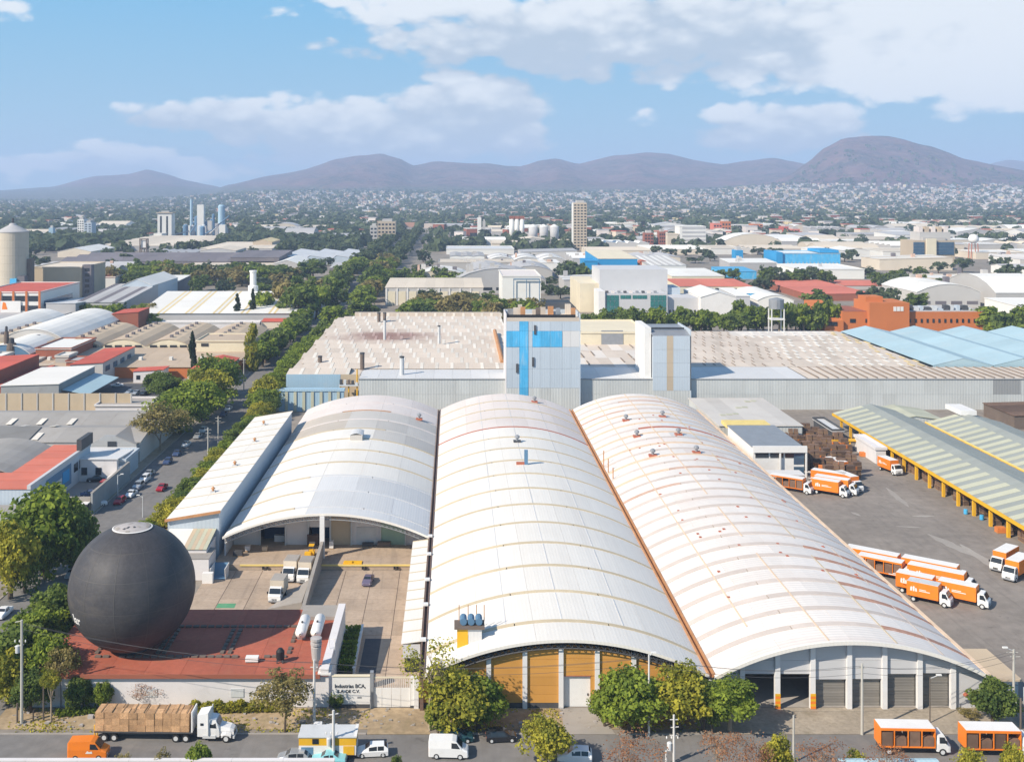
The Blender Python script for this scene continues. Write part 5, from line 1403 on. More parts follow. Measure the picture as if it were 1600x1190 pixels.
# trucks on the loading ramp
gw = 'white box trucks backed to the dock'
put_truck(463, 906, -94, 3.6, 'white box truck left of the two backed to the dock', paint='far_cream', roofm='concrete_grey', logo=False, group=gw)
put_truck(486, 908, -94, 3.6, 'white box truck backed to the dock right beside the dividing wall', paint='far_cream', roofm='concrete_grey', logo=False, group=gw)
put_truck(443, 938, -94, 3.6, 'white box truck standing nearest to the red roof on the ramp', paint='far_cream', roofm='concrete_grey', logo=False, group=gw)
# white panel van and orange van
def make_van(name, label, paint, L=5.4):
    t = thing(name, label, 'van', (0, 0, 0)); b = MB(); h = L / 2
    loft(b, [(-h,.9,.95,.84,.35,1.4,2.2),(-h+.12,.95,1.0,.88,.3,1.4,2.35),(h-2.0,.95,1.0,.88,.3,1.4,2.4),(h-1.5,.95,1.0,.86,.3,1.35,2.25),(h-.75,.95,.99,.84,.3,1.2,1.42),(h-.1,.92,.94,.8,.3,.95,1.1),(h,.86,.88,.74,.35,.8,.95)])
    b.build('body', M[paint], t, world=False)
    g = MB(); quad(g, [(h - 1.42, -.78, 2.2), (h - .8, -.8, 1.5), (h - .8, .8, 1.5), (h - 1.42, .78, 2.2)]); g.v = [(x + .05, y, z + .02) for x, y, z in g.v]; g.build('windscreen', M['glass_dark'], t, world=False)
    for s in (-1, 1):
        g = MB(); quad(g, [(h - 2.1, s * 1.012, 1.45), (h - 1.0, s * 1.0, 1.4), (h - 1.45, s * .915, 2.05), (h - 2.1, s * .925, 2.1)]); g.build('side_window', M['glass_dark'], t, world=False)
        MB().box(h - .1, h + .02, s * .66 - .16, s * .66 + .16, .72, .9).build('headlight', M['lamp_white'], t, world=False)
        MB().box(-h - .02, -h + .06, s * .8 - .08, s * .8 + .08, 1.0, 1.5).build('tail_light', M['rust_red'], t, world=False)
    MB().box(h - .12, h + .06, -.85, .85, .38, .6).build('bumper', M['steel_grey'], t, world=False)
    for x in (-h + 1.0, h - 1.0):
        for y in (-.85, .85): wheel(t, x, y, .36, .24)
    return t
v_ = make_van('panel_van', 'white panel van on the street below the dark green sedan', 'white_paint', 5.0); x, y = P(701, 1186); v_.location = (x, y + .8, .05); v_.rotation_euler = (0, 0, math.radians(-3))
v_ = make_van('panel_van', 'bright orange van with a white mark behind the bale truck', 'orange_paint', 4.9); x, y = P(136, 1188); v_.location = (x, y + .8, .05); v_.rotation_euler = (0, 0, math.radians(2))
b = MB(); b.add([(-.2, -1.012, .95), (.7, -1.012, .95), (.6, -1.012, 1.25), (.3, -1.012, 1.15), (.05, -1.012, 1.3)], [(0, 1, 2, 3, 4)]); b.build('emblem', M['paint_white'], v_, world=False)
# yellow and white box truck
t = thing('kiosk_truck', 'yellow and white box truck with pale roof on the street', 'truck', (0, 0, 0)); x, y = P(513, 1187)
MB().box(-3.7, 3.5, -1.5, 1.5, .7, 1.9).build('lower_side', M['paint_white'], t, world=False); MB().box(-3.7, 3.5, -1.5, 1.5, 1.902, 2.9).build('upper_side', M['yellow_paint'], t, world=False)
MB().box(-3.8, 3.6, -1.6, 1.6, 2.902, 3.05).build('roof', M['steel_pale'], t, world=False); MB().box(3.3, 3.62, -1.6, 1.6, 3.052, 3.14).build('roof_edge', M['paint_white'], t, world=False)
MB().box(-2.0, -1.2, -1.55, -1.45, 2.1, 2.75).build('window', M['glass_dark'], t, world=False); MB().box(1.9, 3.3, -1.54, -1.45, .75, 1.85).build('side_panel', M['yellow_paint'], t, world=False); MB().box(-3.4, -1.9, -1.54, -1.45, .8, 1.7).build('side_panel', M['blue_mid'], t, world=False)
for xx in (-2.4, 2.2):
    for yy in (-1.3, 1.3): wheel(t, xx, yy, .45, .3)
t.location = (x, y + 1.3, .05)
# bale trailer and its white tractor: they drive as one thing
t = thing('bale_truck', 'white semi truck with a long flatbed stacked with brown bales', 'truck', (0, 0, 0))
L = 12.6
MB().box(-L, .3, -1.25, 1.25, 1.15, 1.35).build('flatbed', M['steel_dark'], t, world=False)
MB().box(.12, .3, -1.25, 1.25, 1.352, 3.95).build('headboard', M['paint_white'], t, world=False)
x = -L + .1; k = 0
while x < -.2:
    w = RN.uniform(1.02, 1.18)
    for s in (0, 1):
        z = 1.36
        for r_ in range(3):
            hh = .82 + RN.uniform(-.03, .03)
            b = MB(); y0 = -1.22 + s * 1.23
            jx, jy = RN.uniform(-.03, .03), RN.uniform(-.05, .05)
            b.box(x + .02 + jx, min(x + w - .02, .08) + jx * .2, y0 + jy, y0 + 1.2 + jy, z, z + hh - .02); b.build('bale', M['bale'], t, world=False); z += hh
    x += w
for i in range(9): xx = -L + .9 + i * 1.4; MB().box(xx - .04, xx + .04, -1.3, 1.3, 3.86, 3.9).build('strap', M['ply'], t, world=False)
for xx in (-L + 1.3, -L + 2.6):
    for yy in (-1.0, 1.0): wheel(t, xx, yy, .5, .45)
for xx in (-1.9, -.6):
    for yy in (-1.0, 1.0): wheel(t, xx, yy, .5, .45)
MB().box(-2.4, 5.6, -.45, .45, .7, 1.1).build('tractor_frame', M['steel_dark'], t, world=False)
b = MB(); loft(b, [(.9,1.1,1.15,1.05,.75,1.8,3.5),(2.3,1.1,1.15,1.05,.7,1.8,3.75),(2.45,1.1,1.15,1.0,.7,1.8,2.9),(3.3,1.1,1.14,.98,.7,1.75,2.8),(3.75,1.05,1.1,.92,.7,1.6,2.02)]); b.build('cab', M['white_paint'], t, world=False)
b = MB(); loft(b, [(3.7,.8,.95,.8,.75,1.5,1.98),(5.1,.75,.88,.66,.75,1.4,1.75),(5.55,.68,.75,.55,.75,1.25,1.5)]); b.build('bonnet', M['white_paint'], t, world=False)
for s in (-1, 1):
    b = MB(); loft(b, [(4.0,.15,.2,.15,.6,.9,1.1),(4.6,.2,.25,.2,.9,1.1,1.3),(5.3,.15,.2,.15,.6,.9,1.1)]); b.v = [(x_, y_ + s * .95, z_) for x_, y_, z_ in b.v]; b.build('mudguard', M['white_paint'], t, world=False)
    g = MB(); quad(g, [(2.55, s * 1.155, 1.9), (3.4, s * 1.14, 1.85), (3.25, s * 1.0, 2.65), (2.55, s * 1.01, 2.7)]); g.build('side_window', M['glass_dark'], t, world=False)
    MB().tube((2.35, s * 1.25, 1.0), (2.35, s * 1.25, 3.9), .09, n=8).build('exhaust', M['steel_pale'], t, world=False)
    MB().box(1.6, 3.3, s * 1.0 - .18, s * 1.0 + .18, .55, .95).build('fuel_tank', M['steel_pale'], t, world=False)
    MB().box(5.45, 5.6, s * .72 - .14, s * .72 + .14, .95, 1.2).build('headlight', M['lamp_white'], t, world=False)
MB().box(1.3, 1.7, -1.17, -1.12, 2.2, 2.5).build('sleeper_window', M['glass_dark'], t, world=False)
g = MB(); quad(g, [(3.38, -.86, 2.74), (3.72, -.86, 2.1), (3.72, .86, 2.1), (3.38, .86, 2.74)]); g.v = [(x_ + .04, y_, z_ + .03) for x_, y_, z_ in g.v]; g.build('windscreen', M['glass_blue'], t, world=False)
MB().box(5.5, 5.72, -1.0, 1.0, .5, .8).build('bumper', M['steel_pale'], t, world=False)
for yy in (-1.0, 1.0): wheel(t, 4.65, yy, .5, .3)
x, y = P(300, 1160); t.location = (x - .2, y + 1.2, .04); t.rotation_euler = (0, 0, math.radians(-1.5))
# yard equipment
x, y = P(343, 902)
t = thing('skip_container', 'white and blue skip container at the left of the loading dock', 'container', (x, y, .06))
for s, nm in ((-1, 'side'), (1, 'side')):
    MB().prism([(y - 1.2, .06), (y + 1.2, .06), (y + 1.9, 2.2), (y - 1.9, 2.2)], x + s * 1.35 - .08, x + s * 1.35 + .08, 'x').build('side_panel', M['light_grey_roof'], t)
MB().box(x - 1.27, x + 1.27, y - 1.1, y + 1.1, .06, .16).build('floor', M['blue_mid'], t)
b = MB(); b.add([(x - 1.27, y + 1.2, .1), (x + 1.27, y + 1.2, .1), (x + 1.27, y + 1.9, 2.2), (x - 1.27, y + 1.9, 2.2)], [(0, 1, 2, 3)]); b.build('end_panel', M['blue_mid'], t)
MB().box(x - 2.5, x - .6, y - 3.2, y - 2.2, .06, 1.9).build('front_bin', M['paint_white'], t)
x, y = P(487, 868, 1.1)
t = thing('forklift', 'yellow forklift holding brown boxes on the loading dock beside the wall', 'forklift', (x, y, 1.1))
MB().box(x - .6, x + .6, y - 1.2, y + .6, 1.5, 2.2).build('body', M['yellow_paint'], t); MB().box(x - .55, x + .55, y + .65, y + .8, 1.2, 3.6).build('mast', M['steel_dark'], t); MB().box(x - .5, x + .5, y - .8, y + .5, 3.2, 3.3).build('roof', M['yellow_paint'], t)
for dx_ in (-.5, .5):
    for dy_ in (-.8, .4): MB().tube((x + dx_ - .1, y + dy_, 1.4), (x + dx_ + .1, y + dy_, 1.4), .3, n=10).build('wheel', M['tyre'], t)
    for dy_ in (-.75, .45): MB().tube((x + dx_ * .9, y + dy_, 2.2), (x + dx_ * .9, y + dy_, 3.2), .05, n=5).build('roof_post', M['steel_dark'], t)
for k, (u, v, w, h, m_, lab) in enumerate(((489,852,2.2,2.2,'crate_brown','brown box stack on the dock right behind the forklift'),(481,872,1.2,1.2,'yellow_paint','yellow crate on the dock left of the forklift'),(414,860,1.0,.9,'beige_wall','beige carton on the dock near the pale wall bay'),(387,860,1.0,1.0,'pink_roof','pinkish carton on the dock near the dark bay'),(437,846,2.0,1.4,'steel_pale','pale jumble of parts on the dock before the back wall'),(452,848,1.6,1.2,'steel_dark','dark jumble of parts on the dock before the back wall'),(518,856,.8,1.5,'paint_white','white cabinet on the dock right of the dividing wall'),(372,868,1.8,1.0,'steel_dark','dark rack at the left end of the dock'),(575,853,2.2,.7,'steel_dark','low dark pallet row before the white dock door'),(600,853,2.6,.9,'brown_dark','dark goods before the green dock wall'))):
    x, y = P(u, v, 1.1); t = thing('stacked_goods', lab, 'goods', (x, y, 1.1))
    MB().box(x - w / 2, x + w / 2, y - .5, y + .5, 1.25, 1.1 + h).build('goods', M[m_], t); MB().box(x - w / 2 - .05, x + w / 2 + .05, y - .55, y + .55, 1.1, 1.245).build('pallet', M['ply'], t)
# ------------------------------------------------------------------ poles and lamps
def pole(name, label, u, v, vt, r, m, arms=(), cat='pole', extra=None):
    x, y = P(u, v); h = ZV(vt, y)
    t = thing(name, label, cat, (x, y, 0)); MB().lathe((x, y, 0), [(r * 1.3, 0), (r, h), (0, h + .02)], 8).build('pole', M[m], t)
    for (hz, dx0, dx1, dz_) in arms: MB().tube((x + dx0, y, h - hz), (x + dx1, y, h - hz + dz_), .06, n=5).build('crossarm', M[m], t)
    if extra: extra(t, x, y, h)
    return t
def trafo(t, x, y, h):
    MB().lathe((x - .55, y, h - 4.4), [(.3, 0), (.32, .9), (.2, 1.0)], 10).build('transformer', M['steel_pale'], t)
    for dx_ in (-.9, -.3, .5): MB().lathe((x + dx_, y, h - 3.0), [(.06, 0), (.1, .15), (.04, .35)], 6).build('insulator', M['paint_white'], t)
def lamp(dx_):
    def f(t, x, y, h):
        MB().tube((x, y, h - .2), (x + dx_, y, h + .25), .05, n=5).build('lamp_arm', M['steel_pale'], t); MB().box(x + dx_ - .35, x + dx_ + .35, y - .14, y + .14, h + .2, h + .36).build('lamp_head', M['lamp_white'], t)
    return f
pole('utility_pole', 'tall concrete pole with white fittings at the left end of the street', 34, 1130, 968, .17, 'pole_concrete', ((.3, -.9, .1, .2), (3.6, -1.0, .3, .3)), extra=trafo)
pole('utility_pole', 'thin brown pole right beside the tall concrete pole', 27, 1128, 1098, .12, 'pole_wood')
pole('utility_pole', 'thin pole before the white gatehouse wall, left of the leafy sapling', 68, 1126, 1062, .10, 'pole_wood')
pole('utility_pole', 'grey pole behind the brown street tree by the lettered wall', 491, 1135, 1030, .15, 'pole_pale', ((1.0, -.5, .5, 0),))
pole('utility_pole', 'white pole with transformer rising before the yellow and white truck', 521, 1190, 1109, .16, 'pole_pale', ((.6, -.6, .6, .2), (1.7, -.5, .5, 0)), extra=trafo)
pole('street_lamp', 'white street lamp before the right end of the orange wall', 1014, 1149, 1022, .11, 'pole_pale', cat='street lamp', extra=lamp(.6))
pole('utility_pole', 'white pole with stacked insulators among the reddish trees', 1053, 1192, 1116, .13, 'pole_pale', ((.6, -.5, .5, 0), (1.6, -.4, .6, .1), (2.6, -.5, .4, 0)), extra=trafo)
pole('utility_pole', 'short leaning white post at the foot of the insulator pole', 1041, 1194, 1172, .12, 'pole_pale')
pole('utility_pole', 'concrete pole before the grey roller doors', 1347, 1147, 1036, .15, 'pole_concrete', ((.6, -.6, .6, 0),))
pole('street_lamp', 'thin dark street lamp before the rightmost roller door', 1453, 1129, 1057, .07, 'pole_wood', cat='street lamp', extra=lamp(1.2))
pole('utility_pole', 'short pale post on the near kerb left of the drinks trucks', 1240, 1190, 1117, .12, 'pole_concrete')
pole('utility_pole', 'pole with white lamp cluster at the right end of the street', 1584, 1108, 1014, .15, 'pole_concrete', ((.4, -1.0, .6, 0), (1.0, -.5, .9, 0)), extra=lamp(-1.2))
pole('utility_pole', 'dark pole at the right edge beside the parked blue van', 1595, 1160, 1090, .12, 'pole_wood')
pole('street_lamp', 'grey street lamp on the pavement by the dark red hatchback', 184, 778, 742, .10, 'steel_pale', cat='street lamp', extra=lamp(1.0))
pole('street_lamp', 'thin pale lamp on the avenue before the cross street', 223, 808, 775, .08, 'steel_pale', cat='street lamp', extra=lamp(-1.0))
for k, (u, v, vt) in enumerate(((325,721,668),(341,698,650),(381,610,560))):
    pole('utility_pole', ['nearest concrete pole among the trees along the lean-to hall', 'middle concrete pole among the trees along the lean-to hall', 'far pole at the end of the avenue trees'][k], u, v, vt, .15, 'pole_concrete', ((.5, -.9, .9, 0), (1.4, -.7, .7, 0)))
# stone posts and litter along the verge
for k, (u, v) in enumerate(((148,1150),(152,1150),(52,1126))):
    x, y = P(u, v + 0); tag(MB().lathe((x, y, .02), [(.12, 0), (.1, 1.5), (0, 1.55)], 8).build('marker_post', M['yellow_paint' if k < 2 else 'pole_wood']), ['yellow marker post behind the bale trailer, left one', 'yellow marker post behind the bale trailer, right one', 'short brown post on the left verge'][k], 'post')
b = MB()
for k in range(240):
    x = RN.uniform(-61, 33); y = RN.uniform(145.3, 150.6); s = RN.uniform(.05, .22) * (1 if RN.random() < .85 else 1.8)
    b.box(x - s, x + s, y - s * .7, y + s * .7, .04, .04 + s * RN.uniform(.4, 1.2), 0 if RN.random() < .6 else 1)
b.build('verge_rubble', [M['concrete_grey'], M['cap_pale']], kind='stuff')

# cables strung along the street
def cable(label, pts, sag):
    t = thing('power_cable', label, 'cable', pts[0], group='power cables along the front street')
    for a, c in zip(pts, pts[1:]):
        b = MB(); q = None
        for i in range(13):
            k = i / 12; z_ = a[2] + (c[2] - a[2]) * k - sag * 4 * k * (1 - k); n_ = (a[0] + (c[0] - a[0]) * k, a[1] + (c[1] - a[1]) * k, z_)
            if q: b.tube(q, n_, .022, n=4, cap=False)
            q = n_
        b.build('span', M['steel_dark'], t)
def top_at(u, v, vt, dz=0, dx=0): x, y = P(u, v); return (x + dx, y, ZV(vt, y) + dz)
for k, (dz, dx_) in enumerate(((-.35, -.6), (-.45, .4), (-1.3, .3))):
    cable(('upper outer', 'upper inner', 'lower')[k] + ' cable sagging along the front street from the left concrete pole', [top_at(34, 1130, 968, dz, dx_), top_at(491, 1135, 1030, dz, dx_), top_at(1014, 1149, 1022, dz, 0), top_at(1347, 1147, 1036, dz, dx_), top_at(1584, 1108, 1014, dz, dx_)], 1.1)
# ------------------------------------------------------------------ trees and plants
RS = np.random.default_rng(5)
def mesh_quads(name, V, tone, m):
    """V: (n,4,3) leaf quads"""
    n = len(V); me = bpy.data.meshes.new(name)
    me.vertices.add(n * 4); me.loops.add(n * 4); me.polygons.add(n)
    me.vertices.foreach_set('co', V.reshape(-1).astype(np.float32))
    me.loops.foreach_set('vertex_index', np.arange(n * 4, dtype=np.int32))
    me.polygons.foreach_set('loop_start', np.arange(0, n * 4, 4, dtype=np.int32))
    at = me.attributes.new('tone', 'FLOAT', 'FACE'); at.data.foreach_set('value', tone.astype(np.float32))
    me.materials.append(m); me.update(); me.validate(); return me
def rand_dirs(n):
    d = RS.normal(size=(n, 3)); return d / np.linalg.norm(d, axis=1)[:, None]
def leaves_at(C, N, size, tone):
    n = len(C); r = rand_dirs(n); a = np.cross(N, r); a /= np.linalg.norm(a, axis=1)[:, None] + 1e-9; b = np.cross(N, a)
    s = size * RS.uniform(.6, 1.35, n)[:, None]; l = s * RS.uniform(.8, 1.5, n)[:, None]
    return np.stack([C - a * s - b * l * .6, C + a * s - b * l * .9, C + a * s * .8 + b * l, C - a * s * .9 + b * l * .8], 1)
def crown(nc, nl, leaf, shape='round', cr=(.26, .42), gap=.0):
    """unit crown (radius ~1): nc clumps of nl leaves"""
    Vs, Ts = [], []
    for i in range(nc):
        if shape == 'cone':
            h = RS.uniform(0, 1) ** .8; rr = (1 - h) * .62 + .05; a = RS.uniform(0, 6.283); c = np.array([math.cos(a) * rr * RS.uniform(.3, 1), math.sin(a) * rr * RS.uniform(.3, 1), h * 2 - 1]); q = RS.uniform(.14, .24) * (1.25 - h * .7)
        elif shape == 'flame':
            h = RS.uniform(0, 1); rr = math.sin(math.pi * (h * .9 + .08)) ** .7 * .75; a = RS.uniform(0, 6.283); c = np.array([math.cos(a) * rr * RS.uniform(.2, 1), math.sin(a) * rr * RS.uniform(.2, 1), h * 2 - 1]); q = RS.uniform(.2, .34)
        else:
            d = rand_dirs(1)[0]; d[2] = abs(d[2]) * 1.1 - .42 if RS.random() < .5 else d[2] * .85
            c = d * RS.uniform(.35, .95); q = RS.uniform(*cr) * RS.uniform(.65, 1.1); c[0] *= 1.05
        d = rand_dirs(nl); d[:, 2] = np.where(RS.random(nl) < .3, np.abs(d[:, 2]), d[:, 2])
        rad = q * RS.uniform(.55, 1.08, nl)[:, None]
        Cn = c + d * rad * np.array([1, 1, .85])
        Nn = d * .8 + rand_dirs(nl) * .8 + np.array([0, 0, .3]); Nn /= np.linalg.norm(Nn, axis=1)[:, None]
        if gap: keep = RS.random(nl) > gap; Cn, Nn = Cn[keep], Nn[keep]
        t0 = RS.uniform(.1, .85)
        Vs.append(leaves_at(Cn, Nn, leaf, None)); Ts.append(np.clip(t0 + RS.normal(0, .17, len(Cn)), 0, 1))
    return np.concatenate(Vs), np.concatenate(Ts)
def crown_proto(kind, m, nc, nl, leaf, shape='round', gap=0.0, cr=(.26, .42), k=4):
    out = []
    for i in range(k):
        V, T = crown(nc, nl, leaf, shape, cr, gap); out.append(mesh_quads('crown', V, T, m))
    return out
def twig_mesh(seed, depth=4, m='bark_pale', spread=.55):
    r = random.Random(seed); b = MB()
    def grow(p, d, L, rad, k):
        q = p + d * L; b.tube(tuple(p), tuple(q), rad, rad * .62, n=5 if k > 1 else 3, cap=False)
        if k == 0: return
        for i in range(r.choice((2, 3, 3))):
            e = (d + Vector((r.uniform(-1, 1), r.uniform(-1, 1), r.uniform(-.25, .75))) * spread).normalized(); grow(q - d * L * r.uniform(0, .3), e, L * r.uniform(.6, .85), rad * .6, k - 1)
    grow(Vector((0, 0, 0)), Vector((r.uniform(-.1, .1), r.uniform(-.1, .1), 1)).normalized(), .62, .055, depth)
    me_o = b.build('trunk', M[m]); me = me_o.data; bpy.data.objects.remove(me_o); return me
def trunk_proto(seed, m='bark'):
    """unit trunk: 1 high to the crown's heart, with limbs"""
    r = random.Random(seed); b = MB()
    p = Vector((0, 0, 0)); q = Vector((r.uniform(-.06, .06), r.uniform(-.06, .06), .55))
    b.tube(tuple(p), tuple(q), .060, .045, n=8, cap=False)
    for i in range(5):
        a = i * 1.256 + r.uniform(-.4, .4); e = Vector((math.cos(a) * r.uniform(.16, .34), math.sin(a) * r.uniform(.16, .34), r.uniform(.85, 1.15)))
        mid = q.lerp(e, .5) + Vector((math.cos(a) * .05, math.sin(a) * .05, 0))
        b.tube(tuple(q - Vector((0, 0, .04))), tuple(mid), .032, .022, n=6, cap=False); b.tube(tuple(mid), tuple(e), .022, .009, n=5, cap=False)
    b.tube(tuple(q), (q.x * 1.5, q.y * 1.5, 1.1), .04, .012, n=6, cap=False)
    o = b.build('trunk', M[m]); me = o.data; bpy.data.objects.remove(o); return me
TR = [trunk_proto(i) for i in range(4)]; TRP = [trunk_proto(i + 9, 'bark_pale') for i in range(3)]
CR = {
 'green': crown_proto("g", M["leaf_green"], 74, 110, .040),
 'dark': crown_proto("d", M["leaf_dark"], 72, 110, .040),
 'yellow': crown_proto("y", M["leaf_yellow"], 70, 105, .038, gap=.08),
 'olive': crown_proto('o', M['leaf_olive'], 50, 80, .030, gap=.25, cr=(.2, .38)),
 'pink': crown_proto('p', M['leaf_pink'], 46, 50, .020, gap=.35, cr=(.18, .45)),
 'sparse': crown_proto('sp', M['leaf_yellow'], 34, 44, .024, gap=.35, cr=(.18, .4), k=2),
 'mid': crown_proto("m", M["leaf_green"], 38, 30, .085, k=5),
 'middark': crown_proto("md", M["leaf_dark"], 38, 30, .085, k=5),
 'midolive': crown_proto('mo', M['leaf_olive'], 28, 26, .085, k=3),
 'far': crown_proto('f', M['leaf_far'], 16, 12, .15, k=5),
 'cone': crown_proto('c', M['leaf_conifer'], 60, 30, .055, 'cone', k=2),
 'flame': crown_proto('fl', M['leaf_conifer'], 40, 34, .075, 'flame', k=2),
 'flameolive': crown_proto('fo', M['leaf_yellow'], 40, 34, .075, 'flame', k=1),
}
TWIG = [twig_mesh(3, 5), twig_mesh(8, 5), twig_mesh(21, 5, 'bark')]
def link(name, me, parent, loc=(0, 0, 0), sc=(1, 1, 1), rz=0.0):
    o = bpy.data.objects.new(name, me); COL.objects.link(o)
    if parent: o.parent = parent
    o.location = loc; o.scale = sc; o.rotation_euler = (0, 0, rz); return o
def tree(x, y, h, r, kind, label, name='street_tree', group=None, base=.32, twig=None, pale=False, z=0.0):
    """h: full height, r: crown radius, base: clear stem share"""
    t = thing(name, label, 'tree', (x, y, z), group=group)
    ch = h * (1 - base); cz = h * base + ch / 2
    tm = (TRP if pale else TR)[RN.randrange(3)]
    if twig is None: link('trunk', tm, t, (0, 0, 0), (cz * 1.05 * min(1.6, r / cz * 1.6), cz * 1.05 * min(1.6, r / cz * 1.6), cz), RN.uniform(0, 6.28))
    else: link('trunk', TWIG[twig], t, (0, 0, 0), (h * .42, h * .42, h * .40), RN.uniform(0, 6.28))
    cs = CR[kind]
    link('crown', cs[RN.randrange(len(cs))], t, (0, 0, cz), (r * RN.uniform(1.0, 1.14), r * RN.uniform(1.0, 1.14), ch / 2 * 1.12), RN.uniform(0, 6.28))
    return t
def tree_px(u, v, vt, rpx, kind, label, **k):
    """base pixel (u, v), crown top row vt, crown radius in photo pixels"""
    x, y = P(u, v); return tree(x, y, ZV(vt, y), rpx * y / F, kind, label, **k)
# street front, left to right
tree_px(100, 1098, 1000, 27, 'olive', 'sparse olive tree before the left end of the white gatehouse wall', base=.35, twig=0)
tree_px(80, 1128, 1048, 15, 'yellow', 'thin sapling with pale stem at the left end of the gatehouse wall', base=.62, pale=True)
tree_px(124, 1110, 1058, 20, 'dark', 'dark bushy shrub against the gatehouse wall', name='shrub', base=.05)
tree_px(160, 1108, 1062, 14, 'green', 'small green shrub right of the dark bush on the gatehouse wall', name='shrub', base=.05)
x, y = P(218, 1103); t = thing('bare_tree', 'leafless spreading shrub before the white gatehouse wall', 'tree', (x, y, 0))
link('trunk', TWIG[1], t, (0, 0, 0), (2.6, 2.0, 1.5), .4); link('crown', CR['pink'][0], t, (1.0, 0, 2.4), (2.6, 1.4, 1.4))
tree_px(445, 1143, 1042, 48, 'olive', 'brownish olive tree with a dark trunk left of the lettered wall', base=.30, twig=2)
tree_px(528, 1104, 1080, 12, 'dark', 'dark green shrub at the corner of the lettered wall', name='shrub', base=.05)
tree_px(672, 1140, 988, 50, 'sparse', 'tall half bare tree by the downpipe of the middle hall', base=.42, twig=0, pale=True)
tree_px(684, 1146, 1085, 17, 'green', 'bright green young growth at the foot of the half bare tree', name='shrub', base=.02)
tree_px(712, 1140, 1040, 54, 'yellow', 'broad leafy tree behind the dark green sedan', base=.08)
tree_px(748, 1138, 1050, 40, 'green', 'darker green tree leaning on the orange wall right of the leafy tree', base=.1)
tree_px(853, 1195, 1120, 38, 'yellow', 'round bright green tree at the bottom edge of the street', base=.12)
tree_px(945, 1134, 1074, 24, 'green', 'small green tree right of the white factory door', base=.2)
tree_px(985, 1140, 1038, 52, 'green', 'full green tree before the orange wall right of the white door', base=.1)
tree_px(1062, 1138, 1042, 50, 'yellow', 'yellowish green tree right of the white street lamp', base=.1)
tree_px(1098, 1140, 1060, 26, 'dark', 'darker tree between the yellowish tree and the grey hall', base=.16)
tree_px(1113, 1146, 1066, 18, 'green', 'slim green tree left of the last tree before the roller doors', base=.2)
tree_px(1140, 1141, 1062, 40, 'green', 'green tree in front of the first dark doorway', base=.3, pale=True)
tree_px(1552, 1134, 1060, 32, 'dark', 'feathery green tree at the right corner of the grey hall', base=.14)
tree_px(1516, 1121, 1105, 18, 'olive', 'low brownish bush at the right corner of the grey hall', name='shrub', base=.02)
for k, (u, vt, r, lab) in enumerate(((985,1140,50,'reddish thin tree at the bottom edge left of the insulator pole'),(1132,1128,42,'reddish thin tree at the bottom edge right of the insulator pole'),(1178,1140,36,'orange leaved tree at the bottom edge before the loading apron'),(1290,1152,46,'reddish thin tree at the bottom edge left of the drinks trucks'),(1395,1160,40,'reddish low tree before the left drinks truck'))):
    y = 127.5 + (k % 2); x = XU(u, y); h = ZV(vt, y); tree(x, y, h, r * y / F, 'pink', lab, base=.3, twig=k % 3, pale=True)
for k, (u, vt, r, kd, lab) in enumerate(((1340,1172,18,'yellow','yellow green bush at the bottom edge before the left drinks truck'),(1520,1168,24,'yellow','yellow green bush at the bottom edge before the right drinks truck'),(1585,1162,18,'yellow','yellow green bush at the bottom right corner'),(310,1158,22,'green','green bush at the bottom edge below the white tractor'),(255,1168,20,'olive','dry bush at the bottom edge below the bale trailer'),(190,1166,16,'olive','dry bush at the bottom edge right of the orange van'),(1215,1150,26,'yellow','yellowish tree at the bottom edge left of the pale post'),(620,1176,10,'dark','small dark bush at the bottom edge right of the yellow truck'))):
    y = 130.3; x = XU(u, y); tree(x, y, max(1.2, ZV(vt, y)), r * y / F, kd, lab, name='shrub', base=.05)
# hedges
def hedge(name, label, pts, w, h, m, n):
    t = thing(name, label, 'hedge', (pts[0][0], pts[0][1], 0)); L = Vector(pts[1]) - Vector(pts[0])
    k = RS.uniform(0, 1, n); off_ = RS.uniform(-w / 2, w / 2, n); q = L.normalized(); nx_, ny_ = -q.y, q.x
    lump = .75 + .25 * np.sin(k * 37) * np.sin(k * 11 + 1)
    C = np.stack([k * L.x + nx_ * off_, k * L.y + ny_ * off_, RS.uniform(.0, 1, n) ** .5 * h * lump], 1)
    N = rand_dirs(n) + np.array([0, 0, .6]); N /= np.linalg.norm(N, axis=1)[:, None]
    link('foliage', mesh_quads('foliage', leaves_at(C, N, .17, None), np.clip(.45 + .25 * np.sin(k * 60) + RS.normal(0, .18, n), 0, 1), M[m]), t)
hedge('hedge', 'clipped green hedge between the gatehouse and the driveway', (P(541, 1052), P(552, 992)), 2.2, 1.9, 'leaf_green', 2600)
hedge('hedge', 'low hedge along the gatehouse wall behind the bale truck', (P(298, 1112), P(438, 1110)), 1.5, 1.5, 'leaf_yellow', 2600)
hedge('hedge', 'ragged green strip at the foot of the gatehouse wall', (P(88, 1118), P(150, 1112)), 1.4, .8, 'leaf_green', 700)
# dry grass on the verges
n = 9000; x = RS.uniform(-61, 33, n); y = RS.uniform(144.1, 150.7, n); keep = (np.sin(x * .55) + np.sin(x * .21 + y) + RS.normal(0, .8, n) > .7) & ~((x > -11.6) & (x < -2.8)) & ~((x > 14.4) & (x < 21.6))
C = np.stack([x, y, np.full(n, .10)], 1)[keep]; N = rand_dirs(len(C)) * .9; N[:, 2] *= .3
link('verge_grass', mesh_quads('verge_grass', leaves_at(C, N / np.linalg.norm(N, axis=1)[:, None], .11, None), np.clip(RS.normal(.6, .3, len(C)), 0, 1), M['leaf_yellow']), None)['kind'] = 'stuff'
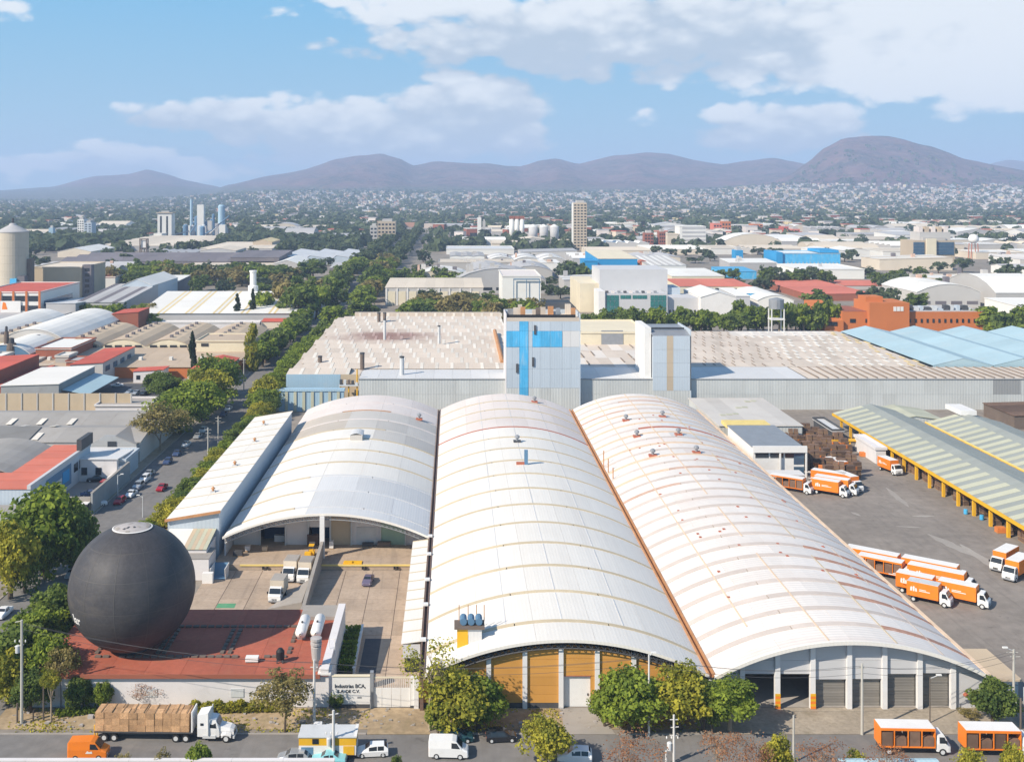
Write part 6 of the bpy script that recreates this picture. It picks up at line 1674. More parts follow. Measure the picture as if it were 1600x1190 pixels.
# left side of the gatehouse
for k, (u, v, vt, r, kd, lab) in enumerate(((88,1010,918,40,'dark','dark tree close behind the left edge of the sphere'),(55,1040,945,42,'green','green tree left of the sphere beside the avenue'),(28,1078,975,40,'dark','dark tree at the left edge above the concrete pole'),(75,1085,985,34,'green','green tree left of the red roof corner'),(12,1100,1015,30,'yellow','yellowish tree at the left edge low down'),(48,1112,1040,26,'dark','dark tree at the left end of the gatehouse'),(112,980,915,22,'green','small green tree touching the sphere on its left'))):
    tree_px(u, v, vt, r * 1.15, kd, lab, base=.06)
tree_px(72, 898, 752, 62, 'green', 'largest green tree left of the sphere by the avenue wall', base=.04)
tree_px(112, 900, 785, 36, 'dark', 'dark green tree on the right flank of the largest tree', base=.04)
tree_px(16, 935, 808, 42, 'yellow', 'tall yellowish tree at the left edge', base=.04)
tree_px(40, 925, 830, 34, 'dark', 'dark tree between the largest tree and the left edge', base=.05)
tree_px(255, 822, 803, 24, 'yellow', 'low yellowish tree behind the top of the sphere', name='shrub', base=.05)
tree_px(232, 828, 810, 16, 'green', 'low green bush behind the top of the sphere', name='shrub', base=.05)
# row beside the lean-to hall
for k in range(19):
    y = 226 + k * 6.4 + RN.uniform(-1.5, 1.5); x = -58.9 + RN.uniform(-.6, .4); h = RN.uniform(5, 7.4)
    tree(x, y, h, RN.uniform(2.8, 4.0), RN.choice(('yellow', 'green', 'yellow', 'dark')), f'small street tree beside the lean-to hall, {ordw(k)} from the near end', group='street trees along the lean-to hall', base=.2)
# left kerb
tree(-80.6, 299, 14, 8.2, 'olive', 'large brown half bare tree on the left kerb of the avenue', base=.22, twig=1)
for k, (x, y, h, r, kd, lab) in enumerate(((-80.5,320,14,8.0,'green','bright green tree right behind the large brown tree'),(-78.5,337,13.5,7.6,'green','second bright green tree behind the large brown tree'),(-80,356,13,7.6,'yellow','yellowish green tree farther up the left kerb'),(-82,376,14,8,'green','green tree at the car park corner on the left kerb'),(-97,368,9,5.5,'dark','dark tree beside the walled car park'),(-90,344,8,4.5,'dark','low dark tree behind the brown tree'),(-104,383,8,5.0,'dark','dark bush like tree at the back of the car park'))):
    tree(x, y, h, r, kd, lab, base=.1)
tree(-99, 412, 15.5, 2.1, 'flame', 'tall narrow cypress before the tan roofs', name='cypress', base=.04)
tree(-79.5, 430, 16.5, 4.3, 'flameolive', 'tall narrow olive green tree at the end of the tan roofs', name='cypress', base=.1)
for k in range(20):
    y = 346 + k * 9.5; tree(-60.2 + RN.uniform(-.8, .8), y, RN.uniform(8, 12), RN.uniform(4.6, 6.2), RN.choice(('yellow', 'green', 'green')) if y < 440 else RN.choice(('mid', 'mid', 'middark')), f'green tree along the left side of the factory, {ordw(k)} from the near end', group='trees along the factory side', base=.15)
for k in range(14):
    y = 440 + k * 9; tree(-77 + RN.uniform(-1, 1), y, RN.uniform(9, 12), RN.uniform(4.8, 6), RN.choice(('mid', 'middark')), f'green tree on the left kerb beside the tan roofs, {ordw(k)} from the near end', group='trees along the left kerb beside the tan roofs', base=.15)
for k, (x, y, h, r, kd, lab) in enumerate(((-84,585,21,9.5,'middark','tallest dark tree of the clump where the avenue narrows'),(-76,602,20,8,'mid','green tree in the clump where the avenue narrows'),(-95,612,22,9,'midolive','brownish green tree at the left of the clump on the avenue'),(-70,630,20,8,'middark','dark tree at the right of the clump on the avenue'),(-104,596,17,7,'mid','green tree at the left foot of the clump on the avenue'),(-88,640,21,9,'middark','dark tree at the back of the clump on the avenue'),(-62,560,13,7,'mid','green tree at the back corner of the factory wing'),(-50,590,12,8,'middark','dark tree behind the factory wing'))):
    tree(x, y, h, r, kd, lab, base=.14)
k = -1
for y in np.arange(650, 1750, 17.5):
    for x0 in (-84, -57):
        k += 1; tree(x0 + RN.uniform(-4, 4), y + RN.uniform(-5, 5), RN.uniform(11, 16), RN.uniform(6.5, 9), RN.choice(('middark', 'middark', 'mid', 'midolive')) if y < 1000 else 'far', f'dark avenue tree, {ordw(k // 2)} from the near end on the {("left", "right")[k % 2]} side beyond the clump', group='trees lining the far avenue', base=.12)
def belt(n, xa, xb, ya, yb, h, r, kinds, label, group, name='tree_in_belt'):
    for i, xx in enumerate(sorted(RN.uniform(xa, xb) for _ in range(n))): tree(xx, RN.uniform(ya, yb), RN.uniform(*h), RN.uniform(*r), RN.choice(kinds), f'{label}, {ordw(i)} from its left end', name='broadleaf_tree', group=group, base=.1)
belt(46, -262, -112, 790, 880, (11, 17), (6.5, 10), ('middark', 'middark', 'mid', 'midolive'), 'dark broadleaf tree in the belt behind the long white warehouse', 'trees behind the long white warehouse')
belt(22, -30, 44, 560, 640, (8, 14), (6, 9), ('mid', 'midolive', 'middark'), 'green tree in the strip behind the factory wing', 'trees behind the factory wing')
belt(20, -50, 34, 745, 830, (9, 15), (6, 9), ('middark', 'mid'), 'dark tree around the long beige building', 'trees around the long beige building')
tree(3, 603, 16, 8.5, 'midolive', 'large pale olive tree before the long beige building', base=.1)
tree(21, 600, 11, 7, 'mid', 'bright green round tree before the long beige building', base=.08)
for k in range(34):
    x = 66 + k * 3.7 + RN.uniform(-1.5, 1.5); tree(x, 538 + RN.uniform(-5, 8), RN.uniform(9, 15) * (1.15 if k > 20 else 1), RN.uniform(4.2, 6.6), RN.choice(('mid', 'middark', 'mid')), f'green tree in the long row behind the factory roof, {ordw(k)} from the left', name='broadleaf_tree', group='row of trees behind the factory roof', base=.15, pale=k > 20)
belt(12, 252, 290, 505, 545, (11, 17), (6, 9), ('middark', 'mid'), 'dark tree in the clump right of the orange brick building', 'trees right of the orange brick building')
belt(9, 86, 108, 800, 900, (11, 16), (6, 9), ('middark', 'far'), 'dark tree left of the bright blue warehouse', 'trees left of the bright blue warehouse')
belt(14, 190, 280, 800, 860, (9, 13), (5, 8), ('far', 'middark'), 'tree in the broken row before the blue building', 'trees before the blue building')
belt(12, 290, 440, 760, 800, (8, 12), (5, 8), ('far', 'middark'), 'tree between the white roofs on the right', 'trees between the white roofs on the right')
belt(16, -245, -165, 580, 612, (8, 11), (5, 7), ('mid', 'middark'), 'green tree before the orange framed factory', 'trees before the orange framed factory')
tree(-166, 590, 11, 7, 'midolive', 'olive tree before the ribbed grey roof', base=.1); tree(-158, 566, 8, 6, 'mid', 'round tree at the corner of the long white warehouse', base=.08)
tree(-115, 578, 15, 4.2, 'cone', 'left one of two dark conifers before the long white warehouse', name='conifer', base=.05); tree(-107.5, 582, 17, 4.0, 'cone', 'right one of two dark conifers before the long white warehouse', name='conifer', base=.05)
tree(-226, 855, 14, 8, 'midolive', 'round olive tree left of the tree belt', base=.08); tree(-300, 1000, 13, 8, 'far', 'dark round tree beside the concrete block building', base=.08)
# ------------------------------------------------------------------ buildings left of the avenue
def FB(name, label, cat, u0, u1, ve, vb, vr=None, wall='far_wall', roof='far_white', rt='flat', rise=0.0, axis='x', dep=None, **k):
    """front wall base row vb, eave row ve, far roof edge row vr (or depth in metres)"""
    D = DV(vb); ze = ZV(ve, D); x0, x1 = XU(u0, D), XU(u1, D)
    D2 = D + dep if dep else F * (HC - ze - (rise if rt in ('mono',) else 0)) / (vr - HY)
    for q in ('roof2',):
        if q in k: k[q] = M[k[q]]
    FOOTS.append((x0, x1, D, D2))
    return bld(name, label, cat, x0, x1, D, D2, ze, M[wall], M[roof], rt, rise, axis, **k)
FOOTS = [(-110, -40, 0, 3000), (-60, 260, 0, 530)]
def at_h(t, x0, x1, y0, y1, z0, z1, name, m): return MB().box(x0, x1, y0, y1, z0, z1).build(name, M[m], t)
# grey workshop roofs
lb = bld('workshop_building', 'wide old grey workshop roof with small pale rooflights beside the brown tree', 'workshop', -150, -82.5, 286, 326, 5.6, M['far_wall'], M['old_grey_roof'], 'gable', 1.6, 'x', 2, strips=9)
for i in range(4):
    for j in range(3):
        x = -136 + i * 8.5 + j * 1.2; y = 289 + j * 9.5; z = 5.75 + (1.6 * (1 - abs(((y - 286) % 20) / 10 - 1)))
        MB().sheet([(y - 2.4, 5.9 + 1.6 * (1 - abs(((y - 2.4 - 286) % 20) / 10 - 1))), (y + 2.4, 5.9 + 1.6 * (1 - abs(((y + 2.4 - 286) % 20) / 10 - 1)))], x - .8, x + .8, .1, 'x').build('rooflight', M['rooflight'], lb)
MB().sheet([(286.2, 5.95), (296, 7.5)], -138, -112, .08, 'x').build('dark_sheet', M['old_dark_roof'], lb)
t = thing('gable_house', 'grey gable end with a dark window beside the brown tree', 'building', (-88, 280, 0))
MB().prism([(-95, 0), (-95, 5.2), (-91.5, 7.4), (-88.5, 7.4), (-83, 5.2), (-83, 0)], 284.5, 285.8).build('wall', M['yard_grey'], t); MB().box(-90.5, -88.2, 284.35, 284.45, 3.0, 6.0).build('window', M['glass_dark'], t)
MB().sheet([(-83, 5.3), (-88.5, 7.5)][::-1], 284.4, 300, .15).build('roof', M['old_grey_roof'], t)
lb = bld('white_house', 'long white house with pale grey roof facing the walled yard', 'house', -117, -83, 268, 284, 4.6, M['white_wall'], M['light_grey_roof'], 'monor', 1.0, 'x', strips=3)
MB().box(-103, -92.5, 266.6, 267.9, 0, 5.0).build('porch', M['cream_wall'], lb)
for x in (-91, -87.5): MB().box(x - .7, x + .7, 267.85, 268.1, 1.6, 3.4).build('window', M['glass_dark'], lb)
MB().box(-115, -104, 267.8, 268.0, .8, 3.4).build('garage_door', M['yard_grey'], lb)
t = bld('shed', 'small grey shed with dark doorway at the street end of the white house', 'shed', -86.5, -81.5, 270, 281, 4.6, M['tower_wall'], M['light_grey_roof'])
MB().box(-85.5, -83, 269.85, 270.05, 0, 3.6).build('door', M['black'], t)
lb = thing('terrace_building', 'building with red stepped terrace roof and a blue mural on its right wall', 'building', (-101, 237, 0))
MB().box(-112, -92.2, 237, 250, 0, 6.6).box(-101.3, -92.2, 250.01, 276, 0, 6.6).build('wall', M['tower_wall'], lb)
for i in range(6): MB().box(-112.1 if i < 2 else -101.4, -92.9, 236.8 + i * 6.55, 243.2 + i * 6.55, 6.62 + i * .06, 6.85 + i * .06).build('roof_terrace', M['salmon_roof'], lb)
MB().box(-92.9, -92.1, 236.8, 276.2, 6.6, 7.5).build('parapet', M['facade'], lb)
MB().box(-92.18, -92.08, 246, 262, 1.2, 6.0).build('mural', M['blue_mid'], lb); MB().box(-92.06, -92.0, 250, 255.5, 2.0, 4.2).build('mural_patch', M['steel_pale'], lb); MB().box(-92.06, -92.0, 256, 260.5, 2.4, 5.2).build('mural_patch', M['blue_building'], lb)
for i in range(3): MB().box(-92.15, -92.05, 264 + i * 3.8, 266.6 + i * 3.8, 3.2, 5.2).build('window', M['glass_dark'], lb)
MB().box(-92.9, -91.7, 268, 276.5, 7.5, 10.2).build('roof_sign', M['steel_dark'], lb)
b_ = bld('arched_shed', 'small grey arched shed at the left edge beside the red terrace roof', 'shed', -123, -101.8, 250.3, 276, 6.4, M['steel_dark'], M['old_grey_roof'], 'arc', 2.4, 'y', strips=5)
bld('low_building', 'grey flat roof at the left edge behind the largest tree', 'building', -128, -93, 206, 236, 3.4, M['far_wall'], M['old_grey_roof'], 'monor', .8, 'x', strips=6, roof2=M['old_dark_roof'], every=3)
FBk = None
t = thing('yard_wall', 'grey street wall along the avenue with a metal gate at its far end', 'wall', (-80, 241, 0))
for i in range(7): MB().box(-80.4, -80.0, 241 + i * 4, 244.95 + i * 4, 0, 4.6).build('wall_panel', M['yard_grey'], t)
MB().box(-86, -80.5, 268.5, 268.8, 0, 3.6).build('gate_panel', M['tower_wall'], t); MB().box(-91, -80.5, 241.1, 241.4, 0, 3.8).build('wall_panel', M['concrete_grey'], t)
MB().box(-80.5, -79.9, 241, 268.5, 4.61, 4.75).build('coping', M['concrete_grey'], t)
sheet_z('walled_yard', [(-92, 237), (-80.5, 241.5), (-80.5, 268), (-103, 268), (-92.2, 262)], .03, M['concrete_grey'])
for k, (u, v, w, d_, h, m_, lab) in enumerate(((118,806,5,4,2.6,'paint_white','white awning at the near end of the walled yard'),(131,792,3,3,1.2,'salmon_roof','reddish junk pile by the yard wall'),(165,762,2.4,2,1.4,'car_red','red stall inside the walled yard'),(178,757,3,5,1.6,'paint_white','white stall along the yard wall'))):
    x, y = P(u, v); t = thing('yard_stall', lab, 'stall', (x, y, 0)); MB().box(x - w / 2, x + w / 2, y, y + d_, .05, h).build('goods', M['steel_dark'], t); MB().box(x - w / 2 - .2, x + w / 2 + .2, y - .2, y + d_ + .2, h + .01, h + .15).build('cover', M[m_], t)
t = thing('estate_wall', 'long beige concrete wall behind the grey workshop roofs', 'wall', (-128, 348, 0))
for i in range(11):
    a = -158 + i * 5; MB().box(a + .02, a + 4.6, 348, 348.3, 0, 6.6).build('wall_panel', M['beige_wall'], t); MB().box(a + 4.6, a + 5.0, 347.8, 348.4, 0, 6.7).build('pilaster', M['far_wall'], t)
lb = bld('hall', 'white flat roofed hall with a blue lean-to behind the long beige wall', 'hall', -149, -130, 358, 394, 7.4, M['yard_grey'], M['white_roof'], 'mono', .6, 'y', strips=3)
MB().sheet([(-129.6, 5.6), (-121, 4.0)], 360, 393, .15).build('lean_to_roof', M['pale_blue_roof'], lb)
bld('house', 'red roofed hall at the left edge above the beige wall', 'hall', -185, -157, 372, 412, 8, M['brick_red'], M['red_roof_b'], 'mono', 1.5, 'y', strips=5)
bld('house', 'low red roof between the red hall and the white hall', 'house', -156.5, -150.5, 366, 410, 5, M['brick_red'], M['red_roof_b'], 'mono', .6, 'y', strips=3)
t = bld('house', 'red roofed house with a grey windowed side wall by the car park', 'house', -141, -129, 400, 440, 7.5, M['far_wall'], M['red_roof_b'], 'mono', .8, 'y', strips=4)
for i in range(4): MB().box(-129.05, -128.9, 403 + i * 9, 408 + i * 9, 4.4, 6.4).build('window', M['glass_blue'], t)
bld('house', 'brick house with white flat roof among the red roofs', 'house', -166, -152, 432, 462, 8.5, M['brick_red'], M['far_white'])
k = 0
for i in range(7):
    x = -186 + i * 6.3; FOOTS.append((x, x + 5, 415, 425))
    bld('small_house', ['left most small house in the row behind the red roofs', 'second small house in the row behind the red roofs', 'third small house in the row behind the red roofs', 'fourth small house in the row behind the red roofs', 'fifth small house in the row behind the red roofs', 'sixth small house in the row behind the red roofs', 'right most small house in the row behind the red roofs'][i], 'house', x, x + 5, 416 + (i % 3) * 3, 427 + (i % 2) * 5, 4 + (i * 7 % 4), M[('far_white', 'far_wall', 'brick_red', 'far_grey')[i % 4]], M[('red_roof_b', 'far_white', 'far_grey', 'far_cream')[i % 4]])
bld('house', 'small white house by the far end of the car park', 'house', -119, -108, 404, 412, 4.4, M['white_wall'], M['red_roof_b'], 'mono', .6, 'y', win=[('f', 1.2, 2.8, 3, .4, M['glass_dark'])])
bld('low_building', 'flat pale roof at the end of the beige wall', 'building', -113, -96, 343, 356, 3.6, M['white_wall'], M['concrete_grey'])
sheet_z('car_park', [(-130, 357), (-96, 357), (-98, 402), (-128, 402)], .03, M['dark_ground'])
# tan vaulted factory
tv = thing('vaulted_factory', 'tan factory with low gabled vaults and an orange front wall beside the avenue', 'factory', (-127, 414, 0))
FOOTS.append((-215, -85, 405, 560))
MB().box(-178, -84, 414, 458, 0, 4.2).build('front_hall', M['orange_brick'], tv)
for i in range(12): MB().sheet([(413.6, 4.3), (458, 5.2)], -178 + i * 7.85, -170.2 + i * 7.85, .15, 'x').build('roof_panel', M['sand_roof_b'], tv)
for i in range(7): MB().box(-172 + i * 12, -170.8 + i * 12, 428, 430, 4.6, 5.8).build('vent_hood', M['far_white'], tv)
xs_ = [-206, -187, -168, -149, -130, -111, -88]
MB().box(-206, -88, 458.5, 517, 0, 5.4).build('core', M['cream_wall'], tv)
for i in range(6):
    a, c = xs_[i], xs_[i + 1]
    pr = arc(a, c, 5.5, 3.2, 6)
    MB().prism([(a + .1, 5.42)] + [(x, z - .16) for x, z in pr] + [(c - .1, 5.42)], 459.0, 459.3).build('gable_wall', M['cream_wall'], tv)
    for j in range(5):
        ya = 458.7 + j * 11.7
        MB().sheet(pr[:4], ya + .03, ya + 11.67, .14).build('roof_panel', M['sand_roof_b'], tv); MB().sheet(pr[3:], ya + .03, ya + 11.67, .14).build('roof_panel', M['sand_roof'], tv)
    for j in range(6): q = (a + c) / 2; MB().box(q - .6, q + .6, 464 + j * 9, 465.6 + j * 9, 8.6, 9.7).build('vent_hood', M['far_dark'], tv)
    for j in range(4): MB().box(a + 2 + j * 4.2, a + 5 + j * 4.2, 458.2, 458.45, 5.25, 6.2).build('clerestory', M['glass_dark'], tv)
rh = bld('roof_house', 'cream roof house on the tan vaulted factory', 'house', -106, -86, 448, 470, 9.2, M['cream_wall'], M['sand_roof_b']); MB().box(-104, -101, 447.8, 448.05, 7.2, 8.4).build('window', M['glass_dark'], rh)
bld('house', 'red tiled house at the avenue corner of the tan factory', 'house', -97, -84.5, 396, 428, 5.6, M['cream_wall'], M['red_roof_b'], 'gable', 1.2, 'y', strips=2)
# white vaults and chimneys
bld('vaulted_hall', 'large white vaulted roof behind the chimneys on the left', 'hall', -196, -168, 470, 550, 6.5, M['far_wall'], M['far_white'], 'arc', 5.2, 'y', strips=10); FOOTS.append((-200, -165, 440, 600))
bld('vaulted_hall', 'nearer white vaulted roof with blue grey side wall behind the chimneys', 'hall', -189, -170, 436, 500, 6.0, M['blue_mid'], M['far_white'], 'arc', 3.8, 'y', strips=6)
bld('vaulted_hall', 'leftmost white vaulted roof at the left edge', 'hall', -224, -199, 455, 560, 6.0, M['far_wall'], M['far_white'], 'arc', 4.4, 'y', strips=8)
bld('hall', 'pale flat roof behind the white vaults on the left', 'hall', -262, -205, 545, 585, 6.0, M['far_wall'], M['far_grey'], strips=5, axis='x')
bld('hall', 'orange red roof peeping over the white vault', 'hall', -171, -158, 545, 565, 9.5, M['brick_red'], M['red_roof_b'], 'mono', 1.0, 'y')
for u, v0, v1, r, lab in ((10, 575, 518, 1.0, 'taller dark chimney at the left edge before the white vaults'), (18, 575, 536, 2.0, 'shorter stout dark chimney at the left edge before the white vaults')):
    x, y = P(u, v0); t = thing('chimney', lab, 'chimney', (x, y, 0)); h = ZV(v1, y); MB().lathe((x, y, 0), [(r, 0), (r, h * .8), (r * .9, h), (r * .5, h)], 12).build('flue', M['brown_dark'], t); MB().lathe((x, y, h), [(r * .6, 0), (r * .5, 2), (r * .2, 2.2)], 10).build('cap', M['steel_dark'], t)
# long white warehouse with yellow rooflight pairs
ww = thing('long_warehouse', 'long white warehouse with pairs of yellow rooflights and a grey front wall', 'warehouse', (-122, 572, 0)); FOOTS.append((-175, -70, 560, 700))
MB().box(-166, -78, 572, 690, 0, 6.6).build('wall', M['far_grey'], ww)
k = 0; x = -166.5; seqw = [10.6, 1.2, 1.6, 1.2]
while x < -78:
    w = seqw[k % 4]
    MB().sheet([(571.4, 6.75), (632, 12.6)], x + .03, min(x + w, -77.5), .2, 'x').build('roof_panel' if k % 4 in (0, 2) else 'rooflight', M['far_white' if k % 4 in (0, 2) else 'yellow_sheet'], ww)
    MB().sheet([(632.05, 12.6), (690, 6.75)], x + .03, min(x + w, -77.5), .2, 'x').build('roof_panel', M['far_white'], ww)
    x += w; k += 1
bld('low_building', 'white low front building before the long white warehouse', 'building', -161, -100, 560, 566, 3.2, M['white_wall'], M['far_white']); bld('low_building', 'red roofed low building right of the two conifers', 'building', -99, -79, 562, 569, 3.6, M['far_cream'], M['red_roof_b'], 'mono', .8, 'x')
t = thing('exhaust_tower', 'white exhaust tower on the ridge of the long white warehouse', 'tower', (-118, 640, 0)); MB().lathe((-118, 640, 11), [(3.0, 0), (3.0, 4), (1.9, 4.5), (1.9, 12), (2.3, 12.2), (2.3, 13)], 14).build('tower', M['paint_white'], t)
# silo, orange framed factory and neighbours
D = 700; x = XU(20, D); r = 23.5 * D / F; t = thing('silo', 'large beige concrete silo with conical top at the left edge', 'silo', (x, D, 0)); FOOTS.append((-320, -215, 560, 780))
for i in range(9): MB().lathe((x, D, i * 4.9), [(r, 0.02), (r, 4.86)], 36).build('ring', M['silo'], t, smooth=False)
MB().lathe((x, D, 44.1), [(r * 1.03, 0), (r * 1.03, .5), (r * .25, 4.6), (r * .2, 5.5), (.2, 6.0)], 36).build('roof', M['far_grey'], t)
MB().lathe((x, D, 50), [(.8, 0), (.8, 2.8), (.4, 3.2)], 8).build('vent', M['steel_dark'], t)
MB().box(x + r * .62, x + r * 1.1, D - 8, D - 1, 0, 16.5).build('stair_house', M['far_dark'], t); MB().box(x + r * .2, x + r * .62, D - 9.5, D - 7.5, 0, 15).build('blue_door', M['sky_blue'], t)
MB().box(x + r * 1.02, x + r * 1.28, D - 2, D + 4, 0, 27).build('stair_tower', M['brown_dark'], t)
of2 = FB('frame_factory', 'white and grey factory with orange concrete frame beside the silo', 'factory', -40, 62, 457, 505, dep=62, wall='far_white', roof='red_roof_b'); D = DV(505); xa, xb = XU(-40, D), XU(62, D); h = ZV(457, D)
for i in range(6): q = xa + (xb - xa) * i / 5; MB().box(q - .55, q + .55, D - .5, D - .02, 0, h + .6).build('frame_post', M['orange_brick'], of2)
for i in range(5):
    a = xa + (xb - xa) * i / 5; w = (xb - xa) / 5
    for j in range(3): MB().box(a + .9, a + w - .9, D - .2, D - .02, 1.4 + j * 5.2, 4.3 + j * 5.2).build('window', M['glass_dark'], of2)
MB().box(xa + 14, xa + 25, D - .65, D - .55, 4.0, 12.0).build('banner', M['paint_white'], of2); MB().prism([(xa + 15, 7.5), (xa + 18, 7.5), (xa + 17, 11), (xa + 15.5, 11.5)], D - .7, D - .66).build('banner_mark', M['orange_paint'], of2)
for j in range(2): MB().box(xb - .05, xb + .12, D + 6, D + 50, 2.5 + j * 6, 5.5 + j * 6).build('window_band', M['glass_blue'], of2)
bb = FB('concrete_block_building', 'tall beige concrete block building right of the silo', 'building', 51, 127, 418, 465, dep=50, wall='beige_wall', roof='far_cream'); D = DV(465)
MB().box(XU(127, D), XU(141, D), D + 2, D + 8, 0, ZV(414, D)).build('stair_tower', M['far_dark'], bb)
for i in range(5): MB().box(XU(131, D), XU(138, D), D + 1.8, D + 2.0, 3 + i * 3.6, 5 + i * 3.6).build('window', M['glass_dark'], bb)
FB('ribbed_hall', 'grey hall with dark striped roof right of the orange framed factory', 'hall', 118, 193, 472, 500, dep=70, wall='far_grey', roof='far_grey', rt='mono', rise=4, strips=8, roof2='far_dark', every=3)
FB('ribbed_hall', 'long pale sloping roof below the striped roof', 'hall', 72, 118, 482, 505, dep=60, wall='far_grey', roof='light_grey_roof', rt='monor', rise=3, strips=5)
FB('corner_hall', 'pale hall with a bright end wall left of the tree belt', 'hall', 190, 238, 446, 482, dep=60, wall='tower_wall', roof='far_white', rt='gable', rise=4, axis='y', strips=3)
FB('corner_hall', 'grey hall with white roof behind the pale hall', 'hall', 236, 268, 444, 470, dep=50, wall='far_dark', roof='far_white', rt='mono', rise=2)
FB('house', 'white house with red roof above the striped roof', 'house', 142, 180, 433, 450, dep=25, wall='far_white', roof='red_roof_b')
FB('warehouse', 'long dark roof across the view behind the tree belt', 'warehouse', 95, 428, 408, 420, dep=100, wall='far_dark', roof='far_dark', rt='gable', rise=3, axis='x', n=3, strips=18)
FB('warehouse', 'bright roof with shaded edge in front of the white tower', 'warehouse', 150, 300, 384, 392, dep=230, wall='far_grey', roof='far_cream', rt='mono', rise=2, strips=8)
FB('warehouse', 'pale yellow gabled hall left of the dark roof', 'warehouse', 90, 142, 393, 402, dep=80, wall='far_cream', roof='far_white', rt='gable', rise=4, axis='y', strips=3)
FB('warehouse', 'pale roofs right of the cement works', 'warehouse', 312, 425, 388, 396, dep=150, wall='far_wall', roof='far_cream', strips=8, axis='x')
FB('warehouse', 'low cream warehouse behind the tree belt', 'warehouse', 290, 430, 414, 424, dep=40, wall='far_cream', roof='far_cream', strips=6, axis='x')
FB('white_factory', 'long white factory with grey window bands left of the avenue', 'factory', 437, 560, 404, 414, dep=120, wall='tower_wall', roof='light_grey_roof', rt='saw', rise=3, axis='y', n=3, strips=12)
FB('shed', 'dark open shed before the white factory', 'shed', 515, 560, 418, 428, dep=50, wall='far_dark', roof='far_grey', rt='mono', rise=1)
FB('shed', 'white triangular roof left of the white factory', 'shed', 425, 470, 413, 424, dep=70, wall='far_wall', roof='far_white', rt='gable', rise=4, axis='y')
FB('warehouse', 'purple grey roof left of the white triangular roof', 'warehouse', 360, 436, 402, 420, dep=80, wall='far_dark', roof='far_dark', rt='mono', rise=2, strips=5)
FB('hall', 'ochre roofed hall beside the dark round tree', 'hall', 395, 425, 378, 390, dep=60, wall='far_beige', roof='yellow_sheet', rt='gable', rise=3, axis='y')
# ------------------------------------------------------------------ landmarks across the plain
def slab_tower(name, label, u0, u1, vt, vb, dep, wall, cols=0, rows=0, side=None):
    D = DV(vb); x0, x1 = XU(u0, D), XU(u1, D); h = ZV(vt, D); t = thing(name, label, 'tower', ((x0 + x1) / 2, D, 0)); FOOTS.append((x0 - 4, x1 + 4, D - 8, D + dep + 4))
    MB().box(x0, x1, D, D + dep, 0, h).build('body', M[wall], t); MB().box(x0 + (x1 - x0) * .25, x1 - (x1 - x0) * .2, D + 2, D + dep - 2, h + .01, h + 3).build('roof_house', M['far_wall'], t)
    if side: MB().box(x0 - .4, x0 - .01, D, D + dep, 0, h).build('side_wall', M[side], t)  # paler left face carries painted sunlight against the body colour
    for i in range(cols):
        for j in range(rows):
            a = x0 + (x1 - x0) * (i + .5) / cols; z = h * (j + .6) / (rows + .4); MB().box(a - (x1 - x0) / cols * .3, a + (x1 - x0) / cols * .3, D - .15, D - .01, z - h / rows * .22, z + h / rows * .22).build('window', M['glass_dark'], t)
    return t
slab_tower('office_tower', 'tall slender beige tower in the middle distance', 896, 917, 317, 391, 16, 'far_beige', 4, 16, 'far_white')
t = slab_tower('white_tower', 'white tower with dark vertical window strips on the left plain', 246, 268, 333, 372, 20, 'far_white')
for a in (.18, .62): D = DV(372); x0, x1 = XU(246, D), XU(268, D); q = x0 + (x1 - x0) * a; MB().box(q, q + 2.6, D - .2, D - .01, 4, 32).build('window_strip', M['glass_dark'], t)
MB().box(x0 - 1.5, x1 + 1.5, D - 1.5, D + 21, 36.3, 37.5).build('roof_slab', M['far_beige'], t)
slab_tower('apartment_tower', 'pale blue white tower left of the white tower', 121, 131, 343, 374, 18, 'far_white', 3, 8); slab_tower('apartment_tower', 'bluish tower right beside the pale blue white tower', 131.5, 143, 348, 374, 20, 'tower_wall', 2, 7)
slab_tower('tank_tower', 'small pale blue tower at the far left', 76, 83, 356, 378, 8, 'pale_blue_wall'); slab_tower('beige_building', 'broad beige block tower beside the avenue trees', 590, 618, 346, 378, 26, 'far_beige', 5, 5); slab_tower('beige_building', 'narrow brown annex left of the broad beige block', 578, 589.5, 353, 378, 22, 'far_wall', 2, 4)
slab_tower('lift_tower', 'thin white lift tower left of the cream silos', 746, 752, 340, 374, 7, 'far_white'); slab_tower('lift_tower', 'second shorter thin tower beside the white lift tower', 754, 758.5, 346, 374, 7, 'far_wall')
for nm, lab, us, rr, vt, vb, m_ in (('cream_silo', 'cream silo with brown top house', (799.5, 807.5, 815.5), 3.7, 342, 376, 'far_white'), ('steel_silo', 'grey steel silo with conical top', (833, 849.5, 866), 7.0, 354, 378, 'far_grey')):
    for i, u in enumerate(us):
        D = DV(vb); x = XU(u, D); r = rr * D / F; h = ZV(vt, D); t = thing(nm, ['left ', 'middle ', 'right '][i] + lab, 'silo', (x, D, 0), group=nm.replace('_', ' ') + 's on the plain'); MB().lathe((x, D, 0), [(r, 0), (r, h)], 18).build('shell', M[m_], t, smooth=True)
        if nm == 'steel_silo': MB().lathe((x, D, h), [(r, 0), (r * .2, 3.2)], 18).build('roof', M['far_white'], t)
        else: MB().box(x - r, x + r, D - r, D + r, h + .01, h + 4).build('top_house', M['brick_red'], t)
    FOOTS.append((XU(us[0], D) - 10, XU(us[-1], D) + 10, D - 20, D + 20))
t = thing('water_tower', 'water tower with white tank on a brown frame left of the bright roof', 'water tower', (0, 0, 0)); D = DV(402); x = XU(225, D); h = ZV(374, D); t.location = (x, D, 0); OFF[t.name] = Vector((x, D, 0))
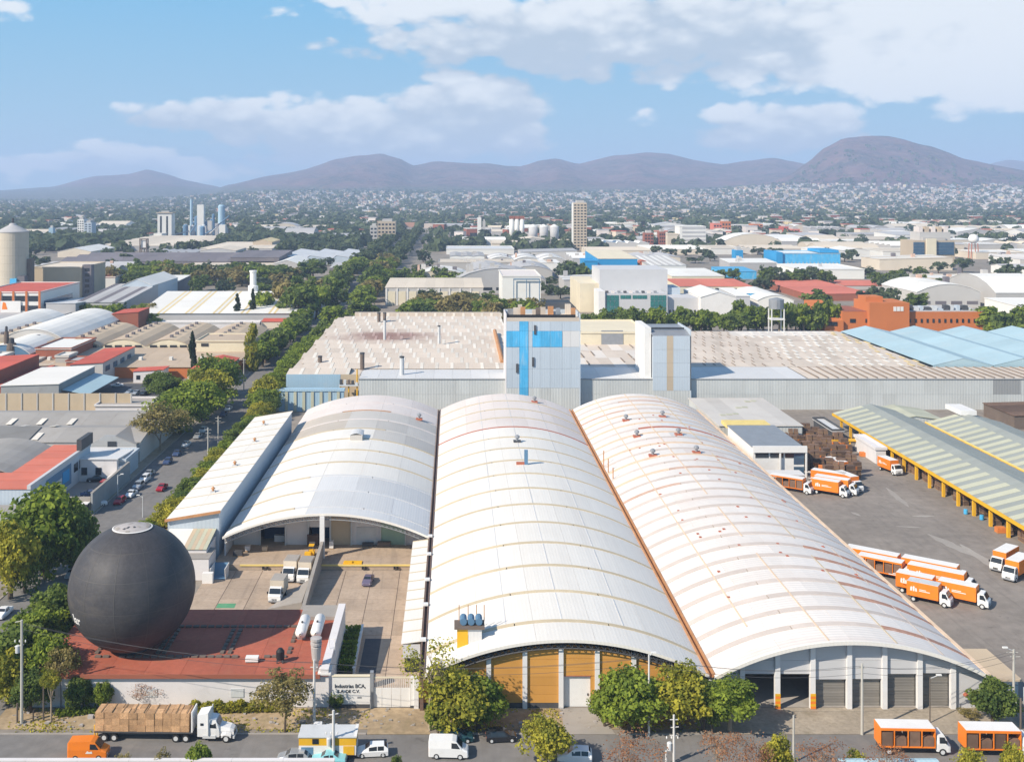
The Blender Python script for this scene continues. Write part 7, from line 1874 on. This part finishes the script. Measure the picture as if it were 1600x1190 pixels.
for dx_ in (-3.4, 3.4):
    for dy_ in (-3, 3): MB().box(x + dx_ - .5, x + dx_ + .5, D + dy_ - .5, D + dy_ + .5, 0, h).build('leg', M['brown_dark'], t)
MB().box(x - 4, x + 4, D - 3.6, D + 3.6, h, h + .8).build('top_slab', M['brown_dark'], t); MB().box(x - 2.4, x + 2.4, D - 2, D + 2, h * .55, h * .93).build('tank', M['paint_white'], t); MB().box(x - 3.2, x + 3.2, D - 3, D + 3, h * .5, h * .54).build('deck', M['brown_dark'], t)
# cement works: towers, pipes and bins
t = thing('cement_works', 'jumble of grey blue bins and pipes of a cement works on the left plain', 'factory', (-420, 1600, 0)); FOOTS.append((XU(270, 1600), XU(365, 1600), 1500, 1720))
for i in range(34):
    u = RN.uniform(282, 352); D = RN.uniform(1560, 1700); x = XU(u, D); h = RN.uniform(12, 34) * (1 if u > 300 else .7); w = RN.uniform(2, 6)
    if i % 3 == 0: MB().lathe((x, D, 0), [(w * .7, 0), (w * .7, h), (0, h + 2)], 10).build('bin', M[RN.choice(('far_grey', 'tower_wall', 'blue_mid'))], t)
    elif i % 3 == 1: MB().box(x - w, x + w, D - w, D + w, 0, h * .8).build('process_house', M[RN.choice(('far_wall', 'blue_mid', 'far_grey', 'far_white'))], t)
    else: MB().tube((x - w * 2, D, h * .4), (x + w * 2, D, h), 1.0, n=6).build('conveyor', M[RN.choice(('far_grey', 'blue_mid'))], t)
D = 1640; x = XU(346, D); MB().lathe((x, D, 0), [(5.2, 0), (5.2, 46), (3, 48)], 14).build('tower', M['pale_blue_wall'], t); x = XU(299, D); MB().lathe((x, D, 0), [(2.4, 0), (2.0, 56), (0, 56.2)], 10).build('stack', M['pale_blue_wall'], t); x = XU(313, D); MB().box(x - 5, x + 5, D, D + 10, 0, 48).build('process_house', M['far_white'], t)
# middle band, centre and right
hb_ = FB('long_hall', 'long beige hall with pale bay fronts behind the factory wing', 'hall', 602, 755, 449, 477, 434, 'far_wall', 'far_cream', 'mono', 1.2, 'x', strips=10); D = DV(477); h = ZV(449, D)
for i in range(9):
    a = XU(606 + i * 16.4, D); MB().box(a, a + 4.6, D - .25, D - .02, .2, h * .78).build('bay_panel', M['cream_wall'], hb_); MB().box(a - 1.0, a - .3, D - .5, D - .02, 0, h - .5).build('bay_column', M['paint_white'], hb_)
wb2 = FB('workshop_building', 'white workshop with a dark steel frame left of the cream office', 'workshop', 785, 845, 432, 486, dep=50, wall='far_white', roof='pink_roof'); D = DV(486)
MB().box(XU(802, D), XU(803.2, D), D - 1.5, D - 1.2, 0, ZV(436, D)).build('frame_post', M['blue_mid'], wb2); MB().box(XU(842, D), XU(843.2, D), D - 1.5, D - 1.2, 0, ZV(436, D)).build('frame_post', M['blue_mid'], wb2); MB().box(XU(802, D), XU(843, D), D - 1.5, D - 1.2, ZV(437, D), ZV(435, D)).build('frame_beam', M['blue_mid'], wb2); MB().box(XU(822, D), XU(823, D), D - 1.5, D - 1.2, 0, ZV(437, D)).build('frame_post', M['blue_mid'], wb2)
t = thing('office_complex', 'white and green glass office before the bright blue warehouse', 'office', (80, 610, 0)); FOOTS.append((66, 140, 590, 700))
D = 612; z1 = ZV(459, D); z2 = ZV(421, 632)
MB().box(XU(937, 632), XU(1043, 632), 632, 668, 0, z2).build('upper_block', M['facade'], t); MB().box(XU(905, 640), XU(937, 640), 636, 690, 0, ZV(442, 640)).build('side_wing', M['cream_wall'], t)  # cream left wing, grey fronts: sunlit and duller faces set by colour
MB().box(XU(936, D), XU(1043, D), D, 631.8, 0, z1).build('front_wing', M['facade'], t); MB().box(XU(935, D), XU(945, D), D - 1, 631.8, 0, z1 + 1.4).build('pier', M['paint_white'], t)
for i, (u0, u1, va, vb_) in enumerate(((947,967,461,488),(969,986,461,467),(988,1011,461,467),(1016,1041,461,488))):
    n_ = max(2, int((u1 - u0) / 6)); nv = 1 if vb_ < 470 else 3
    for a in range(n_):
        for c_ in range(nv):
            xa = XU(u0 + (u1 - u0) * a / n_, D); xb = XU(u0 + (u1 - u0) * (a + 1) / n_, D); za = ZV(vb_ - (vb_ - va) * c_ / nv, D); zb = ZV(vb_ - (vb_ - va) * (c_ + 1) / nv, D)
            MB().box(xa + .12, xb - .12, D - .2, D - .02, za + .12, zb - .12).build('window', M['glass_green'], t)
for i in range(6): xa = XU(972 + i * 6.6, D); MB().box(xa, xa + 1.0, D - .15, D - .02, 1.2, 3.4).build('window', M['glass_dark'], t)
MB().box(XU(1043, D), XU(1093, D), D + 3, 640, 0, ZV(466, D)).build('low_wing', M['facade'], t); MB().box(XU(1043, 632), XU(1064, 632), 634, 655, 0, ZV(450, 632)).build('step_block', M['tower_wall'], t)
for i in range(8): xa = XU(1047 + i * 5.6, D); MB().box(xa, xa + 1.0, D + 2.85, D + 2.98, 1.2, 3.6).build('window', M['glass_dark'], t)
for i in range(9): xa = XU(948 + i * 9.5, D); MB().box(xa, xa + 1.6, D + 4, D + 6, z1 + .02, z1 + 1.2).build('roof_plant', M[('steel_dark', 'pink_roof', 'steel_grey')[i % 3]], t)
ch = FB('cream_hall', 'cream hall with a row of dark windows right of the office', 'hall', 1050, 1132, 431, 460, dep=60, wall='cream_wall', roof='far_white', rt='mono', rise=1, strips=5); D = DV(460)
for i in range(6): xa = XU(1073 + i * 10.3, D); MB().box(xa, xa + 3.2, D - .15, D - .02, ZV(441.5, D), ZV(437.5, D)).build('window', M['glass_dark'], ch)
ch = FB('cream_hall', 'second cream hall with dark windows and red roof corner', 'hall', 1062, 1175, 447, 474, dep=45, wall='cream_wall', roof='salmon_roof', rt='mono', rise=1, strips=5); D = DV(474)
for i in range(7): xa = XU(1108 + i * 9.5, D); MB().box(xa, xa + 2.4, D - .15, D - .02, ZV(454.5, D), ZV(450, D)).build('window', M['glass_dark'], ch)
FB('white_hall', 'bright white gabled hall with blue corners right of the office', 'hall', 1095, 1150, 464, 496, dep=45, wall='paint_white', roof='far_white', rt='gable', rise=3, axis='y', strips=2)
FB('blue_corner', 'small bright blue shed above the white gabled hall', 'shed', 1086, 1102, 452, 478, dep=10, wall='sky_blue', roof='sky_blue'); FB('blue_corner', 'bright blue sloping shed right of the white gabled hall', 'shed', 1168, 1183, 458, 484, dep=14, wall='sky_blue', roof='sky_blue', rt='mono', rise=-3)
FB('white_hall', 'grey white hall right of the white gabled hall', 'hall', 1150, 1172, 462, 492, dep=40, wall='facade', roof='far_white', rt='mono', rise=1)
FB('white_hall', 'rounded white roof right of the blue sloping shed', 'hall', 1184, 1240, 469, 490, dep=60, wall='far_white', roof='far_white', rt='arc', rise=3, axis='y', strips=3)
bw = FB('blue_warehouse', 'bright blue warehouse with cream roof behind the office', 'warehouse', 935, 996, 404, 432, dep=90, wall='blue_building', roof='cream_wall', rt='mono', rise=2, strips=6); FB('blue_warehouse', 'narrow blue wing left of the bright blue warehouse', 'warehouse', 913, 934, 408, 436, dep=30, wall='blue_building', roof='blue_building')
FB('red_tank', 'rounded bright red tank house right of the blue warehouse', 'shed', 999, 1012, 412, 426, dep=12, wall='rust_red', roof='rust_red', rt='arc', rise=3, axis='y')
FB('striped_hall', 'white hall with striped roof right of the red tank house', 'hall', 1012, 1072, 414, 430, dep=80, wall='far_white', roof='far_white', rt='mono', rise=3, strips=11, roof2='far_wall', every=2)
FB('blue_shed', 'blue low sheds before the striped hall', 'shed', 1052, 1090, 424, 436, dep=30, wall='blue_building', roof='blue_building'); FB('blue_shed', 'blue shed with white roof among the trees right of the cream hall', 'shed', 1130, 1182, 424, 436, dep=40, wall='sky_blue', roof='sky_blue', rt='mono', rise=1)
slab_tower('blue_tower', 'bright blue cube tower among the white roofs', 1149, 1161, 391, 410, 14, 'blue_building')
bb = FB('blue_factory', 'long light blue factory with darker blue left end', 'factory', 1222, 1313, 396, 420, dep=40, wall='sky_blue', roof='far_white'); D = DV(420)
MB().box(XU(1212, D), XU(1222, D), D - 2, D + 38, 0, ZV(394, D)).build('end_block', M['blue_building'], bb); MB().box(XU(1283, D), XU(1313, D), D + 4, D + 38, ZV(396, D) + .6, ZV(391, D)).build('roof_block', M['blue_building'], bb)
for i in range(15): xa = XU(1224 + i * 5.9, D); MB().box(xa, xa + 1.4, D - .3, D - .02, 0, 6).build('column', M['pale_blue_wall'], bb)
FB('red_roof_hall', 'large bright red roof among the white roofs on the right', 'hall', 1262, 1362, 459, 470, 437, 'brick_red', 'salmon_roof', 'mono', .4, 'y', strips=6)
FB('red_roof_hall', 'second narrow red roof behind the large bright red roof', 'hall', 1320, 1392, 446, 452, dep=40, wall='far_wall', roof='salmon_roof', rt='mono', rise=.5, strips=4)
ob = thing('brick_factory', 'orange brick factory with a taller middle block behind the pale blue roofs', 'factory', (220, 535, 0)); FOOTS.append((175, 275, 520, 590)); D = 535
MB().box(XU(1316, D), XU(1540, D), D, D + 26, 0, ZV(487, D)).build('long_wing', M['orange_brick'], ob); MB().box(XU(1355, D), XU(1417, D), D - 3, D + 18, 0, ZV(472, D)).build('middle_block', M['orange_brick'], ob); MB().box(XU(1355, D), XU(1382, D), D + 2, D + 12, ZV(472, D) + .01, ZV(464, D)).build('stair_block', M['orange_brick'], ob)
MB().prism([(D - 2, 0), (D - 2, ZV(500, D)), (D + 30, ZV(478, D)), (D + 30, 0)], XU(1287, D), XU(1315.8, D), 'x').build('left_wing', M['orange_brick'], ob)
MB().box(XU(1318, D), XU(1354, D), D + .3, D + 25, ZV(487, D) + .01, ZV(487, D) + .3).build('roof', M['brick_red'], ob); MB().box(XU(1418, D), XU(1538, D), D + .5, D + 25.5, ZV(487, D) + .01, ZV(487, D) + .3).build('roof', M['far_grey'], ob)
for u, w in [(1328, 9), (1352, 7)] + [(1420 + i * 9.2, 3.2) for i in range(13)]: xa = XU(u, D); MB().box(xa, xa + w * .31, D - .2, D - .02, ZV(504, D), ZV(498, D)).build('window', M['glass_dark'], ob)
for i in range(3): xa = XU(1396 + i * 5.5, D - 3); MB().box(xa, xa + 1.4, D - 3.2, D - 3.02, ZV(485, D), ZV(478, D)).build('window', M['paint_white'], ob)
for i in range(11): xa = XU(1424 + i * 9.6, D); MB().box(xa, xa + RN.uniform(1, 2.8), D + 4, D + 7, ZV(487, D) + .32, ZV(487, D) + RN.uniform(1, 3)).build('roof_plant', M[('steel_dark', 'steel_pale', 'tower_wall')[i % 3]], ob)
MB().box(XU(1290, D), XU(1306, D), D - 2.2, D - 2.02, ZV(500, D) - 2.6, ZV(500, D) - .6).build('window', M['glass_dark'], ob)
slab_tower('blue_glass_office', 'beige office with dark blue glass bands and a pale central shaft', 1427, 1492, 376, 414, 30, 'far_beige'); t = bpy.data.objects['blue_glass_office']; D = DV(414); h = ZV(376, D)
for a, c in ((1427, 1444), (1463, 1490)):
    for j in range(4): MB().box(XU(a, D), XU(c, D), D - .6, D - .02, h * .42 + j * h * .13 + .1, h * .42 + (j + 1) * h * .13 - .1).build('glass_band', M['glass_blue'], t)
MB().box(XU(1446, D), XU(1461, D), D - 3, D - .62, 0, h + 2).build('shaft', M['cream_wall'], t); MB().box(XU(1440, D), XU(1488, D), D + 4, D + 26, h + .02, h + 8).build('top_block', M['far_wall'], t)
for i in range(5): MB().box(XU(1440 + i * 10, D), XU(1446 + i * 10, D), D + 6, D + 18, h + 8.02, h + 13).build('roof_block', M[('pink_roof', 'far_beige')[i % 2]], t)
wt = thing('water_tower', 'round white water tank on red legs right of the blue glass office', 'water tower', (0, 0, 0)); D = DV(404); x = XU(1521, D); h = ZV(380, D); wt.location = (x, D, 0); OFF[wt.name] = Vector((x, D, 0))
for dx_ in (-3, 3):
    for dy_ in (-3, 3): MB().tube((x + dx_ * 1.3, D + dy_, 0), (x + dx_, D + dy_, h), .45, n=5).build('leg', M['rust_red'], wt)
MB().lathe((x, D, h), [(2.5, 0), (5, 2.5), (5.2, 5), (3.5, 8.5), (0, 9.6)], 14).build('tank', M['paint_white'], wt, smooth=True)
wt = thing('water_tower', 'grey water tank on white steel legs left of the orange brick building', 'water tower', (0, 0, 0)); D = 528; x = XU(1213, D); wt.location = (x, D, 0); OFF[wt.name] = Vector((x, D, 0)); h = ZV(482, D)
for dx_ in (-3, 3):
    for dy_ in (-2.5, 2.5): MB().box(x + dx_ - .25, x + dx_ + .25, D + dy_ - .25, D + dy_ + .25, 0, h).build('leg', M['paint_white'], wt)
MB().box(x - 3.4, x + 3.4, D - 2.8, D + 2.8, h * .62, h * .66).build('deck', M['paint_white'], wt); MB().lathe((x, D, h), [(3.6, 0), (3.6, 4.5), (.5, 5.4)], 14).build('tank', M['steel_grey'], wt, smooth=False)
tag(MB().box(XU(1252, 550), XU(1288, 550), 550, 550.4, 0, 9).build('dark_fence', M['navy']), 'dark blue fence left of the orange brick building', 'fence')
md = FB('modern_block', 'white modern block with grey window bands on the plain', 'office', 1062, 1103, 354, 384, dep=30, wall='far_white', roof='far_white'); D = DV(384)
for j in range(4): MB().box(XU(1066, D), XU(1102, D), D - .3, D - .02, 6 + j * 5, 8.6 + j * 5).build('window_band', M['far_grey'], md)
FB('modern_block', 'low cream annex left of the white modern block', 'office', 1043, 1061, 366, 384, dep=24, wall='far_cream', roof='far_cream')
for k, (u0, u1, vt, vb_) in enumerate(((1007,1021,364,386),(1030,1040,362,386))): slab_tower('brick_tower', ['left red brick process tower among the pale roofs', 'right red brick process tower among the pale roofs'][k], u0, u1, vt, vb_, 14, 'brick_red', 3, 4)
for k, (u0, u1, vt, vb_, m_) in enumerate(((1115,1128,349,366,'salmon_roof'),(1128,1142,346,366,'orange_brick'),(1176,1192,350,362,'orange_brick'),(1224,1236,354,368,'red_roof_b'),(1236,1250,358,370,'salmon_roof'),(1231,1238,347,360,'yellow_sheet'))):
    slab_tower('coloured_block', ['salmon block left in the orange cluster on the plain', 'orange block right in the orange cluster on the plain', 'orange block in the far row of houses', 'red block left of the yellow one', 'salmon block right below the yellow one', 'small yellow block above the red houses'][k], u0, u1, vt, vb_, 25, m_, 3, 3)
# ------------------------------------------------------------------ other white roofs of the plain, one thing each
def free(x0, x1, y0, y1):
    return all(x1 < a or x0 > b_ or y1 < c or y0 > d for a, b_, c, d in FOOTS)
cnt = 0; row = 0
HC_ = dict(far_white='white', far_cream='cream', far_grey='grey', far_dark='dark', light_grey_roof='pale grey', pink_roof='pinkish', sand_roof_b='tan'); HR_ = dict(flat='flat roofed', gable='gabled', arc='arched', mono='sloping roofed', saw='ridged')
y = 585.0
while y < 2050:
    dep = RN.uniform(42, 85); x = XU(-60, y); rowi = 0
    while x < XU(1680, y) and cnt < 260:
        w = RN.uniform(28, 75); u = (x + w / 2) / y * F + CX
        pr = .78 if u > 575 else (.42 if y > 1150 else .55)
        if y > 1500: pr *= .6
        dd = dep * RN.uniform(.7, 1.0)
        if RN.random() < pr and free(x - 2, x + w + 2, y - 2, y + dd + 2):
            rt = RN.choice(('flat', 'gable', 'gable', 'arc', 'mono', 'saw')); ax = RN.choice('xy'); nn = RN.choice((1, 2, 3)) if rt in ('gable', 'arc') else (5 if rt == 'saw' else 1)
            wide = w if ax == 'y' else dd
            rise = {'flat': 0, 'gable': wide / nn * .08, 'arc': wide / nn * .13, 'mono': 1.5, 'saw': 2.0}[rt]
            rc = RN.choice(('far_white',) * 6 + ('far_cream', 'far_cream', 'far_grey', 'light_grey_roof', 'pink_roof')) if u > 600 else RN.choice(('far_white', 'far_cream', 'far_grey', 'far_dark', 'far_grey', 'sand_roof_b'))
            hq = RN.uniform(5.5, 10); hb2 = bld('warehouse', f'{HC_[rc]} {HR_[rt]} hall, {ordw(rowi)} from left in the {ordw(row)} row beyond the factory', 'warehouse', x, x + w, y, y + dd, hq, M[RN.choice(('far_wall', 'far_wall', 'far_white', 'far_cream', 'far_grey'))], M[rc], rt, rise, ax, nn, strips=RN.choice((1, 1, 4, 6)) if y < 1100 else 1, roof2=M[RN.choice(('far_cream', 'far_grey', 'far_white'))], every=RN.choice((2, 3)), group='industrial halls on the plain', th=.3, seg=6, win=[('f', 2.2, 4.2, max(3, int(w / 8)), RN.choice((.45, .7)), M[RN.choice(('glass_dark', 'far_dark', 'glass_blue'))])] if y < 820 and RN.random() < .8 else None)
            if y < 1050:
                for _ in range(RN.randint(2, 5)):
                    vx, vy = RN.uniform(x + 4, x + w - 4), RN.uniform(y + 4, y + dd - 4); s_ = RN.uniform(.6, 1.8); MB().box(vx - s_, vx + s_, vy - s_, vy + s_, hq - .5, hq + rise + RN.uniform(1.0, 2.6)).build('roof_unit', M[RN.choice(('far_wall', 'far_grey', 'far_dark', 'rust_soft'))], hb2)
            cnt += 1; rowi += 1; FOOTS.append((x, x + w, y, y + dd))
        x += w + RN.uniform(3, 14)
    y += dep + RN.uniform(5, 16); row += 1
# scattered trees between the halls
n = 0
for _ in range(900):
    y = 620 * (2.4 ** RN.random()) * 1.0; u = RN.uniform(-30, 1640); x = XU(u, y)
    if not free(x - 5, x + 5, y - 5, y + 5) or n > 170: continue
    if u > 640 and RN.random() < .35: continue
    tree(x, y, RN.uniform(7, 14), RN.uniform(4.5, 8.5), RN.choice(('far', 'middark', 'far')) if y < 900 else 'far', 'dark tree standing between the industrial halls on the plain', name='broadleaf_tree', group='trees between the industrial halls', base=.1); n += 1
# ------------------------------------------------------------------ far town: woods, houses (stuff), nearer houses one by one
def blob_field(name, n, fy, fu, size, m, tone, per=26):
    Vs = []; Ts = []
    for _ in range(n):
        y = fy(); u = fu(); x = XU(u, y)
        if y < 2000 and not free(x - 4, x + 4, y - 4, y + 4): continue
        z = hill_z(x, y); s = size() ; d = rand_dirs(per); d[:, 2] = np.abs(d[:, 2]); d /= np.linalg.norm(d, axis=1)[:, None]
        C = np.array([x, y, z]) + d * np.array([s, s, s * 1.05]) * RS.uniform(.75, 1.05, per)[:, None] + np.array([0, 0, s * .25])
        N = d + rand_dirs(per) * .45; N /= np.linalg.norm(N, axis=1)[:, None]
        Vs.append(leaves_at(C, N, s * .34, None)); Ts.append(np.clip(RS.uniform(.1, .8) + RS.normal(0, .14, per), 0, 1))
    o = link(name, mesh_quads(name, np.concatenate(Vs), np.concatenate(Ts), M[m]), None); o['kind'] = 'stuff'; return o
def pick_wood_u():
    while True:
        u = RN.uniform(-120, 1720)
        return u
blob_field('far_woodland', 1900, lambda: 1250 * 1.55 ** RN.random(), lambda: RN.uniform(-120, 640) if RN.random() < .72 else RN.uniform(640, 1720), lambda: RN.uniform(6, 11), 'leaf_far', 0, 22)
blob_field('far_woodland', 5200, lambda: 1900 * 2.2 ** (RN.random() ** 1.1), pick_wood_u, lambda: RN.uniform(6, 12), 'leaf_far', 0, 16)
blob_field('far_woodland', 2600, lambda: RN.uniform(3900, 6200), pick_wood_u, lambda: RN.uniform(8, 15), 'leaf_far', 0, 10)
hmat = bpy.data.materials.new('house_paint'); hmat.use_nodes = True
at_ = hmat.node_tree.nodes.new('ShaderNodeAttribute'); at_.attribute_name = 'paint'
hmat.node_tree.links.new(at_.outputs['Color'], hmat.node_tree.nodes['Principled BSDF'].inputs['Base Color']); hmat.node_tree.nodes['Principled BSDF'].inputs['Roughness'].default_value = .9
PAL = [(.52,.47,.45)] * 5 + [(.50,.40,.33), (.45,.24,.17), (.55,.44,.30), (.36,.35,.35), (.60,.50,.44), (.50,.30,.22), (.62,.52,.32), (.42,.46,.50), (.70,.68,.66), (.30,.24,.21)]
def houses(name, n, fy, fu, wr, hr):
    vs = []; fs = []; cols = []
    for _ in range(n):
        y = fy(); x = XU(fu(y), y)
        w, d, h = RN.uniform(*wr), RN.uniform(*wr), RN.uniform(*hr); z = hill_z(x, y)
        if z > 92 + 14 * noise.noise(Vector((x * .002, y * .002, 0))): continue
        a = RN.uniform(-.5, .5); ca, sa = math.cos(a), math.sin(a); k = len(vs)
        for zz in (z - 4, z + h):
            for px_, py_ in ((-w, -d), (w, -d), (w, d), (-w, d)): vs.append((x + px_ * ca / 2 - py_ * sa / 2, y + px_ * sa / 2 + py_ * ca / 2, zz))
        fs += [(k + 4, k + 5, k + 6, k + 7), (k, k + 1, k + 5, k + 4), (k + 1, k + 2, k + 6, k + 5), (k + 3, k, k + 4, k + 7)]
        c = RN.choice(PAL); r_ = RN.choice(PAL) if RN.random() < .5 else c; j = RN.uniform(.8, 1.1)
        cols += [tuple(q * j for q in r_)] + [tuple(q * j for q in c)] * 3
    me = bpy.data.meshes.new(name); me.from_pydata(vs, [], fs); me.materials.append(hmat)
    at = me.attributes.new('paint', 'FLOAT_COLOR', 'FACE'); at.data.foreach_set('color', np.array([c + (1,) for c in cols], dtype=np.float32).reshape(-1))
    return link(name, me, None)
def fu_all(y): return RN.uniform(-120, 1720)
def fu_hill(y):
    while True:
        u = RN.uniform(-60, 1720)
        dn = 1.0 if u > 1080 else (.75 if 400 < u < 1080 else .25)
        if RN.random() < dn: return u
houses('hillside_houses', 9500, lambda: RN.uniform(3900, 6300) if RN.random() < .88 else RN.uniform(3000, 4200), fu_hill, (8, 16), (4, 10))['kind'] = 'stuff'
houses('town_houses', 2300, lambda: RN.uniform(2000, 3900), fu_all, (9, 22), (4, 10))['kind'] = 'stuff'
HP = []
for k in range(6):
    t = thing('town_house', 'small house among the dark trees of the far plain', 'house', (0, 0, 0), group='houses on the far plain'); w, d, h = 9 + k * 1.5, 10 + (k % 3) * 3, 5 + (k % 3) * 2.4
    MB().box(-w / 2, w / 2, -d / 2, d / 2, 0, h).build('wall', M[('far_white', 'far_cream', 'pink_roof', 'far_white', 'far_beige', 'brick_red')[k]], t, world=False); MB().box(-w / 2 - .3, w / 2 + .3, -d / 2 - .3, d / 2 + .3, h + .01, h + .5).build('roof', M[('far_white', 'red_roof_b', 'far_grey', 'far_cream', 'salmon_roof', 'far_white')[k]], t, world=False)
    MB().box(-w * .3, w * .3, -d / 2 - .1, -d / 2 - .01, 1.5, h * .6).build('window', M['glass_dark'], t, world=False); HP.append(t)
n = 0
while n < 280:
    y = 1500 * 1.75 ** RN.random(); u = RN.uniform(-60, 1680); x = XU(u, y)
    if u < 560 and RN.random() < .5: continue
    if not free(x - 8, x + 8, y - 8, y + 8): continue
    if n < 6: HP[n].location = (x, y, 0); HP[n].rotation_euler = (0, 0, RN.uniform(-.3, .3))
    else: copy_tree(HP[RN.randrange(6)], (x, y, 0), RN.uniform(-.3, .3), scale=RN.uniform(.9, 1.5))
    n += 1
# ------------------------------------------------------------------ haze: the air of the valley
hz_ = MB(); hz_.box(-15500, 15500, -60, 15200, -30, 460)
hm_ = bpy.data.materials.new('haze'); hm_.use_nodes = True; ht = hm_.node_tree; ht.nodes.clear()
pv = ht.nodes.new('ShaderNodeVolumePrincipled'); pv.inputs['Color'].default_value = (.56, .72, 1.0, 1); pv.inputs['Density'].default_value = 0.00012; pv.inputs['Anisotropy'].default_value = .0
ho = ht.nodes.new('ShaderNodeOutputMaterial'); ht.links.new(pv.outputs[0], ho.inputs['Volume'])
o = hz_.build('haze', hm_); o['kind'] = 'stuff'
